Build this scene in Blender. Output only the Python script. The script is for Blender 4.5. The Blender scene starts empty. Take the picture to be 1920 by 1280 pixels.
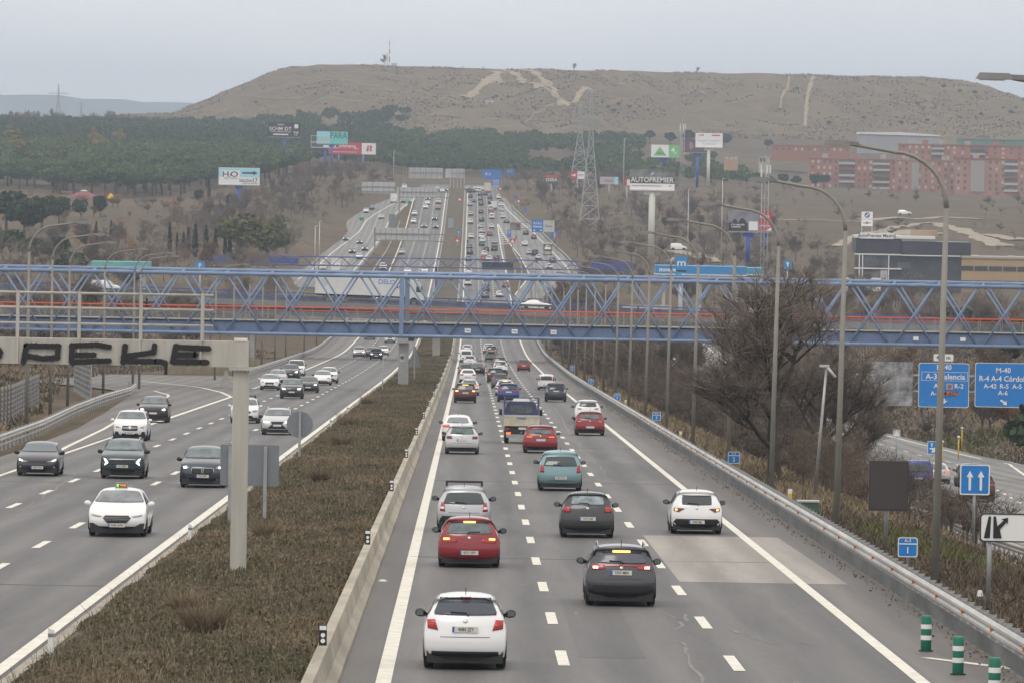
import bpy, bmesh, math, random
import numpy as np
from mathutils import Vector, Matrix, Euler
random.seed(7); rng = np.random.default_rng(7)
D = bpy.data; S = bpy.context.scene; COL = S.collection
R = math.radians
# ------------------------------------------------------------------ camera
FP = 12000.0                       # focal length in pixels of the 1920 px wide photograph
ROLL = R(1.0)
HEAD = 80.0 / FP                   # road axis (world Y) sits 80 px left of the optical axis
PITCH = -340.0 / FP
cam_d = D.cameras.new("camera"); cam = D.objects.new("camera", cam_d); COL.objects.link(cam)
cam_d.sensor_width = 36.0; cam_d.lens = FP / 1920 * 36.0
cam_d.clip_start = 5.0; cam_d.clip_end = 60000.0
CM = Matrix.Rotation(-HEAD, 4, 'Z') @ Matrix.Rotation(R(90) + PITCH, 4, 'X') @ Matrix.Rotation(ROLL, 4, 'Z')
cam.matrix_world = CM
S.camera = cam
S.render.resolution_x = 1920; S.render.resolution_y = 1280
CR = np.array(CM.to_3x3())
# ------------------------------------------------------------------ light
S.view_settings.view_transform = 'Standard'; S.view_settings.look = 'None'
S.view_settings.exposure = 0.18; S.view_settings.gamma = 1.0
SUN_EL, SUN_AZ = R(58), R(200)
W = D.worlds.new("World"); S.world = W; W.use_nodes = True
wn = W.node_tree.nodes; wl = W.node_tree.links; wn.clear()
wo = wn.new('ShaderNodeOutputWorld'); wb = wn.new('ShaderNodeBackground'); wb.inputs[1].default_value = 0.1
sky = wn.new('ShaderNodeTexSky'); sky.sky_type = 'NISHITA'; sky.sun_disc = False
sky.sun_elevation = SUN_EL; sky.sun_rotation = SUN_AZ; sky.air_density = 1.0; sky.dust_density = 2.0
wtc = wn.new('ShaderNodeTexCoord'); wmap = wn.new('ShaderNodeMapping'); wmap.inputs['Scale'].default_value = (6, 6, 22)
wnz = wn.new('ShaderNodeTexNoise'); wnz.inputs['Scale'].default_value = 1.6; wnz.inputs['Detail'].default_value = 5
wcr = wn.new('ShaderNodeValToRGB')
wcr.color_ramp.elements[0].position = 0.3; wcr.color_ramp.elements[0].color = (8.5, 8.6, 9.15, 1)
wcr.color_ramp.elements[1].position = 0.75; wcr.color_ramp.elements[1].color = (10.3, 10.2, 10.4, 1)
wmx = wn.new('ShaderNodeMix'); wmx.data_type = 'RGBA'; wmx.inputs[0].default_value = 0.95
wl.new(wtc.outputs['Generated'], wmap.inputs[0]); wl.new(wmap.outputs[0], wnz.inputs['Vector'])
wsp = wn.new('ShaderNodeSeparateXYZ'); wmr = wn.new('ShaderNodeMapRange'); wmr.inputs[1].default_value = .03; wmr.inputs[2].default_value = .4; wl.new(wtc.outputs['Generated'], wsp.inputs[0]); wl.new(wsp.outputs[2], wmr.inputs[0])
wzn = wn.new('ShaderNodeMix'); wzn.data_type = 'RGBA'; wzn.inputs[7].default_value = (10.2, 9.75, 9.35, 1)   # the cloud deck overhead is brighter and warmer than at the horizon
wl.new(wnz.outputs[0], wcr.inputs[0]); wl.new(sky.outputs[0], wmx.inputs[6]); wl.new(wmr.outputs[0], wzn.inputs[0]); wl.new(wcr.outputs[0], wzn.inputs[6]); wl.new(wzn.outputs[2], wmx.inputs[7])
wl.new(wmx.outputs[2], wb.inputs[0]); wl.new(wb.outputs[0], wo.inputs[0])
sd = D.lights.new("sun", 'SUN'); sd.energy = 0.75; sd.angle = R(22); sd.color = (1.0, 0.96, 0.9)
so = D.objects.new("sun", sd); COL.objects.link(so)
so.rotation_euler = (R(90) - SUN_EL, 0, R(180) - SUN_AZ)
S.cycles.max_bounces = 6; S.cycles.diffuse_bounces = 2; S.cycles.glossy_bounces = 2
S.cycles.transparent_max_bounces = 8; S.cycles.volume_bounces = 0
# ------------------------------------------------------------------ helpers
def pray(px, py):
    """direction of the sight line through a photo pixel, scaled to unit forward distance"""
    d = CR @ np.array([(px - 960) / FP, -(py - 640) / FP, -1.0])
    return d / d[1]
def at(px, py, y):
    """world point on the sight line of a pixel at forward distance y"""
    d = pray(px, py); return Vector((d[0] * y, y, d[2] * y))
def sc(y): return FP / y           # pixels per metre there
def tag(o, label=None, cat=None, group=None, kind=None):
    if label: o["label"] = label
    if cat: o["category"] = cat
    if group: o["group"] = group
    if kind: o["kind"] = kind
    return o
def thing(name, label, cat, loc=(0, 0, 0), rz=0.0, group=None, rx=0.0, ry=0.0):
    o = D.objects.new(name, None); COL.objects.link(o); o.location = loc; o.rotation_euler = (rx, ry, rz)
    o.empty_display_size = 0.3
    return tag(o, label, cat, group)
def link(name, me, parent=None, loc=(0, 0, 0), rz=0.0):
    o = D.objects.new(name, me); COL.objects.link(o); o.location = loc; o.rotation_euler = (0, 0, rz)
    if parent: o.parent = parent
    return o
def copy_tree(o, loc=None, rot=None, parent=None, scale=None):
    c = o.copy(); COL.objects.link(c)
    if parent: c.parent = parent
    if loc is not None: c.location = loc
    if rot is not None: c.rotation_euler = rot
    if scale is not None: c.scale = scale
    for ch in o.children: copy_tree(ch, parent=c)
    return c
class MB:
    """collects faces and builds ONE mesh object"""
    def __init__(s): s.v = []; s.f = []; s.m = []; s.sm = []
    def add(s, vs, fs, m=0, smooth=False):
        b = len(s.v); s.v += [tuple(p) for p in vs]
        for f in fs: s.f.append(tuple(b + i for i in f)); s.m.append(m); s.sm.append(smooth)
    def box(s, c, d, m=0, rz=0.0, top=1.0):
        x, y, z = d[0] / 2, d[1] / 2, d[2] / 2; ca, sa = math.cos(rz), math.sin(rz); vs = []
        for k, q in ((-1, 1.0), (1, top)):
            for sx, sy in ((-1, -1), (1, -1), (1, 1), (-1, 1)):
                X, Y = sx * x * q, sy * y * q
                vs.append((c[0] + X * ca - Y * sa, c[1] + X * sa + Y * ca, c[2] + k * z))
        s.add(vs, [(3, 2, 1, 0), (4, 5, 6, 7), (0, 1, 5, 4), (1, 2, 6, 5), (2, 3, 7, 6), (3, 0, 4, 7)], m)
    def tube(s, pts, r, n=8, m=0, cap=True, smooth=True):
        P = [Vector(p) for p in pts]; k = len(P); rr = r if isinstance(r, (list, tuple)) else [r] * k
        vs = []; u = None
        for i in range(k):
            t = (P[min(i + 1, k - 1)] - P[max(i - 1, 0)]).normalized()
            if u is None:
                u = t.cross(Vector((0, 0, 1)));
                if u.length < 1e-3: u = Vector((1, 0, 0))
            u = (u - t * u.dot(t)).normalized(); w = t.cross(u)
            for j in range(n):
                a = 2 * math.pi * j / n; vs.append(P[i] + (u * math.cos(a) + w * math.sin(a)) * rr[i])
        fs = []
        for i in range(k - 1):
            for j in range(n):
                j2 = (j + 1) % n; fs.append((i * n + j, i * n + j2, (i + 1) * n + j2, (i + 1) * n + j))
        s.add(vs, fs, m, smooth)
        if cap:
            b = len(s.v) - k * n
            s.f.append(tuple(b + j for j in range(n - 1, -1, -1))); s.m.append(m); s.sm.append(False)
            s.f.append(tuple(b + (k - 1) * n + j for j in range(n))); s.m.append(m); s.sm.append(False)
    def prism(s, poly, y0, y1, m=0, axis='y', mside=None):
        """polygon in (x,z) extruded along y (axis 'y'), or (x,y) along z, or (y,z) along x"""
        def P(p, t):
            if axis == 'y': return (p[0], t, p[1])
            if axis == 'z': return (p[0], p[1], t)
            return (t, p[0], p[1])
        n = len(poly); vs = [P(p, y0) for p in poly] + [P(p, y1) for p in poly]
        s.add(vs, [tuple(range(n)), tuple(range(2 * n - 1, n - 1, -1))], m)
        s.add(vs, [(i, i + n, (i + 1) % n + n, (i + 1) % n) for i in range(n)], m if mside is None else mside)
    def cyl(s, c, r, h, n=12, m=0, r2=None):
        s.tube([c, (c[0], c[1], c[2] + h)], [r, r if r2 is None else r2], n, m)
    def mesh(s, name, mats):
        me = D.meshes.new(name); me.from_pydata(s.v, [], s.f)
        for mt in (mats if isinstance(mats, (list, tuple)) else [mats]): me.materials.append(mt)
        me.polygons.foreach_set("material_index", s.m); me.polygons.foreach_set("use_smooth", s.sm)
        me.update(); return me
    def build(s, name, mats, parent=None, loc=(0, 0, 0), rz=0.0):
        return link(name, s.mesh(name, mats), parent, loc, rz)
def np_mesh(name, V, F, mats, midx=None, smooth=False):
    """V (n,3); F (m,k) all faces of one size"""
    V = np.asarray(V, dtype=np.float32); F = np.asarray(F, dtype=np.int32); k = F.shape[1]
    me = D.meshes.new(name); me.vertices.add(len(V)); me.vertices.foreach_set("co", V.ravel())
    me.loops.add(F.size); me.loops.foreach_set("vertex_index", F.ravel())
    me.polygons.add(len(F)); me.polygons.foreach_set("loop_start", np.arange(0, F.size, k, dtype=np.int32))
    for mt in (mats if isinstance(mats, (list, tuple)) else [mats]): me.materials.append(mt)
    if midx is not None: me.polygons.foreach_set("material_index", np.asarray(midx, dtype=np.int32))
    if smooth: me.polygons.foreach_set("use_smooth", np.ones(len(F), dtype=bool))
    me.update(calc_edges=True); me.validate(); return me
def vnoise(x, y, seed=0):
    """smooth value noise on arrays"""
    xi = np.floor(x).astype(np.int64); yi = np.floor(y).astype(np.int64); fx = x - xi; fy = y - yi
    fx = fx * fx * (3 - 2 * fx); fy = fy * fy * (3 - 2 * fy)
    def h(a, b):
        n = (a * 374761393 + b * 668265263 + seed * 1442695041) & 0x7fffffff
        n = ((n ^ (n >> 13)) * 1274126177) & 0x7fffffff
        return ((n ^ (n >> 16)) & 0xffff) / 65535.0
    return (h(xi, yi) * (1 - fx) + h(xi + 1, yi) * fx) * (1 - fy) + (h(xi, yi + 1) * (1 - fx) + h(xi + 1, yi + 1) * fx) * fy
# ------------------------------------------------------------------ materials
MATS = {}
def mat(name, col, rough=0.6, metal=0.0, var=0.0, vscale=3.0, col2=None, bump=0.0, coat=0.0, spec=0.5, emit=None, estr=0.0, detail=4.0, stretch=None):
    if name in MATS: return MATS[name]
    m = D.materials.new(name); m.use_nodes = True; nt = m.node_tree; b = nt.nodes["Principled BSDF"]
    b.inputs["Base Color"].default_value = (*col, 1); b.inputs["Roughness"].default_value = rough
    b.inputs["Metallic"].default_value = metal; b.inputs["Specular IOR Level"].default_value = spec
    if coat: b.inputs["Coat Weight"].default_value = coat; b.inputs["Coat Roughness"].default_value = 0.06
    if emit: b.inputs["Emission Color"].default_value = (*emit, 1); b.inputs["Emission Strength"].default_value = estr
    if var or col2 or bump:
        tc = nt.nodes.new('ShaderNodeTexCoord'); nz = nt.nodes.new('ShaderNodeTexNoise')
        nz.inputs['Scale'].default_value = vscale; nz.inputs['Detail'].default_value = detail; nz.inputs['Roughness'].default_value = 0.65
        src = tc.outputs['Object']
        if stretch:
            mp = nt.nodes.new('ShaderNodeMapping'); mp.inputs['Scale'].default_value = stretch; nt.links.new(src, mp.inputs[0]); src = mp.outputs[0]
        nt.links.new(src, nz.inputs['Vector'])
        c2 = col2 or tuple(c * (1 - var) for c in col)
        c1 = col if col2 else tuple(min(1, c * (1 + var)) for c in col)
        cr = nt.nodes.new('ShaderNodeValToRGB'); cr.color_ramp.elements[0].position = 0.36; cr.color_ramp.elements[1].position = 0.66
        cr.color_ramp.elements[0].color = (*c2, 1); cr.color_ramp.elements[1].color = (*c1, 1)
        nt.links.new(nz.outputs[0], cr.inputs[0]); nt.links.new(cr.outputs[0], b.inputs["Base Color"])
        if bump:
            bp = nt.nodes.new('ShaderNodeBump'); bp.inputs['Strength'].default_value = bump; nt.links.new(nz.outputs[0], bp.inputs['Height'])
            nt.links.new(bp.outputs[0], b.inputs['Normal'])
    MATS[name] = m; return m
def mat3(name, cols, scales, rough=0.95, axis=(1, 1, 1), bump=0.0):
    """three colours mixed by two noises of different size"""
    m = D.materials.new(name); m.use_nodes = True; nt = m.node_tree; b = nt.nodes["Principled BSDF"]
    b.inputs["Roughness"].default_value = rough; b.inputs["Specular IOR Level"].default_value = 0.2
    tc = nt.nodes.new('ShaderNodeTexCoord'); mp = nt.nodes.new('ShaderNodeMapping'); mp.inputs['Scale'].default_value = axis
    nt.links.new(tc.outputs['Object'], mp.inputs[0]); prev = None
    for i, s_ in enumerate(scales):
        nz = nt.nodes.new('ShaderNodeTexNoise'); nz.inputs['Scale'].default_value = s_; nz.inputs['Detail'].default_value = 6; nz.inputs['Roughness'].default_value = 0.62
        nt.links.new(mp.outputs[0], nz.inputs['Vector'])
        cr = nt.nodes.new('ShaderNodeValToRGB'); cr.color_ramp.elements[0].position = 0.38; cr.color_ramp.elements[1].position = 0.62
        nt.links.new(nz.outputs[0], cr.inputs[0])
        mx = nt.nodes.new('ShaderNodeMix'); mx.data_type = 'RGBA'
        if prev is None: mx.inputs[6].default_value = (*cols[0], 1)
        else: nt.links.new(prev, mx.inputs[6])
        mx.inputs[7].default_value = (*cols[i + 1], 1); nt.links.new(cr.outputs[0], mx.inputs[0]); prev = mx.outputs[2]
    nt.links.new(prev, b.inputs['Base Color'])
    if bump:
        bp = nt.nodes.new('ShaderNodeBump'); bp.inputs['Strength'].default_value = bump; nt.links.new(nz.outputs[0], bp.inputs['Height']); nt.links.new(bp.outputs[0], b.inputs['Normal'])
    MATS[name] = m; return m
M_WHITE = mat("white_paint_metal", (.72, .72, .7), .5, var=.06)
M_LGREY = mat("light_grey_metal", (.50, .50, .49), .5, .2, var=.08, vscale=1.5)
M_GALV = mat("galvanised_steel", (.36, .37, .37), .45, .45, var=.14, vscale=2.0)
M_POST = mat("lamp_post_paint", (.25, .24, .21), .6, .1, var=.1, vscale=1.0)
M_DGREY = mat("dark_grey_metal", (.06, .06, .065), .5, var=.1)
M_SIGNBACK = mat("sign_back_grey", (.20, .215, .235), .55, .2, var=.08, vscale=1.2)
M_BLACK = mat("black_plastic", (.012, .012, .013), .5)
M_BLUE = mat("sign_blue", (.012, .20, .58), .45, var=.05)
M_SWHITE = mat("sign_white", (.78, .78, .77), .45)
M_RED = mat("sign_red", (.55, .03, .035), .45)
M_ORANGE = mat("handrail_orange", (.62, .11, .05), .5, var=.08)
M_BRIDGE = mat("bridge_blue", (.20, .275, .42), .45, .1, var=.12, vscale=.8)
M_BRIDGE2 = mat("bridge_dark_blue", (.07, .09, .30), .5, .1, var=.1)
M_CONC = mat("concrete", (.36, .345, .315), .9, var=.16, vscale=.6, bump=.1, detail=8)
M_CREAM = mat("cream_paint", (.44, .42, .37), .6, var=.13, vscale=1.6, detail=9, stretch=(1.5, 1.5, .18))
M_YELLOW = mat("yellow_paint", (.6, .42, .03), .5)
M_GREEN = mat("green_plastic", (.01, .16, .10), .5)
# ------------------------------------------------------------------ ground shape
_cy = np.array([-200, 0, 124, 207, 326, 466, 730, 1018, 1206, 1400, 1600, 1806, 2012, 2211, 2327, 2420, 2550, 2700, 3000, 3600, 3900, 5000, 16000.])
_cz = np.array([-3.0, -7.2, -10.12, -12.15, -15.05, -18.45, -24.9, -31.2, -32.9, -31.9, -29.6, -27.0, -23.4, -17.2, -13.9, -11.6, -10.4, -9.6, -6, 10, 14, -10, -60.])
def _smooth_tab(y, z):
    """dense table: linear interpolation rounded by a moving average"""
    Y = np.arange(-200, 16001, 10.0); Z = np.interp(Y, y, z)
    k = np.hanning(25); k /= k.sum(); Zp = np.pad(Z, 12, mode='edge'); return Y, np.convolve(Zp, k, 'valid')
_TY, _TZ = _smooth_tab(_cy, _cz)
def zc(Y): return np.interp(Y, _TY, _TZ)
_LT = {  # left of the motorway: X -> heights by distance
 -60: ([0, 300, 500, 700, 1000, 1300, 1500, 1800, 2000, 2200, 2400, 2600, 3000, 3600, 3900, 4400, 5000, 16000], [-7, -14.2, -18.5, -23.2, -29, -28.2, -26, -22, -19.5, -14.5, -7.5, -7.5, -4, 9, 15, 12, -10, -60]),
 -100: ([0, 300, 1000, 1500, 2000, 2300, 2600, 3000, 3500, 3900, 4100, 5000, 16000], [-6, -13.5, -27, -23.5, -16.8, -16, -10, -4, 7, 14, 17, -20, -60]),
 -250: ([0, 1000, 1500, 2000, 2300, 2600, 3000, 3500, 3900, 4050, 5000, 16000], [-6, -25, -21, -15, -15, -10, -3, 7, 14, 16, -25, -60]),
 -900: ([0, 1000, 2000, 3000, 3900, 5000, 16000], [-6, -25, -15, -3, 14, -25, -60])}
_RT = {
 24: ([0, 100, 200, 300, 375, 540, 770, 1000, 1300, 1500, 1800, 2012, 2211, 2420, 2600, 3000, 3600, 3900, 5000, 16000], [-8, -11, -14.6, -17.4, -19.6, -25.2, -30, -32.6, -33, -30.5, -26.5, -22.5, -17, -11.5, -10, -7, 9, 16, 16, -60]),
 46: ([0, 100, 200, 300, 375, 540, 770, 1000, 1300, 1500, 1800, 2012, 2211, 2420, 2600, 3000, 3600, 3900, 5000, 16000], [-8, -11, -14.6, -17.4, -19.6, -25.2, -30, -32.4, -32, -30.5, -26.5, -21, -16, -11.5, -10, -7, 9, 18, 18, -60]),
 85: ([0, 300, 500, 620, 800, 1000, 1300, 1600, 1800, 2000, 2300, 2600, 3000, 3600, 3900, 5000, 16000], [-7, -16, -22, -24, -23, -26.5, -30, -29.5, -25, -20, -14.5, -10.6, -8, 11, 18, 18, -60]),
 250: ([0, 600, 1000, 1300, 1600, 2000, 2600, 3000, 3300, 3600, 3800, 5000, 16000], [-7, -20, -25, -28.5, -29.3, -21, -13.3, -12.7, -8, 6, 18, 18, -60]),
 900: ([0, 1000, 1600, 2600, 3300, 3800, 5000, 16000], [-7, -25, -29, -13, -8, 18, 18, -60])}
def _tab(T):
    xs = sorted(T); return np.array(xs, float), np.array([_smooth_tab(np.array(T[x][0], float), np.array(T[x][1], float))[1] for x in xs])
_LX, _LZ = _tab(_LT); _RX, _RZ = _tab(_RT)
def XLedge(Y): return np.interp(Y, [0, 330, 450, 640, 800, 1100, 1300, 1600, 2100, 2300, 2450], [-24.6, -24.6, -29, -40, -34, -27, -30, -44, -42, -32, -25])
def XRedge(Y): return np.interp(Y, [0, 1250, 1450, 1600, 1900, 2100, 2300, 2450], [13.2, 13.2, 16, 30, 29, 24, 17, 14])
def _side(X, Y, XS, ZS):
    yi = np.clip((Y + 200) / 10.0, 0, ZS.shape[1] - 1.001); y0 = yi.astype(int); fy = yi - y0
    xi = np.clip(np.searchsorted(XS, X, side='right') - 1, 0, len(XS) - 2)
    fx = np.clip((X - XS[xi]) / (XS[xi + 1] - XS[xi]), 0, 1)
    a = ZS[xi, y0] * (1 - fy) + ZS[xi, y0 + 1] * fy; b = ZS[xi + 1, y0] * (1 - fy) + ZS[xi + 1, y0 + 1] * fy
    return a * (1 - fx) + b * fx
def _ss(t): t = np.clip(t, 0, 1); return t * t * (3 - 2 * t)
# outline of the flat-topped hill, traced on the skyline
_HP = [(-300, 233), (60, 228), (150, 222), (250, 213), (330, 212), (352, 203), (400, 184), (455, 160), (505, 138), (545, 129), (600, 122), (700, 123), (830, 127), (930, 130), (1060, 132), (1200, 135), (1400, 139), (1600, 143), (1750, 147), (1800, 150), (1850, 167), (1925, 190), (2060, 230), (2300, 240)]
HTOP = 4500.0
_hx = np.array([at(p[0], p[1], HTOP).x for p in _HP]); _hz = np.array([at(p[0], p[1], HTOP).z for p in _HP])
def hill_top(X): return np.interp(X, _hx, _hz)
def hill_z(X, Y):
    zt = hill_top(X) + 0.5 * (vnoise(X / 18, Y / 40, 3) - .5); foot = 13.0
    sx = np.interp(X, [-330, -250, -60, 0, 60, 160, 400], [4020, 3950, 3720, 3650, 3780, 3760, 3650])
    t = (Y - sx) / (HTOP - sx); tt = np.clip(t, 0, 1)
    prof = np.interp(tt, [0, .12, .25, .45, .62, .8, .93, 1], [0, .10, .2, .43, .62, .84, .985, 1])
    g = (vnoise(X / 22, Y / 160, 5) - .5) * 10 + (vnoise(X / 9, Y / 60, 6) - .5) * 3.2 + (vnoise(X / 70, Y / 90, 8) - .5) * 9 + (vnoise(X / 4, Y / 25, 15) - .5) * .5
    terr = 1.5 * np.sin(tt * 52 + 3 * vnoise(X / 90, Y / 300, 11)) * (vnoise(X / 60, Y / 90, 12) > .42)
    z = foot + (zt - foot) * prof + (g + terr) * np.sin(np.pi * np.clip(tt, 0, 1)) * np.clip((zt - foot) / 40, 0, 1)
    z = np.where(t > 1, zt - np.clip((Y - HTOP - 350) / 700, 0, 3) * (zt + 40), z)
    return np.where(t < 0, -400.0, z)
def terrain_z(X, Y):
    X = np.asarray(X, float); Y = np.asarray(Y, float); c = zc(Y)
    xl = XLedge(Y); xr = XRedge(Y)
    wl_ = _ss((xl - X) / 16.0); wr_ = _ss((X - xr) / 11.0)
    z = c * (1 - wl_) * (1 - wr_) + _side(X, Y, _LX, _LZ) * wl_ + _side(X, Y, _RX, _RZ) * wr_
    rough = np.maximum(wl_, wr_)
    return z + rough * ((vnoise(X / 14, Y / 30, 1) - .5) * 1.3 + (vnoise(X / 5, Y / 9, 2) - .5) * .35) * np.where((X > 22) & (X < 47) & (Y < 1200), .12, 1)
def ground_z(X, Y): return np.maximum(terrain_z(X, Y), hill_z(np.asarray(X, float), np.asarray(Y, float)))
_YS = np.concatenate([np.arange(90, 3000, 3.0), np.arange(3000, 5200, 6.0), np.arange(5200, 15000, 60.0)])
def gnd(px, py, fn=ground_z):
    """where the sight line of a photo pixel meets the ground"""
    d = pray(px, py); h = d[2] * _YS - fn(d[0] * _YS, _YS); i = np.argmax(h < 0)
    if i == 0: i = 1
    t = h[i - 1] / (h[i - 1] - h[i]) if h[i - 1] != h[i] else 0
    y = float(_YS[i - 1] + (_YS[i] - _YS[i - 1]) * np.clip(t, 0, 1)); return Vector((d[0] * y, y, d[2] * y))
def road_fn(X, Y): return zc(Y)
def rd(px, py): return gnd(px, py, road_fn)
def GZ(x, y): return float(ground_z(np.array([x]), np.array([y]))[0])
# ------------------------------------------------------------------ ground meshes
ROWS = np.concatenate([np.arange(20, 1000, 10.0), np.arange(1000, 2500, 20.0), np.arange(2500, 5300, 40.0), np.array([5600, 6200, 7000, 9000, 12000, 16000.])])
COLS = np.concatenate([np.array([-2500, -1500, -900, -600, -450]), np.arange(-380, -130, 10.0), np.arange(-130, -50, 4.0), np.arange(-50, -24, 2.0), np.array([-24, -16, -9.6, -2.5, 5, 12.4]), np.arange(14, 60, 2.0), np.arange(60, 140, 4.0), np.arange(140, 420, 10.0), np.array([450, 600, 900, 1500, 2500])])
def grid_mesh(name, xs, ys, fn, m, dz=0.0):
    X, Y = np.meshgrid(xs, ys); Z = fn(X, Y) + dz; V = np.stack([X, Y, Z], -1).reshape(-1, 3); n = len(xs)
    i, j = np.meshgrid(np.arange(len(ys) - 1), np.arange(n - 1), indexing='ij'); a = (i * n + j).ravel()
    return np_mesh(name, V, np.stack([a, a + 1, a + n + 1, a + n], 1), m, smooth=True)
M_SOIL = mat3("dry_ground", [(.10, .073, .05), (.17, .125, .075), (.055, .058, .03), (.125, .086, .055)], (.02, .07, .4), axis=(1, .45, 1), bump=.3)
ground = link("ground", grid_mesh("ground", COLS, ROWS, terrain_z, M_SOIL, -.12)); tag(ground, kind="structure")
M_HILL = mat3("hill_scrub", [(.135, .095, .058), (.215, .16, .088), (.085, .072, .042), (.17, .122, .075)], (.018, .07, .3), axis=(.8, .3, 3.2), bump=.25)
hx = np.arange(-420, 480, 3.0); hy = np.concatenate([np.arange(3640, 4560, 8.0), np.arange(4560, 5800, 60.0)])
hill = link("hill", grid_mesh("hill", hx, hy, hill_z, M_HILL)); tag(hill, kind="structure")
M_BLUEHILL = mat("far_hill_haze_blue", (.10, .12, .14), 1, var=.2, vscale=.004)  # blue of the distance haze painted into the hills' base colour
fx_ = np.linspace(-2600, 2600, 120); fy_ = np.array([12500, 13200, 14000, 14800.])
def far_z(X, Y):
    prof = np.interp(X, [-2600, -1300, -1050, -560, -420, 0, 900, 2600], [128, 128, 124, 110, 102, 92, 88, 88])
    return -70 + (prof + 70 + (vnoise(X / 60, Y * 0, 4) - .5) * 7) * np.interp(Y, [12500, 13200, 14000, 14800], [0, .55, 1, .9])
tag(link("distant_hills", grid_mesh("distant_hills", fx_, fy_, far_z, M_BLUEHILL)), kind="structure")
# ------------------------------------------------------------------ roads
def asphalt(name, a, b, c, tracks=0.0):
    m = mat3(name, [a, b, c], (.35, 1.3), rough=.9, axis=(1, .035, 1), bump=.05); nt = m.node_tree; N = nt.nodes; L_ = nt.links; pb = N["Principled BSDF"]; pb.inputs['Roughness'].default_value = .62; pb.inputs['Specular IOR Level'].default_value = .45; src = pb.inputs['Base Color'].links[0].from_socket
    tc = N.new('ShaderNodeTexCoord'); sx = N.new('ShaderNodeSeparateXYZ'); L_.new(tc.outputs['Object'], sx.inputs[0])
    def mth(op, a_, b_=None, v=None):
        q = N.new('ShaderNodeMath'); q.operation = op; L_.new(a_, q.inputs[0])
        if b_ is not None: L_.new(b_, q.inputs[1])
        elif v is not None: q.inputs[1].default_value = v
        return q.outputs[0]
    w1 = mth('SINE', mth('MULTIPLY', mth('ADD', sx.outputs[0], None, -.28 + tracks), None, 2 * math.pi / 1.775)); mp = N.new('ShaderNodeMapping'); mp.inputs['Scale'].default_value = (.5, .012, 1); L_.new(tc.outputs['Object'], mp.inputs[0])
    nz = N.new('ShaderNodeTexNoise'); nz.inputs['Scale'].default_value = 1.0; nz.inputs['Detail'].default_value = 3; L_.new(mp.outputs[0], nz.inputs['Vector'])
    nf = N.new('ShaderNodeTexNoise'); nf.inputs['Scale'].default_value = 9; nf.inputs['Detail'].default_value = 8; mp2 = N.new('ShaderNodeMapping'); mp2.inputs['Scale'].default_value = (1, .12, 1); L_.new(tc.outputs['Object'], mp2.inputs[0]); L_.new(mp2.outputs[0], nf.inputs['Vector'])
    f_ = mth('ADD', mth('MULTIPLY', mth('MULTIPLY', w1, nz.outputs[0]), None, .38), mth('MULTIPLY', nf.outputs[0], None, .30)); f_ = mth('ADD', f_, None, .85)
    mx = N.new('ShaderNodeMix'); mx.data_type = 'RGBA'; mx.blend_type = 'MULTIPLY'; mx.inputs[0].default_value = 1; L_.new(src, mx.inputs[6]); cb = N.new('ShaderNodeCombineColor')
    for k in range(3): L_.new(f_, cb.inputs[k])
    L_.new(cb.outputs[0], mx.inputs[7]); L_.new(mx.outputs[2], pb.inputs['Base Color']); return m
M_ASPH = asphalt("asphalt_worn", (.110, .107, .104), (.086, .083, .081), (.127, .123, .119))
M_ASPH2 = asphalt("asphalt_shoulder", (.128, .117, .108), (.105, .096, .089), (.146, .133, .123))
M_ASPH3 = asphalt("asphalt_pale", (.17, .165, .152), (.14, .136, .128), (.19, .184, .17))
M_PATCH = asphalt("concrete_patch", (.275, .25, .222), (.23, .21, .187), (.305, .278, .245))
M_APATCH = asphalt("asphalt_patch", (.092, .089, .087), (.075, .073, .071), (.105, .102, .099))
M_PAINT = mat("road_paint", (.74, .71, .62), .7, var=.14, vscale=2.5, detail=8)
def rows(y0, y1): return np.unique(np.concatenate([[y0], ROWS[(ROWS > y0) & (ROWS < y1)], [y1]]))
def strip_data(fl, fr, y0, y1, dz, fn=road_fn, nx=1):
    ys = rows(y0, y1); V = []; F = []; n = nx + 1
    for y in ys:
        a, b = fl(y), fr(y)
        for k in range(n):
            x = a + (b - a) * k / nx; V.append((x, y, float(np.ravel(fn(np.array([x]), np.array([y])))[0]) + dz))
    for i in range(len(ys) - 1):
        for k in range(nx): a = i * n + k; F.append((a, a + 1, a + n + 1, a + n))
    return V, F
def sheet(name, strips, m, smooth=True):
    V = []; F = []
    for s_ in strips:
        v, f = strip_data(*s_[:5], **(s_[5] if len(s_) > 5 else {})); b = len(V); V += v; F += [tuple(b + i for i in q) for q in f]
    return tag(link(name, np_mesh(name, V, F, m, smooth=smooth)), kind="structure")
K = lambda v: (lambda y: v)
def I(ys, xs): return lambda y: float(np.interp(y, ys, xs))
def px_line(pts, fn=rd):
    """line on the road through photo pixels, as x(y)"""
    P = sorted([(fn(*p).y, fn(*p).x) for p in pts]); return I([p[0] for p in P], [p[1] for p in P]), P[0][0], P[-1][0]
RAMP = I([300, 330, 380, 441, 500, 535, 562, 590, 641, 700], [-22.2, -22.4, -23.2, -25.0, -27.0, -28.3, -31, -36, -49, -66])
sheet("road_outbound", [(K(-2.42), I([60, 1300, 1450, 1620, 1900, 2100, 2300, 2440], [9.35, 9.35, 9.6, 9.6, 9.8, 10.0, 11, 10]), 60, 2560, 0.0)], M_ASPH)
sheet("shoulder_outbound", [(I([60, 2560], [9.35, 9.35]), K(12.9), 60, 1460, 0.0)], M_ASPH2)
sheet("shoulder_median_side", [(K(-2.40), K(-1.75), 60, 2400, 0.004)], M_ASPH2)
sheet("road_inbound", [(K(-20.1), K(-8.7), 60, 2560, 0.0)], M_ASPH)
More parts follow.
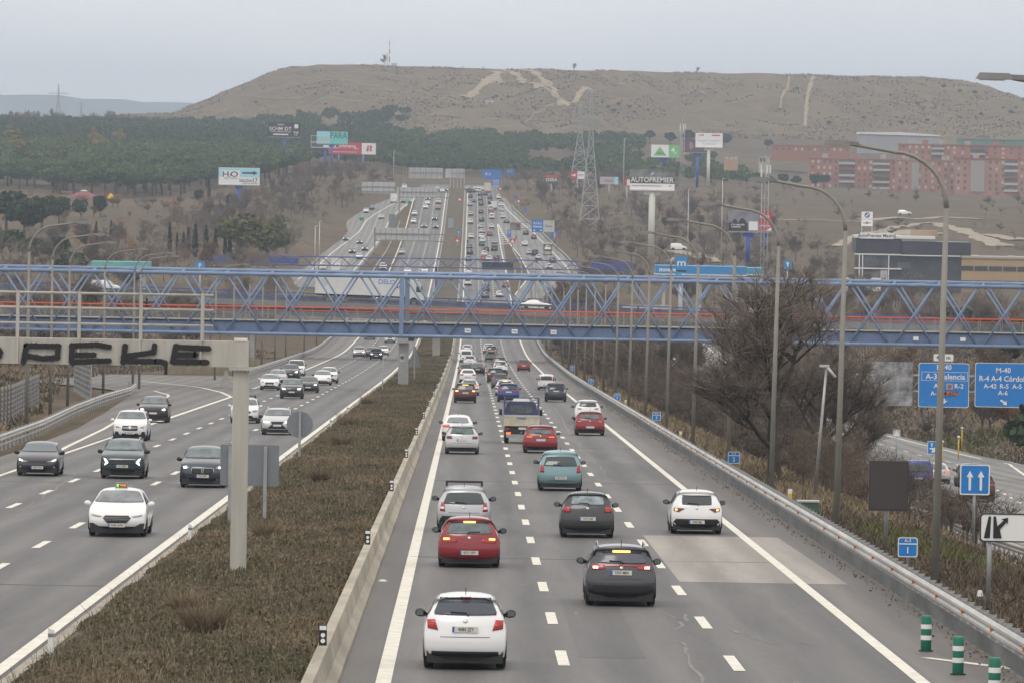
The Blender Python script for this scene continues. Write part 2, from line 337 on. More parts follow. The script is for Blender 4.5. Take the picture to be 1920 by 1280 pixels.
sheet("shoulder_inbound", [(RAMP, K(-20.1), 300, 700, 0.0), (K(-22.3), K(-20.1), 60, 300, 0.0), (K(-24.2), K(-20.1), 700, 1400, 0.0)], M_ASPH2)
XS_L = I([1560, 1700, 1806, 1905, 2012, 2095, 2150, 2211, 2300], [-42, -39.8, -39, -37, -35, -34.5, -32.5, -29.5, -24])
XS_R = I([1560, 1650, 1700, 1810, 1900, 2090, 2180, 2300], [-30.5, -30, -29.4, -28.8, -28, -27, -25, -21])
sheet("service_road", [(lambda y: XS_L(y) - float(np.interp(y, [1950, 2080, 2250, 2400], [2.5, 6, 6, 3])), lambda y: XS_R(y) + 1, 1500, 2400, 0.0)], M_ASPH3)
XE_R = I([1250, 1480, 1620, 1700, 1800, 1880, 1950, 2030, 2120, 2211, 2330], [13.2, 17, 25.5, 25.6, 24.3, 22.6, 21.3, 19.6, 15.5, 12.2, 10.2])
XE_L = I([1250, 1480, 1620, 1700, 1800, 1900, 2030, 2085, 2330], [9.6, 10.5, 15.0, 14.6, 13.8, 11.8, 9.6, 8.75, 8.6])
sheet("exit_road", [(XE_L, lambda y: XE_R(y) + 2.2, 1450, 2330, 0.004)], M_ASPH3)
XD_L = I([60, 300, 375, 540, 770, 1000, 1400], [20, 23.4, 24.6, 31, 29.5, 33, 33])
XD_R = I([60, 300, 375, 540, 770, 1000, 1400], [40, 36, 37, 47, 41.5, 43, 43])
sheet("side_road", [(XD_L, XD_R, 200, 1400, 0.06, dict(fn=terrain_z, nx=6))], M_ASPH3)
sheet("concrete_patch", [(K(5.8), I([165, 240], [10.4, 10.1]), gnd(1400, 1092).y, gnd(1400, 1006).y, 0.004)], M_PATCH)
# markings
def dashes(x, y0, ph, y1, L=5.8, w=.2, P=17.5):
    out = []; y = y0 + ((ph - y0) % P)
    while y < y1: out.append((K(x - w / 2), K(x + w / 2), y - L / 2, y + L / 2, .009)); y += P
    return out
def solid(fx, y0, y1, w=.24, dz=.008, fn=road_fn):
    f = fx if callable(fx) else K(fx); return (lambda y: f(y) - w / 2, lambda y: f(y) + w / 2, y0, y1, dz, dict(fn=fn))
ph1 = rd(1060, 1233).y; ph2 = rd(1390, 1243).y; ph3 = rd(75, 1020).y; ph4 = rd(20, 947).y
D1 = lambda: 0
mk = [solid(-1.55, 60, 2440, .3), solid(I([60, 1250, 1480, 1700, 1900, 2085, 2100], [9.1, 9.1, 9.2, 9.1, 8.7, 8.55, 8.55]), 60, 2090, .28)]
mk += dashes(2.05, 60, ph1, 1300, w=.24) + dashes(2.0, 1300, ph1, 2430, w=.28)
mk += dashes(5.6, 60, ph2, 1300, w=.24) + dashes(5.4, 1300, ph2, 2430, w=.28)
mk += [solid(XE_R, 1470, 2300, .3, .012), solid(XE_L, 1470, 2085, .3, .012)] + dashes(18.9, 1560, 1563, 1800, w=.3)
y_a, y_b = gnd(1712, 1232).y, gnd(1905, 1265).y
sheet("road_markings_outbound", mk + [(I([y_b, y_a], [12.1, 9.7]), I([y_b, y_a], [12.6, 9.95]), min(y_a, y_b), max(y_a, y_b), .009)], M_PAINT)
mk = [solid(-9.1, 60, 1330, .3), solid(-9.5, 1330, 2440, .32), solid(-19.75, 60, 366, .22), solid(-19.7, 366, 533, .34), solid(-19.9, 590, 1330, .3), solid(-20.9, 1330, 2440, .32)]
mk += dashes(-12.75, 60, ph3, 1300, w=.24) + dashes(-13.2, 1300, ph3, 2430, w=.28) + dashes(-16.25, 60, ph4, 1300, w=.24) + dashes(-17.0, 1300, ph4, 2430, w=.28)
mk += [solid(I([300, 329, 380, 441, 500, 535, 562], [-19.9, -20.6, -21.6, -23.2, -24.3, -24.9, -27.6]), 300, 562, .24), solid(I([533, 560, 596, 641], [-19.8, -21.6, -25, -33]), 533, 641, .3)]
mk += [solid(XS_L, 1560, 2290, .32, .012), solid(XS_R, 1560, 2290, .32, .012)] + dashes(-33.6, 1560, 1570, 1900, w=.3) + dashes(-31, 1900, 1905, 2200, w=.3)
sheet("road_markings_inbound", mk, M_PAINT)
mk = [solid(lambda y: XD_L(y) + 1.0, 210, 1300, .26, .075, terrain_z), solid(lambda y: XD_R(y) - 1.2, 210, 1300, .26, .075, terrain_z)]
for k in range(70):
    y = 250 + 14 * k
    for q in (.36, .64): mk.append((lambda yy, q=q: XD_L(yy) + (XD_R(yy) - XD_L(yy)) * q - .1, lambda yy, q=q: XD_L(yy) + (XD_R(yy) - XD_L(yy)) * q + .1, y, y + 5, .075, dict(fn=terrain_z)))
sheet("road_markings_side_road", mk, M_PAINT)
# hatched gore where the exit leaves, far up the outbound side
gm = MB()
for k in range(9):
    y = 1905 + 19 * k; a, b = 8.6, float(XE_L(y)) - .2
    if b > a + .3: gm.add([(a, y, float(zc(y)) + .02), (b, y + 8, float(zc(y + 8)) + .02), (b, y + 12, float(zc(y + 12)) + .02), (a, y + 4, float(zc(y + 4)) + .02)], [(0, 1, 2, 3)])
tag(gm.build("gore_hatching", M_PAINT), kind="structure")
# whitish crack sealing lines
M_CRACK = mat("crack_sealant", (.215, .21, .20), .8, var=.2)
cm = MB()
def crack(pts, w):
    P = [rd(*p) for p in pts]; Q = []
    for a, b in zip(P, P[1:]):
        n = 7
        for k in range(n):
            t = k / n; q = a.lerp(b, t); Q.append((q.x + random.uniform(-.09, .09), q.y + random.uniform(-.5, .5)))
    Q.sort(key=lambda q: q[1])
    vs = []
    for x, y in Q:
        ww = w * random.uniform(.35, 1.2); z = float(zc(y)) + .006; vs += [(x - ww / 2, y, z), (x + ww / 2, y, z)]
    cm.add(vs, [(2 * i, 2 * i + 1, 2 * i + 3, 2 * i + 2) for i in range(len(Q) - 1) if random.random() > .22])
for pts in [[(1318, 1278), (1290, 1222), (1262, 1190)], [(1340, 1170), (1460, 1212)], [(1500, 1205), (1560, 1215), (1612, 1228)], [(1040, 762), (1072, 815), (1100, 845)], [(1072, 815), (1090, 840), (1130, 880), (1140, 905)],
            [(1162, 940), (1185, 950)], [(1075, 1150), (1090, 1140)], [(930, 930), (965, 920)], [(980, 936), (1000, 925)], [(0, 972), (60, 945), (120, 905), (150, 880)], [(160, 965), (260, 900)], [(300, 850), (420, 795)], [(470, 1100), (420, 1090)],
            [(1480, 1270), (1500, 1290)], [(1235, 1150), (1300, 1165)], [(1270, 1178), (1300, 1140)], [(330, 912), (240, 960)], [(90, 905), (40, 925)]]:
    crack(pts, .10)
tag(cm.build("crack_sealing", M_CRACK), kind="structure")
sm_ = MB()
for px, py, xa, xb in [(1000, 1047, -1.6, 9.1), (1100, 905, -1.6, 9.1), (1000, 838, 2, 9.1), (880, 786, -1.6, 5.6), (200, 905, -19.7, -9.2), (300, 1100, -16, -9.2)]:
    y = rd(px, py).y; vs = []
    for k in range(13): x = xa + (xb - xa) * k / 12; o_ = random.uniform(-.12, .12); vs += [(x, y + o_ - .14, float(zc(y)) + .005), (x, y + o_ + .14, float(zc(y)) + .005)]
    sm_.add(vs, [(2 * i, 2 * i + 1, 2 * i + 3, 2 * i + 2) for i in range(12)])
tag(sm_.build("road_seams", mat("seam_tar", (.075, .072, .07), .8)), kind="structure")
for nm_, x_, w_, pa, pb_ in [("patch", -.6, 2.3, (800, 960), (800, 915)), ("patch", 5.9, 2.6, (1200, 900), (1200, 868)), ("patch", -15.9, 2.8, (200, 925), (200, 895)), ("patch", 2.4, 1.4, (1000, 1230), (1000, 1120)), ("patch", -12.4, 1.5, (300, 860), (300, 830))]:
    sheet("asphalt_patch", [(K(x_), K(x_ + w_), rd(*pa).y, rd(*pb_).y, .003)], M_APATCH)
# faint dirt tracks and bare scars on the hill
M_SAND = mat("bare_sand", (.34, .265, .18), 1, var=.18, vscale=.15)
M_SAND2 = mat("bare_sand_dull", (.24, .185, .125), 1, var=.2, vscale=.12)
def drape(bm_, pts, w, dz=.6, ragged=.5):
    P = [gnd(*p) for p in pts]; vs = []; fs = []; Q = []
    for a, b in zip(P, P[1:]):
        n = max(2, int((b - a).length / 7))
        for k in range(n): Q.append(a.lerp(b, k / n))
    Q.append(P[-1])
    for i, q in enumerate(Q):
        t = (Q[min(i + 1, len(Q) - 1)] - Q[max(i - 1, 0)]); t.z = 0; t.normalize(); s_ = Vector((t.y, -t.x, 0))
        ww = (w if not isinstance(w, (tuple, list)) else w[0] + (w[1] - w[0]) * i / len(Q)) * random.uniform(1 - ragged, 1 + ragged)
        for k in range(5):
            p = q + s_ * ww * (k / 4 - .5); vs.append((p.x, p.y, GZ(p.x, p.y) + dz * (1 if 0 < k < 4 else .3)))
    for i in range(len(Q) - 1):
        for k in range(4): a = i * 5 + k; fs.append((a, a + 1, a + 6, a + 5))
    bm_.add(vs, fs)
b1 = MB(); b2 = MB()
for pts, w in [([(945, 133), (975, 145), (1010, 160), (1035, 178), (1062, 192)], (5, 10)), ([(935, 135), (905, 160), (868, 182)], (9, 5)), ([(985, 132), (1020, 152), (1050, 185)], (5, 6)), ([(1100, 165), (1085, 180), (1055, 190)], (6, 3)),
               ([(1525, 145), (1515, 175), (1512, 205), (1509, 238)], (3, 2)), ([(1480, 145), (1470, 175), (1463, 205)], (2, 1.5)), ([(1062, 192), (1046, 200)], (8, 2))]: drape(b1, pts, w)
for pts, w in [([(640, 150), (720, 165), (860, 185)], 2), ([(860, 185), (780, 192), (700, 192)], 1.6), ([(1050, 196), (1000, 215), (985, 232)], 1.6), ([(560, 240), (640, 232), (760, 230)], 1.6), ([(1130, 140), (1180, 165), (1240, 180)], 1.4), ([(300, 238), (320, 222)], 2), ([(1160, 160), (1205, 143)], 1.3),
               ([(520, 150), (560, 146), (620, 152)], 2.2), ([(1320, 238), (1420, 240)], 2), ([(1700, 245), (1830, 240)], 1.4), ([(1200, 165), (1320, 168), (1440, 166)], 1.2), ([(1000, 200), (1090, 205)], 1.2), ([(400, 205), (480, 182), (600, 172), (700, 178)], 1.5)]: drape(b2, pts, w, ragged=.7)
b3 = MB()
for pts, w in [([(1300, 402), (1400, 405), (1520, 412), (1645, 418)], 3), ([(1560, 462), (1620, 440), (1680, 425), (1740, 418), (1800, 430), (1880, 462)], (4, 7)), ([(1655, 445), (1700, 432), (1760, 440)], 9), ([(1600, 411), (1683, 408), (1760, 407), (1840, 411)], 4), ([(1860, 440), (1910, 450)], 6), ([(1260, 470), (1310, 480), (1340, 492)], (8, 4)), ([(1060, 405), (1180, 398)], 2)]: drape(b3, pts, w, .12, .35)
tag(b3.build("field_tracks", mat("pale_track", (.33, .28, .21), .95, var=.15, vscale=.2)), kind="structure")
for pts, w in [([(545, 135), (640, 137), (760, 143), (860, 146)], 1.2), ([(500, 165), (620, 158), (740, 172), (850, 170)], 1.1), ([(430, 195), (540, 198), (660, 190), (800, 205)], 1.0), ([(1230, 150), (1400, 153), (1600, 160), (1780, 165)], 1.0), ([(1200, 180), (1420, 186), (1660, 188), (1850, 196)], .9), ([(1130, 160), (1250, 172), (1330, 185)], 1.0), ([(1280, 215), (1460, 212), (1700, 220)], .9), ([(870, 150), (920, 158), (980, 170)], 1.0), ([(760, 240), (860, 246), (960, 238)], 1.6), ([(380, 215), (500, 222), (640, 218)], .9), ([(1330, 152), (1300, 170), (1240, 192)], .8), ([(1560, 165), (1600, 185), (1680, 200)], .8)]: drape(b2, pts, w, .3, .8)
tag(b1.build("sand_scars", M_SAND), kind="structure"); tag(b2.build("hill_paths", M_SAND2), kind="structure")
# haze
HAZE_DENSITY = 1.0e-4
hb = MB(); hb.box((0, 7900, 65), (6400, 16800, 290))
hz = hb.build("haze", mat("haze_air", (1, 1, 1))); tag(hz, kind="stuff")
hm = MATS["haze_air"]; nt = hm.node_tree; nt.nodes.remove(nt.nodes["Principled BSDF"])
pv = nt.nodes.new('ShaderNodeVolumePrincipled'); pv.inputs['Density'].default_value = HAZE_DENSITY; pv.inputs['Color'].default_value = (.745, .865, 1.0, 1); pv.inputs['Anisotropy'].default_value = 0.0
nt.links.new(pv.outputs[0], nt.nodes["Material Output"].inputs['Volume']); hm.cycles.homogeneous_volume = True if hasattr(hm.cycles, 'homogeneous_volume') else None
hz.display_type = 'WIRE'
# ------------------------------------------------------------------ writing and flat signs
ORD = ["nearest", "second", "third", "fourth", "fifth", "sixth", "seventh", "eighth", "ninth", "tenth", "eleventh", "twelfth", "thirteenth", "fourteenth", "fifteenth", "sixteenth", "seventeenth", "eighteenth", "nineteenth", "twentieth"] + ["%dth" % n if n % 10 not in (1, 2, 3) else "%d%s" % (n, {1: "st", 2: "nd", 3: "rd"}[n % 10]) for n in range(21, 80)]
def text(parent, body, size, loc, m, bold=0.0, align='CENTER', rz=0.0, name="lettering", sx=1.0):
    cu = D.curves.new(name, 'FONT'); cu.body = body; cu.size = size; cu.align_x = align; cu.align_y = 'CENTER'; cu.offset = bold; cu.extrude = .002
    cu.resolution_u = 2; cu.materials.append(m)
    tmp = D.objects.new(name, cu); me = D.meshes.new_from_object(tmp); D.objects.remove(tmp); D.curves.remove(cu)
    o = D.objects.new(name, me); COL.objects.link(o); o.location = loc; o.rotation_euler = (R(90), 0, rz); o.scale = (sx, 1, 1); o.parent = parent; return o
def rrect(w, h, r, n=4):
    P = []
    for cx, cy, a0 in ((w / 2 - r, h / 2 - r, 0), (-w / 2 + r, h / 2 - r, 90), (-w / 2 + r, -h / 2 + r, 180), (w / 2 - r, -h / 2 + r, 270)):
        for k in range(n + 1): a = R(a0 + 90 * k / n); P.append((cx + r * math.cos(a), cy + r * math.sin(a)))
    return P
def board(name, label, cat, x0, y0, x1, y1, Y, face, els=(), back=None, depth=.18, posts=(), pw=.16, ground=None, group=None, postmat=None, rr=.06, rim=None, rz=0.0):
    """a flat panel facing the road user, sized from the photograph at distance Y; els are laid on its front face"""
    c = at((x0 + x1) / 2, (y0 + y1) / 2, Y); w, h = (x1 - x0) / sc(Y), (y1 - y0) / sc(Y)
    gz = c.z - h / 2 if not posts else (GZ(c.x, Y) if ground is None else ground)
    t = thing(name, label, cat, (c.x, Y, gz), rz, group); z = c.z - gz
    b = MB(); P = [(p[0], p[1] + z) for p in rrect(w, h, min(rr, .2) * min(w, h))]; b.prism(P, 0, depth, 0, 'y', 1)
    b.build("panel", [face, back or M_SIGNBACK], t)
    if rim:
        b = MB(); o_ = rrect(w, h, min(rr, .2) * min(w, h)); k = 1 - .09 * min(1, 1 / min(w, h)); i_ = [(p[0] * (1 - (1 - k) * h / w if w > h else k), p[1] * (k if w > h else 1 - (1 - k) * w / h)) for p in o_]
        n = len(o_); vs = [(p[0], -.012, p[1] + z) for p in o_] + [(p[0], -.012, p[1] + z) for p in i_]
        b.add(vs, [(j, (j + 1) % n, n + (j + 1) % n, n + j) for j in range(n)]); b.build("border", rim, t)
    for k, e in enumerate(els):
        yy = -.012 - .006 * (k + 1)
        if e[0] == 'r':
            _, a0, b0, a1, b1, m_ = e[:6]; bb = MB(); bb.add([((a0 - .5) * w, yy, z + (.5 - b1) * h), ((a1 - .5) * w, yy, z + (.5 - b1) * h), ((a1 - .5) * w, yy, z + (.5 - b0) * h), ((a0 - .5) * w, yy, z + (.5 - b0) * h)], [(0, 1, 2, 3)])
            bb.build(e[6] if len(e) > 6 else "coloured_panel", m_, t)
        elif e[0] == 't':
            _, s_, a, bq, hh, m_ = e[:6]; text(t, s_, hh * h * 1.35, ((a - .5) * w, yy, z + (.5 - bq) * h), m_, bold=hh * h * .02, sx=e[6] if len(e) > 6 else 1.0)
        elif e[0] == 'p':
            _, pts, m_ = e[:3]; bb = MB(); bb.add([((p[0] - .5) * w, yy, z + (.5 - p[1]) * h) for p in pts], [tuple(range(len(pts)))]); bb.build(e[3] if len(e) > 3 else "symbol", m_, t)
        elif e[0] == 'c':
            _, a, bq, r_, m_ = e[:5]; bb = MB(); bb.add([((a - .5) * w + r_ * h * math.cos(q * R(15)), yy, z + (.5 - bq) * h + r_ * h * math.sin(q * R(15))) for q in range(24)], [tuple(range(24))]); bb.build(e[5] if len(e) > 5 else "disc", m_, t)
    for p in posts:
        xx = at(p, y1, Y).x - c.x; g_ = GZ(c.x + xx, Y) - gz; b = MB(); b.tube([(0, 0, 0), (0, 0, z + h / 2 - g_ - .05 if pw < .3 else z - h / 2 - g_)], pw / 2, 8); b.build("post", postmat or M_GALV, t, (xx, depth + pw / 2, g_))
    return t
ARROW = lambda cx, w, y0, y1: [(cx, y0), (cx + w, y0 + (y1 - y0) * .33), (cx + w * .36, y0 + (y1 - y0) * .33), (cx + w * .36, y1), (cx - w * .36, y1), (cx - w * .36, y0 + (y1 - y0) * .33), (cx - w, y0 + (y1 - y0) * .33)]
# ------------------------------------------------------------------ median and barrier
M_MEDSOIL = mat3("median_soil", [(.11, .09, .066), (.16, .128, .09), (.085, .075, .05)], (.25, 1.3), axis=(1, .4, 1))
def med_z(X, Y): return zc(Y) + np.interp(X, [-8.5, -7.8, -5.5, -2.8], [.06, .24, .42, .46]) + (vnoise(np.asarray(X) * 1.3, np.asarray(Y) / 3.0, 9) - .5) * .14
sheet("median_strip", [(K(-8.46), K(-2.84), 60, 2400, 0.0, dict(fn=med_z, nx=6))], M_MEDSOIL)
kb = MB(); ys = rows(60, 2400)
def extrude(b, prof, ys, m=0, fn=lambda y: (0, float(zc(y)))):
    n = len(prof); vs = []
    for y in ys:
        ox, oz = fn(y); vs += [(x + ox, y, z + oz) for x, z in prof]
    b.add(vs, [(i * n + k, i * n + (k + 1) % n, (i + 1) * n + (k + 1) % n, (i + 1) * n + k) for i in range(len(ys) - 1) for k in range(n)], m)
extrude(kb, [(-8.45, 0), (-8.45, .12), (-8.72, .10), (-8.74, 0)], ys); kerb = tag(kb.build("kerb", mat("kerb_concrete", (.34, .305, .25), .9, var=.2, vscale=.8, detail=8)), kind="structure")
M_BARR = mat("barrier_concrete", (.40, .36, .285), .9, var=.28, vscale=.5, bump=.1, detail=9, stretch=(1, .3, 1))
bb = MB(); extrude(bb, [(-2.40, -.1), (-2.40, .09), (-2.55, .28), (-2.61, .72), (-2.82, .72), (-2.87, -.1)], ys)
barrier = bb.build("concrete_barrier", M_BARR); tag(barrier, "long low concrete safety barrier between the planted median and the outbound lanes", "barrier")
del_me = {}
def delineator_meshes():
    b = MB(); b.box((0, 0, .2), (.15, .05, .4), 0); del_me['b'] = b.mesh("board", [M_BLACK])
    b = MB();
    for z in (.09, .2): b.tube([(0, -.032, z), (0, -.026, z)], .045, 8)
    b.box((0, -.03, .34), (.13, .012, .08)); del_me['r'] = b.mesh("reflector", [M_SWHITE])
delineator_meshes()
for k in range(18):
    y = 123 + 54.0 * k; t = thing("delineator", "%s black delineator with white dots on the concrete barrier, counted from the camera" % ORD[k], "delineator", (-2.72, y, float(zc(y)) + .72), 0, "delineators along the concrete barrier")
    link("board", del_me['b'], t); link("reflector", del_me['r'], t)
# white posts along the left edge of the median
b = MB(); b.prism([(-.06, 0), (.06, 0), (.06, .55), (-.06, .6)], 0, .12); wp_me = b.mesh("post_body", [M_WHITE])
b = MB(); b.box((0, -.006, .45), (.125, .006, .07)); wr_me = b.mesh("reflector", [M_SIGNBACK])
for k, (px, py) in enumerate([(20, 1240), (318, 1024), (534, 855), (597, 806), (636, 780)]):
    p = rd(px, py); t = thing("edge_marker", "%s short white edge marker beside the inbound kerb, counted from the camera" % ORD[k], "marker post", (-8.3, p.y, float(zc(p.y)) + .1), 0, "white markers along the inbound kerb")
    link("post_body", wp_me, t); link("reflector", wr_me, t)
# ------------------------------------------------------------------ guardrails
WB = [(0, .84), (.03, .84), (.085, .78), (.085, .72), (.02, .67), (.085, .62), (.085, .56), (.03, .5), (0, .5), (0, .56), (.05, .6), (-.01, .67), (.05, .74), (0, .8)]
M_RAIL = mat("guardrail_steel", (.50, .49, .465), .5, .35, var=.16, vscale=1.2, stretch=(1, .2, 1))
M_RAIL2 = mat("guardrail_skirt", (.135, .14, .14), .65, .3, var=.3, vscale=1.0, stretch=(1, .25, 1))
b = MB(); b.box((.0, 0, .42), (.10, .06, .9)); b.box((.13, 0, .8), (.2, .05, .05)); post_me = b.mesh("rail_post", [M_GALV])
M_AMBER = mat("amber_reflector", (.7, .17, .02), .4)
b = MB(); b.box((0, 0, 0), (.06, .1, .1)); amb_me = b.mesh("amber_reflector", [M_AMBER])
def guardrail(label, fx, y0, y1, side, step=2.0, skirt=True, amber=0, step_fn=lambda x, y: float(zc(y)), dy=5.0):
    """side=+1: the beam faces -X (road on its left), -1: faces +X"""
    t = thing("guardrail", label, "guardrail", (0, 0, 0)); ys = np.arange(y0, y1 + .1, dy)
    b = MB(); extrude(b, [(-side * x, z) for x, z in WB], ys, 0, lambda y: (fx(y) - side * .1, step_fn(fx(y), y))); b.build("beam", M_RAIL, t)
    if skirt == 'rail':
        b = MB(); extrude(b, [(-side * .02, .25), (-side * .02, .36), (-side * .06, .34), (-side * .06, .27)], ys, 0, lambda y: (fx(y) - side * .05, step_fn(fx(y), y))); b.build("lower_rail", M_GALV, t)
    elif skirt:
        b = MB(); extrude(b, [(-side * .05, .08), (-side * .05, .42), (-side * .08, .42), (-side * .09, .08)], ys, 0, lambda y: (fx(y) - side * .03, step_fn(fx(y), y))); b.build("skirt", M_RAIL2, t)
    yy = y0 + .5; n = 0; rest = MB()
    while yy < y1:
        x = fx(yy)
        if n < 95: o = link("rail_post", post_me, t, (x, yy, step_fn(x, yy)), 0 if side > 0 else math.pi)
        else: rest.box((x, yy, step_fn(x, yy) + .42), (.1, .06, .9))
        n += 1; yy += step if n < 95 else step * 2
    if n > 95: tag(rest.build("far_rail_posts", M_GALV, t), kind="stuff")
    if amber:
        yy = y0 + 3
        while yy < min(y1, amber): link("amber_reflector", amb_me, t, (fx(yy) - side * .17, yy, step_fn(fx(yy), yy) + .67)); yy += 8.0
    return t
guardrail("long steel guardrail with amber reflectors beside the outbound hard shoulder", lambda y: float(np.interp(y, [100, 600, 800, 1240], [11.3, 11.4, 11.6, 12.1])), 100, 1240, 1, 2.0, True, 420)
LR = lambda y: float(np.interp(y, [290, 314, 360, 417, 470, 520, 548, 556], [-23.1, -23.1, -24.0, -25.7, -26.9, -27.5, -28.6, -29.6]))
guardrail("curving steel guardrail along the inbound slip road lane", LR, 270, 556, -1, 4.0, 'rail', step_fn=lambda x, y: float(zc(y)), dy=4.0)
guardrail("steel guardrail beyond the slip road mouth, beside the far inbound lanes", lambda y: float(np.interp(y, [640, 720, 1000, 1300], [-23.2, -24.2, -24.3, -24.3])), 640, 1300, -1, 4.0, 'rail', step_fn=lambda x, y: float(zc(y)))
guardrail("dark guardrail seen end on beside the lower side road", lambda y: float(XD_R(y)) - 14.2 if y < 330 else float(XD_L(y)) - 1.2, 205, 318, 1, 2.0, False, step_fn=lambda x, y: GZ(x, y))
guardrail("guardrail along the lower side road behind the large bare tree", lambda y: float(XD_L(y)) - 1.0, 640, 1000, 1, 4.0, False, step_fn=lambda x, y: GZ(x, y))
guardrail("guardrail in the wedge between service road and far inbound lanes", lambda y: float(np.interp(y, [1500, 1700, 1800, 2050], [-25, -24.6, -24, -23.4])), 1500, 2080, -1, 8.0, False)
guardrail("guardrail between far outbound lanes and the exit road", lambda y: float(np.interp(y, [1480, 1650, 1720, 1840], [11.2, 13.4, 13.4, 12.0])), 1480, 1840, 1, 8.0, False)
guardrail("guardrail outside the far exit road where it bends away", lambda y: float(XE_R(y)) + 2.4, 1620, 2240, 1, 8.0, False)
# ------------------------------------------------------------------ near footbridge
FB = 600.0
def fz(py): return at(760, py, FB).z
def footbridge():
    t = thing("footbridge", "pale blue steel truss footbridge with orange handrails across the whole motorway", "footbridge", (0, FB, 0))
    zt, zb, zd = fz(519), fz(630), fz(605); dpt = 3.0; p = 83.6 / 20.0; x0 = at(752, 630, FB).x
    n0, n1 = -18, 23; xs = [x0 + p * k for k in range(n0, n1 + 1)]; sh = .5
    for nm, y, dx, up in (("front_truss", 0.0, 0.0, 0.0), ("rear_truss", dpt, sh, .26)):
        b = MB(); b.tube([(xs[0], y, zt + up), (xs[-1] + dx, y, zt + up)], .19, 10); b.tube([(xs[0], y, zb), (xs[-1] + dx, y, zb)], .17, 10)
        for i in range(len(xs) - 1):
            b.tube([(xs[i] + dx + .25, y, zb), (xs[i + 1] + dx - .25, y, zt + up)], .1, 6); b.tube([(xs[i] + dx + .25, y + .06, zt + up), (xs[i + 1] + dx - .25, y + .06, zb)], .1, 6)
        for i in (-n0, ): b.box((xs[i] + dx, y, (zt + zb) / 2), (.42, .3, zt - zb))
        b.build(nm, M_BRIDGE, t)
    b = MB()
    for i in range(len(xs)): b.tube([(xs[i], 0, zt), (xs[i] + sh, dpt, zt + .26)], .1, 6)
    for i in range(len(xs) - 1): b.tube([(xs[i], 0, zt), (xs[i + 1] + sh, dpt, zt + .26)], .06, 6)
    b.build("top_bracing", M_BRIDGE, t)
    b = MB(); xc = (xs[0] + xs[-1]) / 2; L = xs[-1] - xs[0]
    b.box((xc, .32, (zd + zb) / 2 - .05), (L, .12, zd - zb - .3)); b.box((xc, dpt, (zd + zb) / 2), (L, .12, zd - zb - .25)); b.build("edge_beam", mat("bridge_blue_shaded", (.13, .185, .31), .5, var=.1), t)  # beam colour is the truss blue darkened, so it reads as shaded and hollow
    b = MB(); b.box((xc, dpt / 2, zd - .02), (L, dpt - .1, .08)); b.build("deck", M_CONC, t)
    for y in (.45, dpt - .25):
        b = MB(); b.tube([(xs[0], y, zd + 1.22), (xs[-1], y, zd + 1.22)], .052, 6); b.build("handrail", M_ORANGE, t)
        if y < 1: b = MB(); b.tube([(xs[0], y, zd + .93), (xs[-1], y, zd + .95)], .046, 6); b.build("handrail", M_ORANGE, t)
        b = MB()
        for k in range(6): b.tube([(xs[0], y, zd + .15 + .14 * k), (xs[-1], y, zd + .15 + .14 * k)], .012, 4, cap=False)
        x = xs[0]
        while x < xs[-1]: b.box((x, y, zd + .6), (.05, .04, 1.2)); x += p / 2
        b.build("railing_mesh", M_GALV, t)
    g = float(zc(FB)) + .35; xp = x0
    b = MB(); b.box((xp + .25, 1.4, (g + zb - .7) / 2 - .2), (.95, 1.6, zb - .7 - g + .4)); b.box((xp + .1, .6, zb - .42), (.85, 1.4, .46)); b.build("pier", mat("pier_concrete", (.33, .33, .325), .9, var=.1, vscale=.7, bump=.05), t)
    b = MB(); b.box((xp + .95, 1.2, zb - .3), (.55, 2.2, .35)); b.build("bearing", M_DGREY, t)
    b = MB(); b.prism([(xp - .05, g + 2.3), (xp + .32, g + 2.3), (xp + .32, g + 3.05), (xp - .05, g + 3.05)], .592, .6); b.build("poster", M_LGREY, t)
    b = MB(); b.tube([(xp + .13, .588, g + 2.68), (xp + .13, .594, g + 2.68)], .17, 12, 0, True, False); b.box((xp + .13, .584, g + 2.55), (.06, .004, .3)); b.build("poster_symbol", M_DGREY, t)
    xr = at(1424, 760, FB).x; gr = GZ(xr, FB)
    b = MB(); b.box((xr, 1.4, (gr + zb) / 2 - .3), (1.05, 1.4, zb - gr - .2)); b.build("pier", mat("stained_concrete", (.36, .35, .33), .9, var=.5, vscale=.9, detail=10), t)
    b = MB(); b.box((xr, .69, gr + 3.4), (1.06, .012, 1.7)); b.build("painted_band", mat("band_grey", (.42, .42, .42), .7), t)
    for px, tx in ((877, "8 250"), (965, "8 250"), (1038, "8 250")):
        w = at(px, 618, FB).x; b = MB(); b.box((w, -.2, (zd + zb) / 2 - .02), (.56, .03, .4)); b.build("clearance_plate", M_SWHITE, t)
        text(t, "4,9m" if px != 965 else "5,0m", .2, (w, -.22, (zd + zb) / 2 - .02), M_BLACK, .004)
    for px in (1717, 1805):
        w = at(px, 640, FB).x; b = MB(); b.box((w, -.2, (zd + zb) / 2 - .02), (.5, .03, .34)); b.build("clearance_plate", M_SWHITE, t)
    return t
footbridge()
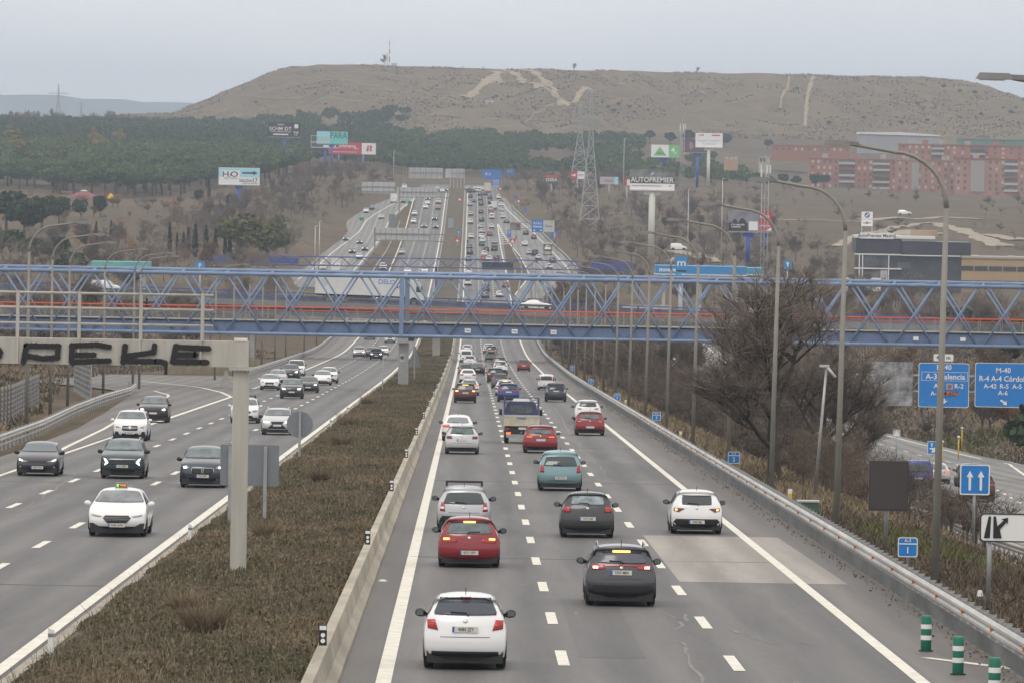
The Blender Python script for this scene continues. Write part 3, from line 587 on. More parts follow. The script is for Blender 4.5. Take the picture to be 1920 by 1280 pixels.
def walker():
    """a dark figure in mid-stride on the footbridge deck, one skinned body"""
    x = at(274, 590, FB + 1.3).x; z = fz(605) + .02; t = thing("person", "person in dark clothes walking across the footbridge behind the orange handrail", "person", (x, FB + 1.3, z))
    J = [(0, 0, .95, .13), (0, 0, 1.2, .15), (.02, 0, 1.42, .16), (.03, 0, 1.53, .06), (.05, 0, 1.64, .095), (.06, 0, 1.76, .075), (.12, -.09, .9, .09), (.26, -.09, .52, .065), (.42, -.09, .08, .05), (.52, -.09, .04, .04), (-.08, .09, .9, .09), (-.16, .09, .5, .065), (-.38, .09, .12, .05), (-.3, .09, .04, .04), (.02, -.2, 1.42, .06), (-.1, -.24, 1.14, .045), (.04, -.25, .9, .035), (.02, .2, 1.42, .06), (.14, .24, 1.14, .045), (.3, .22, .96, .035)]
    E_ = [(0, 1), (1, 2), (2, 3), (3, 4), (4, 5), (0, 6), (6, 7), (7, 8), (8, 9), (0, 10), (10, 11), (11, 12), (12, 13), (2, 14), (14, 15), (15, 16), (2, 17), (17, 18), (18, 19)]
    me = D.meshes.new("body"); me.from_pydata([j[:3] for j in J], E_, []); me.materials.append(mat("dark_clothes", (.022, .024, .035), .8)); o = link("body", me, t); m_ = o.modifiers.new("skin", 'SKIN')
    for k, j in enumerate(J): me.skin_vertices[0].data[k].radius = (j[3], j[3])
    me.skin_vertices[0].data[0].use_root = True; sb = o.modifiers.new("smooth", 'SUBSURF'); sb.levels = sb.render_levels = 1
    b = MB(); b.tube([(.03, 0, 1.66), (.035, 0, 1.74), (.045, 0, 1.82), (.05, 0, 1.85)], [.1, .11, .085, .03], 10); b.build("hair", M_BLACK, t)
walker()
# ------------------------------------------------------------------ far footbridge
def far_footbridge():
    Y = 1500.0; a = at(385, 478, Y); c = at(1186, 489, Y); t = thing("footbridge", "darker blue lattice footbridge farther up the motorway, behind the lorry bridge", "footbridge", (0, Y, 0)); zt = a.z; h = 2.05
    b = MB()
    for y in (0, 2.5):
        for z in (zt, zt - h): b.tube([(a.x, y, z), (c.x, y, z)], .13, 6)
        n = 44; st = (c.x - a.x) / n
        for k in range(n): b.tube([(a.x + st * k, y, zt - (h if k % 2 else 0)), (a.x + st * (k + 1), y, zt - (0 if k % 2 else h))], .07, 5)
    b.build("truss", M_BRIDGE2, t)
    b = MB(); b.box(((a.x + c.x) / 2, 1.25, zt - h - .05), (c.x - a.x, 2.4, .16)); b.build("deck", M_BRIDGE2, t)
    for p0, p1 in ((a.x, at(560, 480, Y).x), (at(1110, 480, Y).x, c.x)):
        b = MB(); b.box(((p0 + p1) / 2, .05, zt - h / 2), (p1 - p0, .04, h * .7)); b.build("screen", M_BRIDGE2, t)
    for px in (512, 818, 1160):
        x = at(px, 500, Y).x; g = GZ(x, Y) if px != 818 else float(zc(Y)) + .3; b = MB(); b.box((x, 1.2, (g + zt - h) / 2), (.5, .9, zt - h - g + .2)); b.build("pier", M_BRIDGE2 if px == 818 else M_CONC, t)
far_footbridge()
# ------------------------------------------------------------------ lorry bridge (overpass)
OVY = 925.0
OVZ = at(760, 574, OVY).z; OVX = at(760, 574, OVY).x; SL = -.021
def ovz(x): return OVZ + (x - OVX) * SL
def overpass():
    t = thing("overpass", "concrete road bridge with blue parapet rail carrying the white lorry over the motorway", "bridge", (0, OVY, 0)); xa, xb = -95.0, 75.0
    def slab(b, y0, y1, z0, z1, xa=xa, xb=xb):
        b.add([(xa, y0, ovz(xa) + z0), (xb, y0, ovz(xb) + z0), (xb, y1, ovz(xb) + z0), (xa, y1, ovz(xa) + z0), (xa, y0, ovz(xa) + z1), (xb, y0, ovz(xb) + z1), (xb, y1, ovz(xb) + z1), (xa, y1, ovz(xa) + z1)], [(3, 2, 1, 0), (4, 5, 6, 7), (0, 1, 5, 4), (1, 2, 6, 5), (2, 3, 7, 6), (3, 0, 4, 7)])
    b = MB(); slab(b, -1, 11, -.5, -.02); slab(b, -1.15, -.7, -.75, .1); b.build("deck", mat("deck_concrete", (.22, .22, .22), .9, var=.12, vscale=.4), t)
    b = MB()
    for y in (.2, 3.3, 6.6, 9.8): slab(b, y - .5, y + .5, -2.0, -.5)
    b.build("girders", mat("girder_concrete", (.17, .17, .18), .9, var=.15, vscale=.4), t)
    b = MB(); slab(b, -.6, 10.6, -.02, .0); b.build("roadway", M_ASPH2, t)
    b = MB(); slab(b, -.72, -.62, .1, .42); slab(b, -.72, -.64, .62, .95); x = xa
    while x < xb: b.box((x, -.6, ovz(x) + .5), (.12, .1, .95)); x += 2.5
    b.build("near_parapet", M_RAIL2, t)
    b = MB(); slab(b, 10.55, 10.7, .95, 1.12); slab(b, 10.6, 10.68, .1, .55); x = xa
    while x < xb: b.box((x, 10.65, ovz(x) + .5), (.22, .12, 1.1)); x += 4.6
    b.build("far_parapet", M_BRIDGE2, t)
    for px in (818, 1180, 470, 250):
        x = at(px, 640, OVY).x; g = GZ(x, OVY + 5) - .3; b = MB(); b.box((x, 5, (g + ovz(x) - 2.0) / 2), (1.1, 8, ovz(x) - 2.02 - g)); b.build("pier", M_CONC, t)
overpass()
# ------------------------------------------------------------------ sign gantry with sprayed letters
GY = 164.0
def gantry():
    ex = at(466, 660, GY).x; zt = at(440, 640, GY).z; zb = at(440, 688, GY).z; t = thing("sign_gantry", "cream steel sign gantry sprayed with black letters and topped by a railing", "gantry", (0, GY, 0)); x0 = -23.5; bz = (zt + zb) / 2
    b = MB(); b.box(((ex + x0) / 2, .22, bz), (ex - x0, .44, zt - zb)); b.build("beam", M_CREAM, t)
    for k in range(9):
        x = at(33 + 114.5 * (k - 5), 640, GY).x; 
        if x < x0: continue
        b = MB(); b.box((x, -.03, bz), (.05, .055, zt - zb - .01)); b.build("beam_seam", M_CREAM, t)
    px = at(447, 900, GY); g = float(med_z(np.array([px.x]), np.array([GY]))[0]) - .1
    b = MB(); w = .405; b.box((0, .22, (g + zb) / 2 - .04), (w, .36, zb - g - .09)); b.box((0, .22, g + .1), (w + .22, .56, .05)); o = b.build("column", M_CREAM, t, (px.x + .02, 0, 0))
    b = MB(); b.box((px.x + .03, .22, zb - .04), (.62, .6, .07))
    for k in range(6): b.box((px.x - .22 + .1 * k, -.06, zb - .09), (.03, .03, .03))
    b.build("bolted_flange", M_CREAM, t)
    b = MB(); b.box((at(451, 640, GY).x, .2, zt + .04), (.33, .42, .07)); b.build("cap", M_WHITE, t)
    rl = at(400, 600, GY).x; zs = [at(250, q, GY).z for q in (552, 580, 609)]
    for yy in (0.02, ):
        for k, z in enumerate(zs):
            b = MB(); b.tube([(x0, yy, z), (rl, yy, z)], .035, 8); b.build("rail", M_CREAM, t)
    for k in range(9):
        x = at(33 + 115.5 * (k - 5), 600, GY).x
        if x < x0: continue
        b = MB(); b.box((x, .0, (zs[0] + zt) / 2 + .02), (.085, .07, zs[0] - zt + .06)); b.build("rail_upright", M_CREAM, t)
    # sprayed lettering: soft round strokes, one mesh per letter
    spray = mat("black_spray", (.012, .012, .012), .55)
    def stroke(b, pts, w):
        """ragged flat ribbon of paint with round ends"""
        Q = []
        for (ax, ay), (bx, by) in zip(pts, pts[1:]):
            n = max(2, int(math.hypot(bx - ax, by - ay) / 4))
            for k in range(n): Q.append((ax + (bx - ax) * k / n, ay + (by - ay) * k / n))
        Q.append(pts[-1])
        for (qx, qy) in Q:
            c = at(qx, qy, GY); r = w / sc(GY) / 2 * random.uniform(.92, 1.06); yo = -.0655 - random.uniform(0, .002)
            b.add([(c.x + r * math.cos(R(30 * j)), yo, c.z + r * math.sin(R(30 * j))) for j in range(12)], [tuple(range(12))])
            for _ in range(3):
                a_, q_ = random.uniform(0, 6.283), r * random.uniform(1.0, 1.35); e_ = random.uniform(.006, .016); cx, cz = c.x + q_ * math.cos(a_), c.z + q_ * math.sin(a_)
                b.add([(cx + e_ * math.cos(R(90 * j)), -.0652, cz + e_ * math.sin(R(90 * j))) for j in range(4)], [(0, 1, 2, 3)])
    for nm, strokes in (("P", [[(44, 678), (50, 648)], [(50, 648), (110, 649)], [(110, 649), (108, 668)], [(108, 670), (80, 672), (54, 667)]]),
                        ("E", [[(135, 648), (134, 677)], [(137, 648), (180, 646), (205, 650)], [(140, 665), (176, 665)], [(136, 679), (170, 677), (205, 676)]]),
                        ("K", [[(235, 649), (231, 678)], [(290, 648), (288, 660), (240, 667)], [(236, 676), (272, 677), (302, 677), (310, 681)]]),
                        ("E", [[(330, 649), (324, 677)], [(330, 650), (360, 652), (391, 653)], [(334, 665), (367, 665)], [(326, 678), (360, 678), (388, 679)]]), ("O", [[(-4, 652), (1, 660), (-2, 668), (-10, 674)]])):
        b = MB()
        for s_ in strokes: stroke(b, s_, 11)
        b.build("sprayed_letter", spray, t)
    b = MB(); b.box((x0 + .2, .22, (zb + float(zc(GY))) / 2), (.4, .36, zb - float(zc(GY)))); b.build("column", M_CREAM, t)
gantry()
# ------------------------------------------------------------------ sign backs in the median
def sign_back(name, label, px0, py0, px1, py1, Y, kind='rect', posts=(), base=None):
    c = at((px0 + px1) / 2, (py0 + py1) / 2, Y); w, h = (px1 - px0) / sc(Y), (py1 - py0) / sc(Y); g = float(med_z(np.array([c.x]), np.array([Y]))[0]) if c.x < -2.9 and c.x > -8.4 else GZ(c.x, Y)
    t = thing(name, label, "road sign", (c.x, Y, g)); z = c.z - g; b = MB()
    if kind == 'round': P = [(w / 2 * math.cos(R(12 * k)), z + w / 2 * math.sin(R(12 * k))) for k in range(30)]
    elif kind == 'tri': P = [(-w / 2, z - h / 2), (w / 2, z - h / 2), (.06, z + h / 2), (-.06, z + h / 2)]
    else: P = [(p[0], p[1] + z) for p in rrect(w, h, .05)]
    b.prism(P, 0, .05); b.build("plate", M_SIGNBACK, t)
    for p in posts:
        xx = at(p, py1, Y).x - c.x; b = MB(); b.box((xx, -.06, (z + h / 2) / 2 - .05), (.11, .1, z + h / 2)); b.build("post", M_GALV, t)
    return t
sign_back("road_sign", "grey back of a rectangular road sign on two posts behind the gantry column", 413, 833, 523, 910, 205, 'rect', (431, 497))
sign_back("road_sign", "grey back of a round road sign on a single post in the median", 537, 770, 587, 820, 297, 'round', (562,))
sign_back("road_sign", "grey back of a triangular road sign behind the footbridge pier", 766, 648, 789, 688, 640, 'tri', (777,))
t = thing("road_sign", "thin road sign seen edge on, standing in the median before the footbridge pier", "road sign", (at(717, 735, 560).x, 560, float(zc(560)) + .3))
b = MB(); b.box((0, 0, .9), (.09, .09, 1.8)); b.build("post", M_GALV, t); b = MB(); b.box((0, 0, 2.0), (.05, .9, 1.9)); b.build("plate", M_LGREY, t)
# ------------------------------------------------------------------ tall lamp posts
def lamp_mesh(h=12.0, arm=2.7, r=.115):
    b = MB(); b.tube([(0, 0, 0), (0, 0, h - 1.7)], [r, r * .62], 10)
    P = [(0, 0, h - 1.7)]; 
    for k in range(1, 9): a = R(90 * k / 8); P.append((-(1 - math.cos(a)) * 1.5, 0, h - 1.7 + math.sin(a) * 1.5))
    P.append((-arm, 0, h - .02)); b.tube(P, [r * .62] * 2 + [r * .45] * (len(P) - 2), 8)
    return b
pole_me = lamp_mesh().mesh("pole", [M_POST])
b = MB(); b.box((-3.05, 0, 12.0), (.75, .26, .13), 0, 0, .8); b.box((-2.6, 0, 11.99), (.3, .12, .1)); head_me = b.mesh("lamp_head", [mat("lamp_head_grey", (.20, .20, .195), .5, var=.06)])
b = MB(); b.box((-3.1, 0, 11.925), (.5, .2, .03)); lens_me = b.mesh("lens", [M_LGREY])
def street_lamp(x, y, z, label, rz=0.0, group="street lamps along the motorway", lean=0.0, s=1.0):
    t = thing("street_lamp", label, "street lamp", (x, y, z), rz, group, ry=lean); t.scale = (s, s, s)
    link("pole", pole_me, t); hd = link("lamp_head", head_me, t); link("lens", lens_me, hd); return t
YR = [130, 175, 222, 270, 315, 365, 414, 464, 512, 560, 609, 660, 710, 765, 822, 880, 1010, 1070, 1130, 1200, 1270, 1340]
for k, y in enumerate(YR):
    street_lamp(12.85 if k else 13.3, y if k else 128, float(zc(y)) - .05 + (0 if k else .13), "%s tall lamp post behind the outbound guardrail, counted from the camera" % ORD[k], 0, "lamp posts behind the outbound guardrail", R(.75) if y < 600 else R(.3))
YL = [(285, -26.3), (361, -24.9), (418, -27.3), (468, -29.3), (515, -29.4), (545, -28.6), (575, -29.6), (660, -26.2), (705, -26.0), (752, -25.9), (800, -25.9), (850, -25.8), (900, -25.8), (1000, -25.8), (1080, -25.8), (1160, -26)]
for k, (y, x) in enumerate(YL):
    street_lamp(x, y, GZ(x, y) - .05, "%s tall lamp post beside the inbound lanes, counted from the camera" % ORD[k], math.pi, "lamp posts beside the inbound lanes")
# low double-armed lamp and a thin post among the trees on the right
t = thing("street_lamp", "short lamp post with a tilted bright head below the right embankment", "street lamp", (at(1527, 960, 262).x, 262, GZ(at(1527, 960, 262).x, 262)))
hh = at(1545, 690, 262).z - t.location.z; b = MB(); b.tube([(0, 0, 0), (.38, 0, hh)], [.07, .05], 8); b.build("pole", M_GALV, t); b = MB(); b.tube([(.36, 0, hh + .12), (.75, -.2, hh - .35)], .06, 6); b.box((.3, 0, hh + .1), (.4, .2, .09)); b.build("lamp_head", M_LGREY, t)
# small signs seen up the far lanes get built with the other signs
# ------------------------------------------------------------------ cars
M_GLASS = mat("car_glass", (.055, .066, .07), .06, spec=.6)
M_GLASSL = mat("car_glass_light", (.13, .16, .165), .08, spec=.6, var=.35, vscale=2.2)
M_GLASSD = mat("car_glass_dark", (.012, .015, .018), .06, spec=.6)
M_TYRE = mat("tyre_rubber", (.016, .016, .017), .8)
M_RIM = mat("wheel_rim", (.28, .28, .29), .35, .7)
M_TRIM = mat("car_black_trim", (.018, .018, .02), .55)
M_TAIL = mat("tail_light_red", (.42, .02, .02), .25, coat=.5)
M_TAILD = mat("tail_light_dark_red", (.16, .012, .015), .25, coat=.5)
M_BRAKE = mat("brake_light_lit", (.8, .1, .04), .3, emit=(1, .16, .04), estr=1.3)
M_BRAKEY = mat("brake_light_hot", (.9, .5, .2), .3, emit=(1, .62, .14), estr=1.6)
M_HEAD = mat("headlight_lens", (.32, .33, .34), .15, .2, coat=.6)
M_HEADON = mat("headlight_lit", (.9, .9, .85), .3, emit=(1, .97, .88), estr=2.2)
M_CHROME = mat("chrome_trim", (.6, .6, .6), .2, .9)
M_PLATE = mat("number_plate", (.62, .61, .55), .5, var=.05)
M_PBLUE = mat("plate_blue", (.02, .1, .45), .5)
M_MIRRORG = mat("mirror_glass", (.2, .24, .25), .05, .6)
def paint(name, c, metal=0.0, rough=.28): return mat("car_paint_" + name, c, rough, metal, coat=.7, spec=.5)
PT = dict(white=paint("white", (.80, .80, .80)), silver=paint("silver", (.50, .51, .53), .35), lsilver=paint("light_silver", (.56, .57, .58), .2), grey=paint("grey", (.13, .135, .15), .3), dgrey=paint("dark_grey", (.055, .056, .066), .3),
          black=paint("black", (.022, .022, .025), .1), red=paint("red", (.25, .011, .02)), dred=paint("dark_red", (.11, .015, .02), .2), orange=paint("orange", (.5, .09, .03)), blue=paint("blue", (.03, .055, .22), .2), teal=paint("teal", (.20, .33, .35), .3), green=paint("dark_green", (.045, .075, .085), .3),
          navy=paint("navy", (.045, .062, .085), .3), cream=paint("cream", (.58, .55, .45)), lblue=paint("pale_blue", (.12, .2, .33), .2), matt=paint("matt_black", (.034, .036, .04), .1, .42))
KIND = {  # chains as (y metres from the tail, share of the height); front as (y share of length, share of height)
 'hatch': dict(W=1.77, H=1.47, L=4.2, rear=[(.12, .17), (.03, .21), (0, .30), (0, .42), (.03, .50), (.06, .58), (.10, .66), (.20, .75), (.33, .86), (.44, .925), (.38, .955), (.6, .985)], g=0),
 'suv': dict(W=1.84, H=1.63, L=4.45, rear=[(.14, .17), (.03, .22), (0, .33), (.0, .43), (.03, .50), (.06, .57), (.10, .65), (.18, .74), (.29, .85), (.38, .92), (.30, .95), (.6, .985)], g=1),
 'sedan': dict(W=1.83, H=1.46, L=4.75, rear=[(.12, .17), (.03, .21), (0, .32), (.0, .45), (.02, .55), (.05, .645), (.38, .675), (.62, .695), (.98, .82), (1.3, .93), (1.55, .97), (1.8, .99)], g=0),
 'wagon': dict(W=1.78, H=1.5, L=4.5, rear=[(.12, .17), (.03, .21), (0, .30), (0, .42), (.02, .50), (.05, .58), (.09, .63), (.2, .73), (.36, .84), (.48, .91), (.45, .95), (.7, .985)], g=0),
 'mpv': dict(W=1.81, H=1.64, L=4.3, rear=[(.12, .17), (.03, .21), (0, .3), (0, .42), (.02, .5), (.04, .57), (.07, .63), (.15, .73), (.28, .84), (.38, .91), (.34, .95), (.6, .985)], g=1),
 'van': dict(W=1.87, H=1.86, L=4.5, rear=[(.08, .14), (.02, .18), (0, .28), (0, .4), (.015, .5), (.03, .56), (.05, .62), (.08, .74), (.12, .86), (.16, .93), (.2, .965), (.4, .99)], g=2)}
FRONT = {0: [(.36, 1.0), (.47, .99), (.545, .955), (.65, .82), (.755, .69), (.84, .65), (.91, .585), (.955, .52), (.985, .45), (1.0, .35), (.996, .24), (.975, .17)],
         1: [(.36, 1.0), (.47, .992), (.555, .955), (.65, .82), (.745, .70), (.84, .665), (.92, .615), (.965, .56), (.99, .48), (1.0, .36), (.996, .25), (.975, .16)],
         2: [(.3, 1.0), (.5, .995), (.63, .96), (.715, .8), (.79, .645), (.86, .60), (.93, .54), (.97, .48), (.99, .41), (1.0, .31), (.996, .22), (.975, .13)]}
GW = {0: ([.1, .2, .32, .45, .56, .65, .75, .87, .95, 1.0], [.92, .965, .99, 1.0, .985, .945, .86, .76, .70, .60]),
      1: ([.1, .2, .32, .45, .56, .65, .75, .87, .95, 1.0], [.92, .965, .99, 1.0, .99, .955, .885, .80, .745, .64]),
      2: ([.1, .2, .32, .45, .56, .65, .75, .87, .95, 1.0], [.95, .98, 1, 1.0, .995, .985, .955, .915, .87, .76])}
FXS = [0, .3, .55, .72, .84, .92, .97, 1.0]
class Shape:
    def __init__(s, kind, **kw):
        k = dict(KIND[kind]); k.update({a: b for a, b in kw.items() if a in ('W', 'H', 'L')}); s.W, s.H, s.L, s.g = k['W'], k['H'], k['L'], k['g']
        H, L = s.H, s.L; s.nr = len(k['rear']); s.ch = [(y, z * H) for y, z in k['rear']] + [(max(y * L, k['rear'][-1][0] + .25), z * H) for y, z in FRONT[s.g]]
        s.dv = []
        for j, (y, z) in enumerate(s.ch):
            if j < s.nr - 2: s.dv.append((.15 if z < .62 * H else .11, 0 if z < .6 * H else -.03))
            elif j < s.nr: s.dv.append((.06, -.05))
            elif j < s.nr + 3: s.dv.append((-.02, -.055))
            elif j < s.nr + 5: s.dv.append((-.16, -.03))
            elif j < s.nr + 8: s.dv.append((-.11, -.05))
            else: s.dv.append((-.26, 0))
    def hw(s, y, z):
        t = 1 - .05 * max(0, 1 - y / (.16 * s.L)) ** 2 - .07 * max(0, 1 - (s.L - y) / (.2 * s.L)) ** 2
        return s.W / 2 * float(np.interp(z / s.H, *GW[s.g])) * t
    def pt(s, j, fx):
        y, z = s.ch[j]; dy, dz = s.dv[j]; q = abs(fx) ** 2.6
        return (fx * s.hw(y, z), y + dy * q, z + dz * q)
    def surf(s, x, z, front):
        J = range(s.nr + 2, len(s.ch)) if front else range(0, s.nr); zs = []; ys = []
        for j in J:
            y, zz = s.ch[j]; q = min(1, abs(x) / s.hw(y, zz)) ** 2.6; zs.append(zz + s.dv[j][1] * q); ys.append(y + s.dv[j][0] * q)
        o = np.argsort(zs); return float(np.interp(z, np.array(zs)[o], np.array(ys)[o]))
    def body(s, b, m=0, mt=1):
        fx = [-f for f in FXS[:0:-1]] + FXS; n = len(fx); J = len(s.ch)
        b.add([s.pt(j, f) for j in range(J) for f in fx], [(j * n + k, j * n + k + 1, (j + 1) * n + k + 1, (j + 1) * n + k) for j in range(J - 1) for k in range(n - 1)], m, True)
        zb = .17 * s.H; Kk = 6
        for sd in (-1, 1):
            vs = []
            for j in range(J):
                ex, ey, ez = s.pt(j, sd)
                for k in range(Kk):
                    z = ez + (min(zb, ez) - ez) * k / (Kk - 1); vs.append((sd * s.hw(s.ch[j][0], z) if k else ex, ey, z))
            b.add(vs, [(j * Kk + k, j * Kk + k + 1, (j + 1) * Kk + k + 1, (j + 1) * Kk + k) if sd < 0 else (j * Kk + k, (j + 1) * Kk + k, (j + 1) * Kk + k + 1, j * Kk + k + 1) for j in range(J - 1) for k in range(Kk - 1)], m, True)
            for yw in (.185 * s.L, .815 * s.L):   # wheel arch linings
                r = .36 * s.H / 1.5; q = [(sd * (s.hw(yw, .3 * s.H) + .006), yw + r * math.cos(R(15 * a)), .3 + r * math.sin(R(15 * a)) if a not in (0, 12) else .2) for a in range(13)]
                b.add(q, [tuple(range(13)) if sd > 0 else tuple(range(12, -1, -1))], mt)
        b.box((0, s.L / 2, .25), (s.W * .9, s.L - .3, .24), mt)  # underbody box, made low and wide to deepen the shade beneath the car
def resample(P, d=.13):
    Q = []
    for k, p in enumerate(P):
        q = P[(k + 1) % len(P)]; n = max(1, int(math.hypot(q[0] - p[0], q[1] - p[1]) / d + .5))
        for i in range(n): Q.append((p[0] + (q[0] - p[0]) * i / n, p[1] + (q[1] - p[1]) * i / n))
    return Q
def poly_patch(b, sh, P, front, proud, m=0, skirt=.03):
    """polygon given in the plane seen from behind (x,z), laid on the curved end of the body"""
    P = resample(P); n = len(P); cx = sum(p[0] for p in P) / n; cz = sum(p[1] for p in P) / n; vs = []; sg = 1 if front else -1; fs = []
    wide = max(p[0] for p in P) - min(p[0] for p in P); tall = max(p[1] for p in P) - min(p[1] for p in P); FR = (1.0, .8, .6, .4, .2) if wide > .3 else (1.0, .5)
    if wide > 3 * tall and len(P) > 8:      # long flat shapes: shrink towards their mid-line instead of their centre
        ax = max(0.0, wide / 2 - tall / 2); core = lambda p: (min(max(p[0], cx - ax), cx + ax), cz)
    else: core = lambda p: (cx, cz)
    for f in FR:
        for p in P: c = core(p); x, z = c[0] + (p[0] - c[0]) * f, c[1] + (p[1] - c[1]) * f; vs.append((x, sh.surf(x, z, front) + sg * proud, z))
    K_ = len(FR)
    for p in P: c = core(p); vs.append((c[0], sh.surf(c[0], c[1], front) + sg * proud, c[1]))
    for r in range(K_):
        for k in range(n): fs.append((r * n + k, r * n + (k + 1) % n, (r + 1) * n + (k + 1) % n, (r + 1) * n + k))
    b0 = len(vs)
    for p in P: vs.append((p[0], sh.surf(p[0], p[1], front) - sg * skirt, p[1]))
    for k in range(n): fs.append((k, b0 + k, b0 + (k + 1) % n, (k + 1) % n))
    b.add(vs, fs, m, True)
def trap(wb, zb, wt, zt, bow=.02, r=.05, n=5):
    """window outline: wider at the bottom, corners rounded, top edge bowed"""
    P = []
    for k in range(-n, n + 1): t = k / n; P.append((wb * t * (1 - r * .4), zb - bow * .6 * (1 - t * t)))
    P.append((wb, zb + r)); P.append((wt + (wb - wt) * .12, zt - (zt - zb) * .14))
    for k in range(n, -n - 1, -1): t = k / n; P.append((wt * t * (1 - r * .3), zt + bow * (1 - t * t) - (r * .4 if abs(k) == n else 0)))
    P.append((-wt - (wb - wt) * .12, zt - (zt - zb) * .14)); P.append((-wb, zb + r)); return P
def mir(P): return [(-x, z) for x, z in P][::-1]
def box_poly(x0, x1, z0, z1): return [(x0, z0), (x1, z0), (x1, z1), (x0, z1)]
wheel_me = {}
def wheel_meshes():
    b = MB(); b.tube([(-.1, 0, 0), (-.075, 0, 0), (.075, 0, 0), (.1, 0, 0)], [.27, .318, .318, .27], 20); wheel_me['t'] = b.mesh("tyre", [M_TYRE])
    b = MB(); b.tube([(.085, 0, 0), (.106, 0, 0)], [.205, .195], 16)
    for k in range(5): a = R(72 * k); b.box((.108, .1 * math.cos(a), .1 * math.sin(a)), (.008, .05, .05))
    wheel_me['r'] = b.mesh("rim", [M_RIM])
wheel_meshes()
def add_wheels(t, sh):
    for sx in (-1, 1):
        for y in (.185, .815):
            w = link("wheel", wheel_me['t'], t, (sx * (sh.W / 2 - .125), y * sh.L, .318), 0 if sx > 0 else math.pi); link("rim", wheel_me['r'], w)
def add_mirrors(t, sh, pm, z=None):
    z = z or .675 * sh.H; y = (.68 if sh.g < 2 else .72) * sh.L
    for sx in (-1, 1):
        b = MB(); c = (sx * (sh.W / 2 + .075), y, z); b.tube([(c[0] - sx * .13, y, z - .04), (c[0] - sx * .06, y, z - .02), (c[0], y, z), (c[0] + sx * .08, y, z), (c[0] + sx * .105, y, z)], [.03, .075, .088, .07, .025], 10, 0)
        o = b.build("mirror", pm, t); b = MB(); b.add([(c[0] - sx * .06, y - .09, z - .055), (c[0] + sx * .08, y - .085, z - .05), (c[0] + sx * .07, y - .085, z + .05), (c[0] - sx * .06, y - .09, z + .06)], [(0, 1, 2, 3) if sx > 0 else (3, 2, 1, 0)]); b.build("mirror_glass", M_MIRRORG, o)
def side_windows(t, sh, gm):
    zb, zt = .665 * sh.H, .90 * sh.H; y0 = sh.ch[sh.nr - 1][0] + (.25 if sh.g < 2 else .1); y1 = sh.ch[sh.nr + 2][0] + .05; y2 = sh.ch[sh.nr + 4][0] - .2; ym = (y0 + y1) / 2 + .1
    for sd in (-1, 1):
        for P in ([(y0 - .15, zb), (ym - .04, zb), (ym - .04, zt), (y0 + .1, zt)], [(ym + .04, zb), (y2, zb), (y1, zt), (ym + .04, zt)]):
            vs = [(sd * (sh.hw(y, z) + .008), y, z) for y, z in P]; b = MB(); b.add(vs, [(0, 1, 2, 3) if sd > 0 else (3, 2, 1, 0)]); b.build("side_window", gm, t)
def plate(t, sh, z, front, txt=None, y=None, half=False, x=0.0):
    w, h = .52, .115; yy = (sh.surf(x, z, front) if y is None else y) + (.035 if front else -.035); o = thing_part("number_plate", t, (x, yy, z)); b = MB(); b.box((0, 0, 0), (w, .02, h)); me = b.mesh("number_plate", [M_PLATE]); o.data = me
    q = 1 if front else -1; b = MB(); b.box((q * (w / 2 - .022) if front else -(w / 2 - .022), q * .011, 0), (.042, .004, h * .96)); b.build("plate_band", M_PBLUE, o)
    if txt: text(o, txt, .098, (-q * .015 if not front else -.015, q * .0125, -.002), M_DGREY, .001, rz=math.pi if front else 0, sx=.86)
    return o
def thing_part(name, parent, loc):
    o = D.objects.new(name, D.meshes.new(name)); COL.objects.link(o); o.parent = parent; o.location = loc; return o
def part(t, sh, name, polys, front, m, proud=.012, mirror=True, label=None):
    """one object per polygon; mirrored pairs become two objects"""
    for P in polys:
        for Q in ([P, mir(P)] if mirror else [P]):
            b = MB(); poly_patch(b, sh, Q, front, proud); o = b.build(name, m, t)
            if label: o["label"] = label
DEFR = dict(hatch=dict(glass=(.62, .98, .53, 1.27), tail=[[(.50, .83), (.78, .80), (.80, .93), (.55, .96)]], pz=.72, low=.36), suv=dict(glass=(.66, 1.09, .57, 1.42), tail=[[(.52, .92), (.82, .9), (.84, 1.04), (.56, 1.05)]], pz=.82, low=.52),
            sedan=dict(glass=(.62, 1.0, .53, 1.3), tail=[[(.45, .78), (.82, .76), (.84, .9), (.5, .92)]], pz=.62, low=.34), wagon=dict(glass=(.66, .96, .56, 1.3), tail=[[(.62, .64), (.8, .66), (.77, .95), (.64, .95)]], pz=.45, low=.5),
            mpv=dict(glass=(.68, 1.02, .58, 1.39), tail=[[(.67, .74), (.83, .76), (.8, 1.06), (.69, 1.04)]], pz=.53, low=.3), van=dict(glass=(.68, 1.1, .62, 1.55), tail=[[(.76, .75), (.87, .75), (.86, 1.1), (.78, 1.1)]], pz=.7, low=.36))
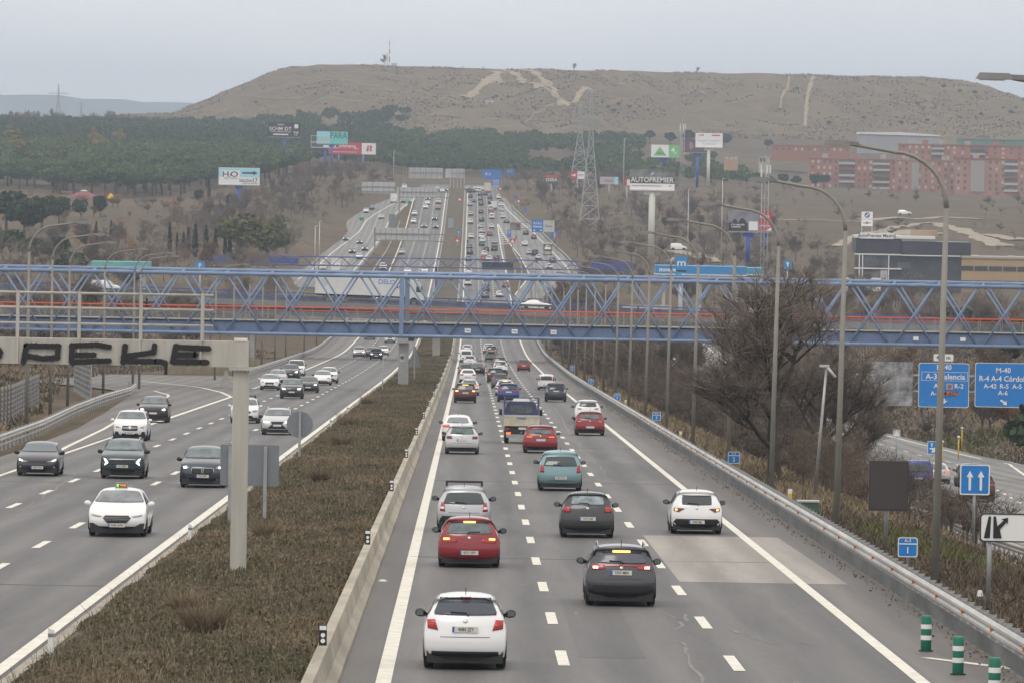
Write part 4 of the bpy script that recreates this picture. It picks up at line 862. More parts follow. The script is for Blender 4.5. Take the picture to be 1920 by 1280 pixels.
def car(name, label, cat, px, py, kind, color, face, Y=None, group="cars on the motorway", roadfn=None, **o):
    """a car whose end facing the camera meets the ground at the given photo pixel"""
    sh = Shape(kind, **o); p = (rd if roadfn is None else lambda a, b: gnd(a, b, roadfn))(px, py); pm = PT[color] if isinstance(color, str) else color
    fn = (lambda yy: float(zc(yy))) if roadfn is None else (lambda yy: float(roadfn(np.array([p.x]), np.array([yy]))[0]))
    sl = math.atan2(fn(p.y + sh.L) - fn(p.y), sh.L); zo = .01 if roadfn is None else .07
    if face == 'rear': t = thing(name, label, cat, (p.x, p.y, p.z + zo), o.get('rz', 0.0), group, rx=sl)
    else: t = thing(name, label, cat, (p.x, p.y + sh.L, fn(p.y + sh.L) + zo), math.pi + o.get('rz', 0.0), group, rx=-sl)
    b = MB(); sh.body(b); b.build("body", [pm, M_TRIM], t); add_wheels(t, sh); gm = o.get('gm', M_GLASS); side_windows(t, sh, M_GLASSD)
    far = p.y > 480; H = sh.H
    if face == 'rear':
        d = dict(DEFR[kind]); d.update(o)
        if 'glass' not in o: k = sh.H / KIND[kind]['H']; d['glass'] = (d['glass'][0], d['glass'][1] * k, d['glass'][2], d['glass'][3] * k)
        part(t, sh, "rear_window", [trap(*d['glass'])], False, gm, .016, False); part(t, sh, "tail_light", d['tail'], False, d.get('tm', M_TAIL), .018)
        if d.get('lit'): part(t, sh, "brake_light", d['lit'], False, d.get('lm', M_BRAKEY), .03)
        w_ = sh.hw(.05, d['low']) * .93
        part(t, sh, "lower_bumper", [[(-w_ * .97, .22), (w_ * .97, .22), (w_, d['low'] - .1), (w_ * .9, d['low']), (-w_ * .9, d['low']), (-w_, d['low'] - .1)]], False, M_TRIM, .012, False)
        if 'third' in d:
            wq, zq, lit = d['third']; part(t, sh, "high_brake_light", [box_poly(-wq, wq, zq - .025, zq + .025)], False, (M_BRAKEY if lit else M_TAILD), .05, False)
        plate(t, sh, d['pz'], False, d.get('txt'))
        if not far:
            zg = d['glass'][1]; b = MB(); y0 = sh.surf(0, zg, False) - .03; b.tube([(.06 * d.get('wd', 1), y0, zg - .02), (.0, y0 + .01, zg + .04), (-.3 * d.get('wd', 1), y0 + .03, zg + .05)], .014, 6); b.build("wiper", M_TRIM, t)
            if d.get('seam', 1): b = MB(); z_ = d['pz'] - .16 if d['pz'] > .55 else d['low'] + .1; part(t, sh, "panel_seam", [box_poly(-.5, .5, z_, z_ + .012)], False, M_TRIM, .004, False)
            if d.get('badge'): part(t, sh, "badge", [[(.045 * math.cos(R(30 * k)), zg - .12 + .04 * math.sin(R(30 * k))) for k in range(12)]], False, M_CHROME, .012, False)
        if d.get('spoiler', kind in ('hatch', 'suv')): part(t, sh, "spoiler_shadow", [box_poly(-d['glass'][2] * .98, d['glass'][2] * .98, d['glass'][3] + .0, d['glass'][3] + .035)], False, M_TRIM, .018, False)
    else:
        d = dict(o); zb, zt = sh.ch[sh.nr + 4][1] + .03, sh.ch[sh.nr + 2][1] - .03; wb_, wt_ = sh.hw(sh.ch[sh.nr + 4][0], zb) * .93, sh.hw(sh.ch[sh.nr + 2][0], zt) * .90
        part(t, sh, "windscreen", [trap(wb_, zb, wt_, zt, .015, .04)], True, gm, .016, False)
        hl = d.get('head', [[(.44 * H / 1.5, .455 * H), (.74, .445 * H), (.80, .54 * H), (.52, .515 * H)]]); part(t, sh, "headlight", hl, True, M_HEADON if d.get('on') else M_HEAD, .02)
        if d.get('glow'): part(t, sh, "headlight_beam", d['glow'], True, M_HEADON, .035)
        for g in d.get('grille', [[(-.36, .40 * H), (.36, .40 * H), (.42, .475 * H), (-.42, .475 * H)]]): part(t, sh, "grille", [g], True, M_TRIM, .016, False)
        for g in d.get('lowg', [[(-.58, .19 * H), (.58, .19 * H), (.5, .30 * H), (-.5, .30 * H)]]): part(t, sh, "lower_grille", [g], True, M_TRIM, .016, False)
        for g in d.get('chrome', []): part(t, sh, "chrome_bar", [g], True, d.get('cm', M_CHROME), .03, False)
        for g in d.get('inner', []): part(t, sh, "grille", [g], True, M_TRIM, .045, False)
        for g in d.get('fog', []): part(t, sh, "fog_light_surround", [g], True, M_TRIM, .016)
        for g in d.get('fogl', []): part(t, sh, "fog_light", [g], True, d.get('fm', M_LGREY), .024)
        w_ = sh.hw(sh.L - .05, .2) * .9; part(t, sh, "lower_bumper", [[(-w_, .2), (w_, .2), (w_ * .98, .25), (-w_ * .98, .25)]], True, M_TRIM, .014, False)
        plate(t, sh, d.get('pz', .33 * H), True, d.get('txt'))
    add_mirrors(t, sh, o.get('mm', pm if o.get('bodymirror') else M_TRIM))
    if o.get('rails'):
        for sx in (-1, 1):
            b = MB(); x = sx * sh.hw(sh.L * .35, H * .97) * .93; b.tube([(x, .55, H * .955), (x, .8, H * .99 + .03), (x, sh.L * .45, H + .035), (x, sh.L * .52, H * .96)], .022, 6); b.build("roof_rail", o.get('rm', M_DGREY), t)
    if o.get('bars'):
        b = MB(); 
        for y in (1.0, 1.9): b.box((0, y, H + .11), (1.22, .08, .045)); b.box((-.58, y, H + .04), (.07, .08, .12)); b.box((.58, y, H + .04), (.07, .08, .12))
        b.build("roof_bars", M_TRIM, t)
    if o.get('aerial', face == 'rear' and not far): b = MB(); b.tube([(0, .62, H * .97), (0, .5, H * .97 + .17)], .009, 5); b.build("aerial", M_TRIM, t)
    if o.get('taxi'):
        b = MB(); b.prism([(-.2, 0), (.2, 0), (.185, .17), (-.185, .17)], -.11, .11); s_ = b.build("taxi_sign", mat("taxi_sign_body", (.32, .32, .27), .5), t, (0, sh.L * .46, H * .985))
        b = MB(); b.box((0, .113, .085), (.34, .01, .12)); b.build("sign_face", M_BLACK, s_); b = MB(); b.box((.12, .121, .085), (.055, .008, .085)); b.build("green_light", mat("taxi_green", (.1, .8, .1), .4, emit=(.25, 1, .15), estr=1.4), s_)
        text(s_, "TAXI", .10, (-.04, .123, .085), mat("taxi_letters", (.7, .3, .1), .4, emit=(1, .35, .1), estr=.6), .004, rz=math.pi)
    return t
c_ = car
G_OUT = "cars in the outbound lanes"; G_IN = "cars in the inbound lanes"
# outbound, nearest first
c_("car", "white small hatchback with black door mirrors, nearest car in the outbound lanes", "car", 871, 1256, 'hatch', 'white', 'rear', group=G_OUT, W=1.70, H=1.51, L=3.95, gm=mat("glass_bluegrey", (.075, .085, .105), .08, spec=.5), glass=(.63, 1.10, .53, 1.40), tail=[[(.545, .79), (.755, .825), (.77, 1.0), (.61, 1.005)]], lit=[[(.60, .85), (.71, .87), (.70, .93), (.62, .92)]], lm=M_TAIL, pz=.81, low=.37, txt="4085 JZY", third=(.11, 1.425, False), badge=1)
c_("car", "red hatchback with glowing brake lights close behind the silver estate", "car", 879, 1064, 'hatch', 'red', 'rear', group=G_OUT, W=1.765, H=1.42, L=4.3, gm=M_GLASSL, glass=(.63, .96, .55, 1.24), tail=[[(.35, .715), (.74, .70), (.77, .83), (.37, .82)]], lit=[[(.55, .78), (.73, .77), (.73, .83), (.56, .835)]], pz=.42, low=.2, third=(.17, 1.275, True), txt="4371 HPY", badge=1, seam=0, wd=-1)
c_("car", "silver estate car with black roof bars in the left outbound lane", "car", 869, 997, 'wagon', 'silver', 'rear', group=G_OUT, H=1.5, bars=1, glass=(.67, .92, .55, 1.27), tail=[[(.62, .66), (.79, .68), (.74, .97), (.64, .95)]], lit=[[(.64, .74), (.78, .75), (.76, .82), (.65, .82)]], lm=M_SWHITE, pz=.47, low=.52, txt="3716 DWY", badge=1)
c_("car", "dark grey crossover with red light bar and lit brake lights in the middle outbound lane", "car", 1164, 1137, 'suv', 'dgrey', 'rear', group=G_OUT, W=1.76, H=1.5, L=4.27, gm=mat("glass_violetgrey", (.10, .10, .13), .1, spec=.5), glass=(.60, 1.07, .50, 1.30), tail=[[(.40, .92), (.72, .90), (.74, 1.03), (.42, 1.01)], [(.0, .995), (.45, .985), (.45, 1.02), (.0, 1.025)]], lit=[[(.57, .93), (.70, .93), (.70, .985), (.58, .985)]], lm=mat("brake_white_hot", (1, .8, .7), .3, emit=(1, .78, .62), estr=2.2), pz=.83, low=.55, third=(.22, 1.345, True), txt="3337 MBV", rails=1, rm=M_GALV, badge=1)
c_("car", "matt black hatchback with square red tail lights in the middle outbound lane", "car", 1101, 1008, 'hatch', 'matt', 'rear', group=G_OUT, W=1.75, H=1.47, L=4.0, gm=mat("glass_clear", (.22, .26, .28), .1, spec=.5, var=.5, vscale=2.5), glass=(.53, 1.07, .49, 1.34), tail=[[(.56, .82), (.76, .82), (.79, .98), (.58, 1.02)]], pz=.615, low=.42, txt="1673 LBR", badge=1, wd=1)
c_("car", "white hatchback with one amber lit lamp beside the pale square road patch", "car", 1306, 1001, 'hatch', 'white', 'rear', group=G_OUT, W=1.73, H=1.45, L=4.06, glass=(.49, .97, .49, 1.24), tail=[[(.40, .84), (.60, .72), (.76, .76), (.75, .86)]], tm=M_TAILD, lit=[[(.64, .77), (.72, .77), (.72, .83), (.65, .83)]], pz=.40, low=.5, txt="5482 JMJ", badge=1, seam=0)
c_("car", "pale teal people carrier with tall narrow tail lamps in the middle outbound lane", "car", 1050, 920, 'mpv', 'teal', 'rear', group=G_OUT, gm=M_GLASS, low=.3, pz=.53, txt="7082 CYZ")
c_("car", "red hatchback with thin dark rear window overlapping the flatbed truck", "car", 1013, 849, 'hatch', 'red', 'rear', group=G_OUT, W=1.8, H=1.45, L=4.3, gm=M_GLASSL, glass=(.57, 1.0, .50, 1.22), tail=[[(.30, .80), (.76, .78), (.8, .9), (.34, .86)]], lit=[[(.42, .82), (.72, .81), (.72, .86), (.44, .86)]], lm=M_BRAKE, pz=.68, low=.34, badge=1)
c_("car", "silver hatchback with square dark red lamps in front of the white saloon", "car", 866, 851, 'hatch', 'lsilver', 'rear', group=G_OUT, H=1.5, gm=M_GLASSL, glass=(.60, 1.03, .52, 1.33), tail=[[(.50, .78), (.78, .78), (.8, .92), (.54, .92)]], tm=M_TAILD, pz=.72, low=.34, badge=1)
c_("car", "white saloon half hidden behind the silver hatchback in the left outbound lane", "car", 858, 826, 'sedan', 'white', 'rear', group=G_OUT, gm=mat("glass_pale", (.2, .22, .24), .08, spec=.6), lit=[[(.5, .84), (.8, .82), (.8, .87), (.52, .89)]], lm=M_BRAKE)
c_("car", "red hatchback with pale lower tail lamps in the right outbound lane", "car", 1106, 816, 'hatch', 'red', 'rear', group=G_OUT, W=1.79, H=1.47, gm=M_GLASSL, glass=(.55, 1.0, .5, 1.28), tail=[[(.46, .8), (.76, .8), (.79, .96), (.54, .93)]], lit=[[(.5, .81), (.74, .81), (.74, .86), (.52, .86)]], lm=mat("lamp_pale_pink", (.62, .3, .26), .3), low=.4, pz=.5, badge=1, seam=0)
c_("car", "white crossover directly ahead of the red hatchback in the right outbound lane", "car", 1102, 793, 'suv', 'white', 'rear', group=G_OUT, W=1.8, H=1.57, glass=(.58, 1.12, .52, 1.36), tail=[[(.42, .93), (.66, .92), (.72, 1.03), (.46, 1.03)]], tm=M_HEAD, pz=.6)
c_("car", "dark blue-grey boxy car ahead in the right outbound lane beside the small white one", "car", 1042, 753, 'mpv', 'navy', 'rear', group=G_OUT, H=1.62, gm=M_GLASSD, glass=(.66, 1.0, .6, 1.42), tail=[[(.64, .78), (.83, .8), (.8, 1.06), (.68, 1.04)]], tm=mat("clear_lamp", (.45, .35, .36), .25), pz=.9, low=.4)
c_("car", "small white city car with tall red lamps ahead in the right outbound lane", "car", 1024, 731, 'van', 'white', 'rear', group=G_OUT, W=1.64, H=1.55, L=3.65, glass=(.58, .98, .54, 1.34), tail=[[(.62, .92), (.78, .92), (.74, 1.34), (.63, 1.34)]], pz=.5)
c_("car", "small red hatchback alone in the right outbound lane near the bridge shadow", "car", 982, 696, 'hatch', 'red', 'rear', group=G_OUT, W=1.66, H=1.5, L=3.6)
c_("car", "dark crossover with orange brake lights in the left outbound lane", "car", 872, 755, 'suv', 'dred', 'rear', group=G_OUT, third=(.25, 1.46, True), lit=[[(.55, .93), (.8, .92), (.8, 1.02), (.58, 1.03)]], lm=M_BRAKEY, gm=M_GLASSL)
c_("car", "blue family car directly ahead of the flatbed truck", "car", 953, 753, 'suv', 'blue', 'rear', group=G_OUT, H=1.56, tail=[[(.35, .9), (.78, .88), (.8, 1.0), (.4, 1.0)]])
c_("car", "white hatchback half hidden ahead of the dark braking crossover", "car", 880, 741, 'hatch', 'white', 'rear', group=G_OUT, gm=M_GLASSL, lit=[[(.55, .84), (.76, .83), (.76, .9), (.58, .9)]], lm=M_BRAKE)
c_("car", "white car with lit high brake lamp hidden ahead of the blue car", "car", 947, 742, 'hatch', 'white', 'rear', group=G_OUT, third=(.2, 1.32, True))
c_("car", "white saloon ahead of the white hatchback in the left outbound lane", "car", 877, 717, 'sedan', 'white', 'rear', group=G_OUT)
c_("car", "grey hatchback third ahead of the braking crossover in the left outbound lane", "car", 874, 706, 'hatch', 'grey', 'rear', group=G_OUT, lit=[[(.52, .84), (.74, .83), (.74, .9), (.56, .9)]], lm=M_BRAKE)
c_("car", "black saloon changing lanes beside the grey hatchback under the bridge shadow", "car", 895, 702, 'sedan', 'black', 'rear', group=G_OUT)
c_("car", "dark red car ahead of the dark saloon in the middle outbound lane", "car", 929, 718, 'suv', 'black', 'rear', group=G_OUT, lit=[[(.55, .93), (.8, .92), (.8, 1.02), (.58, 1.03)]], lm=M_BRAKE)
c_("car", "grey saloon seen between the blue car and the dark red one", "car", 938, 728, 'hatch', 'grey', 'rear', group=G_OUT, tail=[[(.45, .82), (.78, .8), (.8, .95), (.5, .96)]])
c_("car", "white hatchback with dark rear window just before the bridge shadow in the middle lane", "car", 938, 701, 'suv', 'white', 'rear', group=G_OUT)
c_("car", "grey car just ahead of the white one before the bridge shadow", "car", 936, 692, 'suv', 'grey', 'rear', group=G_OUT)
c_("car", "white van in the left outbound lane under the lorry bridge shadow", "van", 874, 679, 'van', 'white', 'rear', group=G_OUT)
c_("car", "white hatchback tucked behind the white van at the shadow edge", "car", 881, 686, 'hatch', 'white', 'rear', group=G_OUT)
c_("car", "silver car ahead of the white van beyond the bridge shadow", "car", 876, 663, 'sedan', 'silver', 'rear', group=G_OUT)
c_("car", "white hatchback with black rear window in the bridge shadow of the middle lane", "car", 921, 676, 'hatch', 'white', 'rear', group=G_OUT)
c_("car", "black car with red lamps just beyond the bridge shadow", "car", 921, 668, 'suv', 'black', 'rear', group=G_OUT, lit=[[(.55, .93), (.8, .92), (.8, 1.02), (.58, 1.03)]], lm=M_BRAKE)
c_("car", "white car with pink lamps farthest of the queue below the footbridge", "car", 916, 663, 'suv', 'white', 'rear', group=G_OUT)
# inbound, nearest first
HL = lambda H: [[(.46, .46 * H), (.76, .45 * H), (.82, .545 * H), (.55, .52 * H)]]
c_("taxi", "white taxi saloon with lit roof sign and chrome barred grille", "taxi", 218, 1006, 'sedan', 'white', 'front', group=G_IN, W=1.85, H=1.48, L=4.87, gm=mat("screen_grey", (.17, .185, .19), .08, spec=.5, var=.35, vscale=1.6), bodymirror=1, taxi=1, txt="0343 LHW", pz=.36, head=[[(.45, .64), (.55, .61), (.76, .64), (.80, .70), (.62, .67)]], grille=[[(-.44, .58), (-.3, .43), (.3, .43), (.44, .58), (.36, .665), (-.36, .665)]],
   chrome=[box_poly(-.38, .38, .60, .607), box_poly(-.4, .4, .55, .557), box_poly(-.36, .36, .50, .507)], cm=M_GALV, lowg=[[(-.6, .235), (.6, .235), (.6, .32), (-.6, .32)]], fog=[[(.56, .25), (.84, .25), (.86, .42), (.74, .42), (.56, .32)]], fogl=[box_poly(.66, .76, .29, .36)])
c_("car", "dark grey low hatchback with lit headlights in the outer inbound lane", "car", 69, 892, 'hatch', 'dgrey', 'front', group=G_IN, W=1.8, H=1.43, L=4.5, gm=mat("screen_blue", (.12, .15, .165), .08, spec=.5), txt="4487 KHN", pz=.36, head=[[(.36, .60), (.62, .58), (.82, .66), (.80, .76), (.55, .66)]], on=0, glow=[[(.62, .62), (.78, .66), (.78, .73), (.62, .66)]], grille=[[(-.4, .55), (.4, .55), (.42, .66), (-.42, .66)]], lowg=[[(-.36, .2), (.36, .2), (.5, .46), (-.5, .46)]], fog=[[(.5, .24), (.82, .26), (.84, .46), (.62, .4)]], fogl=[box_poly(.68, .75, .33, .4)])
c_("car", "dark green sport utility with angular white light signature in the middle inbound lane", "car", 228, 897, 'suv', 'green', 'front', group=G_IN, W=1.86, H=1.65, L=4.52, gm=mat("screen_green", (.14, .175, .18), .08, spec=.5, var=.3, vscale=2), txt="7310 MBD", pz=.52, head=[[(.58, .66), (.74, .55), (.70, .70), (.78, .86), (.66, .80)]], on=1, grille=[[(-.62, .58), (.62, .58), (.5, .80), (-.5, .80)]], chrome=[box_poly(-.55, .55, .80, .825)], lowg=[[(-.56, .22), (.56, .22), (.5, .42), (-.5, .42)]], fog=[[(.5, .3), (.84, .32), (.84, .42), (.55, .44)]], rails=1, rm=M_CHROME)
c_("car", "navy sport utility with twin kidney grille half hidden by a grey sign back", "car", 379, 914, 'suv', 'navy', 'front', group=G_IN, W=1.85, H=1.64, L=4.5, gm=mat("screen_navy", (.13, .155, .165), .08, spec=.5, var=.3, vscale=2), txt="5963 MFV", pz=.46, head=[[(.5, .78), (.78, .74), (.82, .86), (.64, .9)]], glow=[[(.62, .78), (.76, .76), (.78, .84), (.66, .86)]], grille=[], chrome=[[(-.45, .6), (-.39, .52), (-.05, .52), (-.02, .6), (-.03, .80), (-.4, .80), (-.46, .76)], [(.02, .6), (.05, .52), (.39, .52), (.45, .6), (.46, .76), (.4, .80), (.03, .80)]], inner=[[(-.43, .605), (-.38, .535), (-.065, .535), (-.04, .605), (-.045, .785), (-.39, .785), (-.44, .75)], [(.04, .605), (.065, .535), (.38, .535), (.43, .605), (.44, .75), (.39, .785), (.045, .785)]], lowg=[[(-.6, .24), (.6, .24), (.55, .40), (-.55, .40)]], fog=[[(.66, .4), (.84, .4), (.84, .62), (.76, .62)]], fogl=[[(.56, .28), (.84, .33), (.84, .36), (.56, .33)]], fm=M_SWHITE)
c_("car", "white sport utility with dark barred grille and star badge ahead of the black one", "car", 243, 826, 'suv', 'white', 'front', group=G_IN, W=1.89, H=1.64, L=4.66, gm=M_GLASSL, txt="7278 KLY", pz=.42, bodymirror=1, grille=[[(-.44, .62), (-.36, .55), (.36, .55), (.44, .62), (.4, .82), (-.4, .82)]], chrome=[box_poly(-.4, .4, .66, .68), box_poly(-.4, .4, .72, .74), [(.1 * math.cos(R(30 * k)), .70 + .1 * math.sin(R(30 * k))) for k in range(12)]], head=[[(.5, .72), (.72, .68), (.8, .8), (.6, .76)]], lowg=[[(-.55, .24), (.55, .24), (.42, .4), (-.42, .4)]], fog=[[(.6, .36), (.8, .36), (.82, .5), (.64, .5)]])
c_("car", "black sport utility with one bright headlight at the slip road mouth", "car", 286, 792, 'suv', 'black', 'front', group=G_IN, W=1.88, H=1.66, L=4.7, gm=M_GLASSL, pz=.6, glow=[[(-.78, .78), (-.6, .78), (-.58, .87), (-.76, .9)]], grille=[[(-.5, .62), (.5, .62), (.56, .84), (-.56, .84)]])
c_("car", "silver crossover with spindle grille beside the round sign back", "car", 519, 815, 'suv', 'lsilver', 'front', group=G_IN, W=1.84, H=1.54, L=4.5, gm=M_GLASSL, pz=.55, on=1, head=[[(.44, .7), (.76, .7), (.8, .8), (.5, .78)]], grille=[[(-.56, .36), (.56, .36), (.3, .62), (.38, .78), (-.38, .78), (-.3, .62)]], lowg=[[(-.6, .2), (.6, .2), (.56, .3), (-.56, .3)]], rails=1, rm=M_SWHITE)
c_("car", "white crossover with a black roof load behind the gantry column", "car", 458, 793, 'suv', 'white', 'front', group=G_IN, W=1.84, H=1.6, gm=M_GLASSL, bodymirror=1, bars=1)
c_("car", "dark sport utility with lit headlights leading the inbound group beyond the sign backs", "car", 546, 747, 'suv', 'dgrey', 'front', group=G_IN, W=1.9, H=1.66, gm=M_GLASSL, on=1)
c_("car", "white hatchback with dark oval grille at the inbound gore", "car", 505, 731, 'hatch', 'white', 'front', group=G_IN, H=1.48, gm=M_GLASSL, grille=[[(-.42, .6), (-.3, .5), (.3, .5), (.42, .6), (.36, .72), (-.36, .72)]], bodymirror=1)
c_("car", "black saloon with one lit headlight beside the dark sport utility", "car", 577, 736, 'sedan', 'black', 'front', group=G_IN, glow=[[(-.76, .68), (-.56, .66), (-.56, .74), (-.76, .76)]])
c_("car", "white hatchback without front grille ahead of the black saloon", "car", 604, 722, 'hatch', 'white', 'front', group=G_IN, grille=[], gm=M_GLASSL)
c_("car", "white sport utility farthest right of the inbound group", "car", 616, 718, 'suv', 'white', 'front', group=G_IN, gm=M_GLASSL)
c_("car", "silver saloon half hidden behind the white hatchback at the gore", "car", 520, 720, 'sedan', 'silver', 'front', group=G_IN, gm=M_GLASSL)
c_("car", "dark sport utility with lit lamps ahead of the silver saloon", "car", 544, 711, 'suv', 'dgrey', 'front', group=G_IN, on=1)
c_("car", "white van behind the dark sport utility in the inbound group", "van", 555, 706, 'van', 'white', 'front', group=G_IN)
c_("car", "silver car with lit lamps in the bridge shadow of the inbound lanes", "car", 673, 670, 'suv', 'silver', 'front', group=G_IN, on=1)
c_("car", "black car with lit lamps in the bridge shadow of the inbound lanes", "car", 705, 674, 'suv', 'black', 'front', group=G_IN, on=1)
c_("car", "dark red car behind the black car in the inbound bridge shadow", "car", 697, 671, 'suv', 'dred', 'front', group=G_IN)
c_("car", "white hatchback just ahead of the bridge shadow in the inbound lanes", "car", 718, 666, 'hatch', 'white', 'front', group=G_IN)
c_("car", "white van under the footbridge in the outer inbound lane", "van", 693, 637, 'van', 'white', 'front', group=G_IN)
c_("car", "white panel van under the footbridge next to its pier", "van", 731, 643, 'van', 'white', 'front', group=G_IN, H=1.95)
c_("car", "dark car showing to the right of the footbridge pier", "car", 775, 635, 'hatch', 'black', 'front', group=G_IN)
# side road on the right
G_SIDE = "vehicles on the lower side road"; PARKED = []
c_("car", "silver saloon with red lamps on the lower side road", "car", 1758, 908, 'sedan', 'silver', 'rear', group=G_SIDE, roadfn=terrain_z, gm=M_GLASSL, lit=[[(.5, .78), (.82, .78), (.82, .88), (.54, .9)]], lm=M_BRAKE)
c_("car", "black saloon on the lower side road behind the two arrow sign", "car", 1838, 942, 'suv', 'black', 'rear', group=G_SIDE, roadfn=terrain_z, lit=[[(.62, .93), (.8, .92), (.8, 1.0), (.64, 1.0)]], lm=M_TAIL)
c_("car", "dark car ahead of the black one beyond the two arrow sign", "car", 1822, 915, 'suv', 'dgrey', 'rear', group=G_SIDE, roadfn=terrain_z, third=(.22, 1.46, True))
c_("van", "dark blue van beside the dark square sign back on the side road", "van", 1722, 918, 'van', 'blue', 'rear', group=G_SIDE, roadfn=terrain_z, H=1.9)
c_("car", "white crossover on the side road left of the stained pier", "car", 1402, 795, 'suv', 'white', 'rear', group=G_SIDE, roadfn=terrain_z, lit=[[(.6, .93), (.8, .92), (.8, 1.06), (.64, 1.06)]], lm=M_TAIL)
for px, py, kd, cl, fc, lb in [(1683, 404, 'suv', 'white', 0, "white car parked on the pale track above the dealership"), (1257, 470, 'van', 'white', 0, "white delivery van parked beside the thick cream billboard pole"), (1283, 497, 'van', 'lsilver', 1, "silver van parked behind the blue station totem")]:
    PARKED.append((px, py, kd, cl, fc, lb))
c_("car", "white car farther along the side road left of the stained pier", "car", 1410, 764, 'hatch', 'white', 'rear', group=G_SIDE, roadfn=terrain_z)
# ------------------------------------------------------------------ flatbed truck with stake sides
def flatbed():
    p = rd(977, 831); t = thing("flatbed_truck", "small blue flatbed truck with cream tailboard and tall stake frame", "truck", (p.x, p.y, p.z + .01), 0, None, rx=math.atan(-.0225)); bl = PT['blue']; W = 2.0
    tw = mat("truck_blue", (.065, .075, .17), .4, coat=.3, var=.1)
    b = MB(); b.box((0, 1.6, .78), (W * .86, 3.2, .22)); b.box((0, .05, .62), (W * .92, .14, .34)); b.build("chassis", M_TRIM, t)
    cr = mat("tailboard_cream", (.50, .47, .36), .6, var=.18, vscale=2.2, detail=8)
    b = MB(); b.box((0, .03, 1.28), (W, .06, .62)); tb = b.build("tailboard", cr, t); b = MB(); b.box((0, -.005, 1.53), (W, .03, .12)); b.build("top_rail", M_LGREY, tb)
    text(tb, "Iveas", .26, (.0, -.006, 1.42), mat("truck_letters", (.12, .12, .3), .5), .006)
    for sx in (-1, 1): b = MB(); b.box((sx * (W / 2 - .03), 1.7, 1.28), (.06, 3.3, .62)); b.build("side_board", tw, t)
    b = MB(); b.box((0, 1.7, .98), (W - .1, 3.3, .06)); b.build("bed", M_DGREY, t)
    b = MB()
    for sx in (-1, 1):
        for y in (.08, 3.3): b.box((sx * (W / 2 - .05), y, 2.05), (.08, .08, 1.0))
        b.box((sx * (W / 2 - .05), 1.7, 2.5), (.05, 3.3, .05))
    b.box((0, 3.3, 2.5), (W - .1, .05, .05)); b.box((0, 3.3, 2.2), (W - .1, .04, .04)); b.build("stake_frame", tw, t)
    b = MB(); P = [(-.92, .7), (.92, .7), (.92, 1.75), (.8, 2.2), (.68, 2.3), (-.68, 2.3), (-.8, 2.2), (-.92, 1.75)]; b.prism(P, 3.45, 5.0); b.prism([(q[0] * .96, q[1] if q[1] < 1 else min(q[1], 1.35)) for q in P], 5.0, 5.7); b.build("cab", tw, t)
    b = MB(); b.prism(rrect(1.25, .44, .12) and [(q[0], q[1] + 1.86) for q in rrect(1.25, .44, .12)], 3.43, 3.45); b.build("rear_window", M_GLASSL, t)
    b = MB(); b.box((0, 4.2, 2.37), (1.0, .5, .15), 0, 0, .85); b.build("roof_fairing", M_WHITE, t)
    for sx in (-1, 1):
        b = MB(); b.box((sx * .78, -.03, .82), (.2, .05, .12)); b.build("tail_light", M_TAIL, t); b = MB(); b.box((sx * .72, -.03, .57), (.26, .05, .12)); b.build("indicator", M_BRAKE, t)
        b = MB(); b.box((sx * 1.14, 4.9, 1.65), (.16, .1, .34)); b.build("mirror", M_TRIM, t)
        for y in (.75, 4.7):
            w = link("wheel", wheel_me['t'], t, (sx * .82, y, .33), 0 if sx > 0 else math.pi); w.scale = (1.25, 1.05, 1.05); link("rim", wheel_me['r'], w)
    o = thing_part("number_plate", t, (.05, -.04, .84)); b = MB(); b.box((0, 0, 0), (.42, .02, .12)); o.data = b.mesh("number_plate", [M_PLATE])
    b = MB(); b.box((0, -.02, .42), (1.7, .06, .18)); b.build("rear_bumper", M_GALV, t)
flatbed()
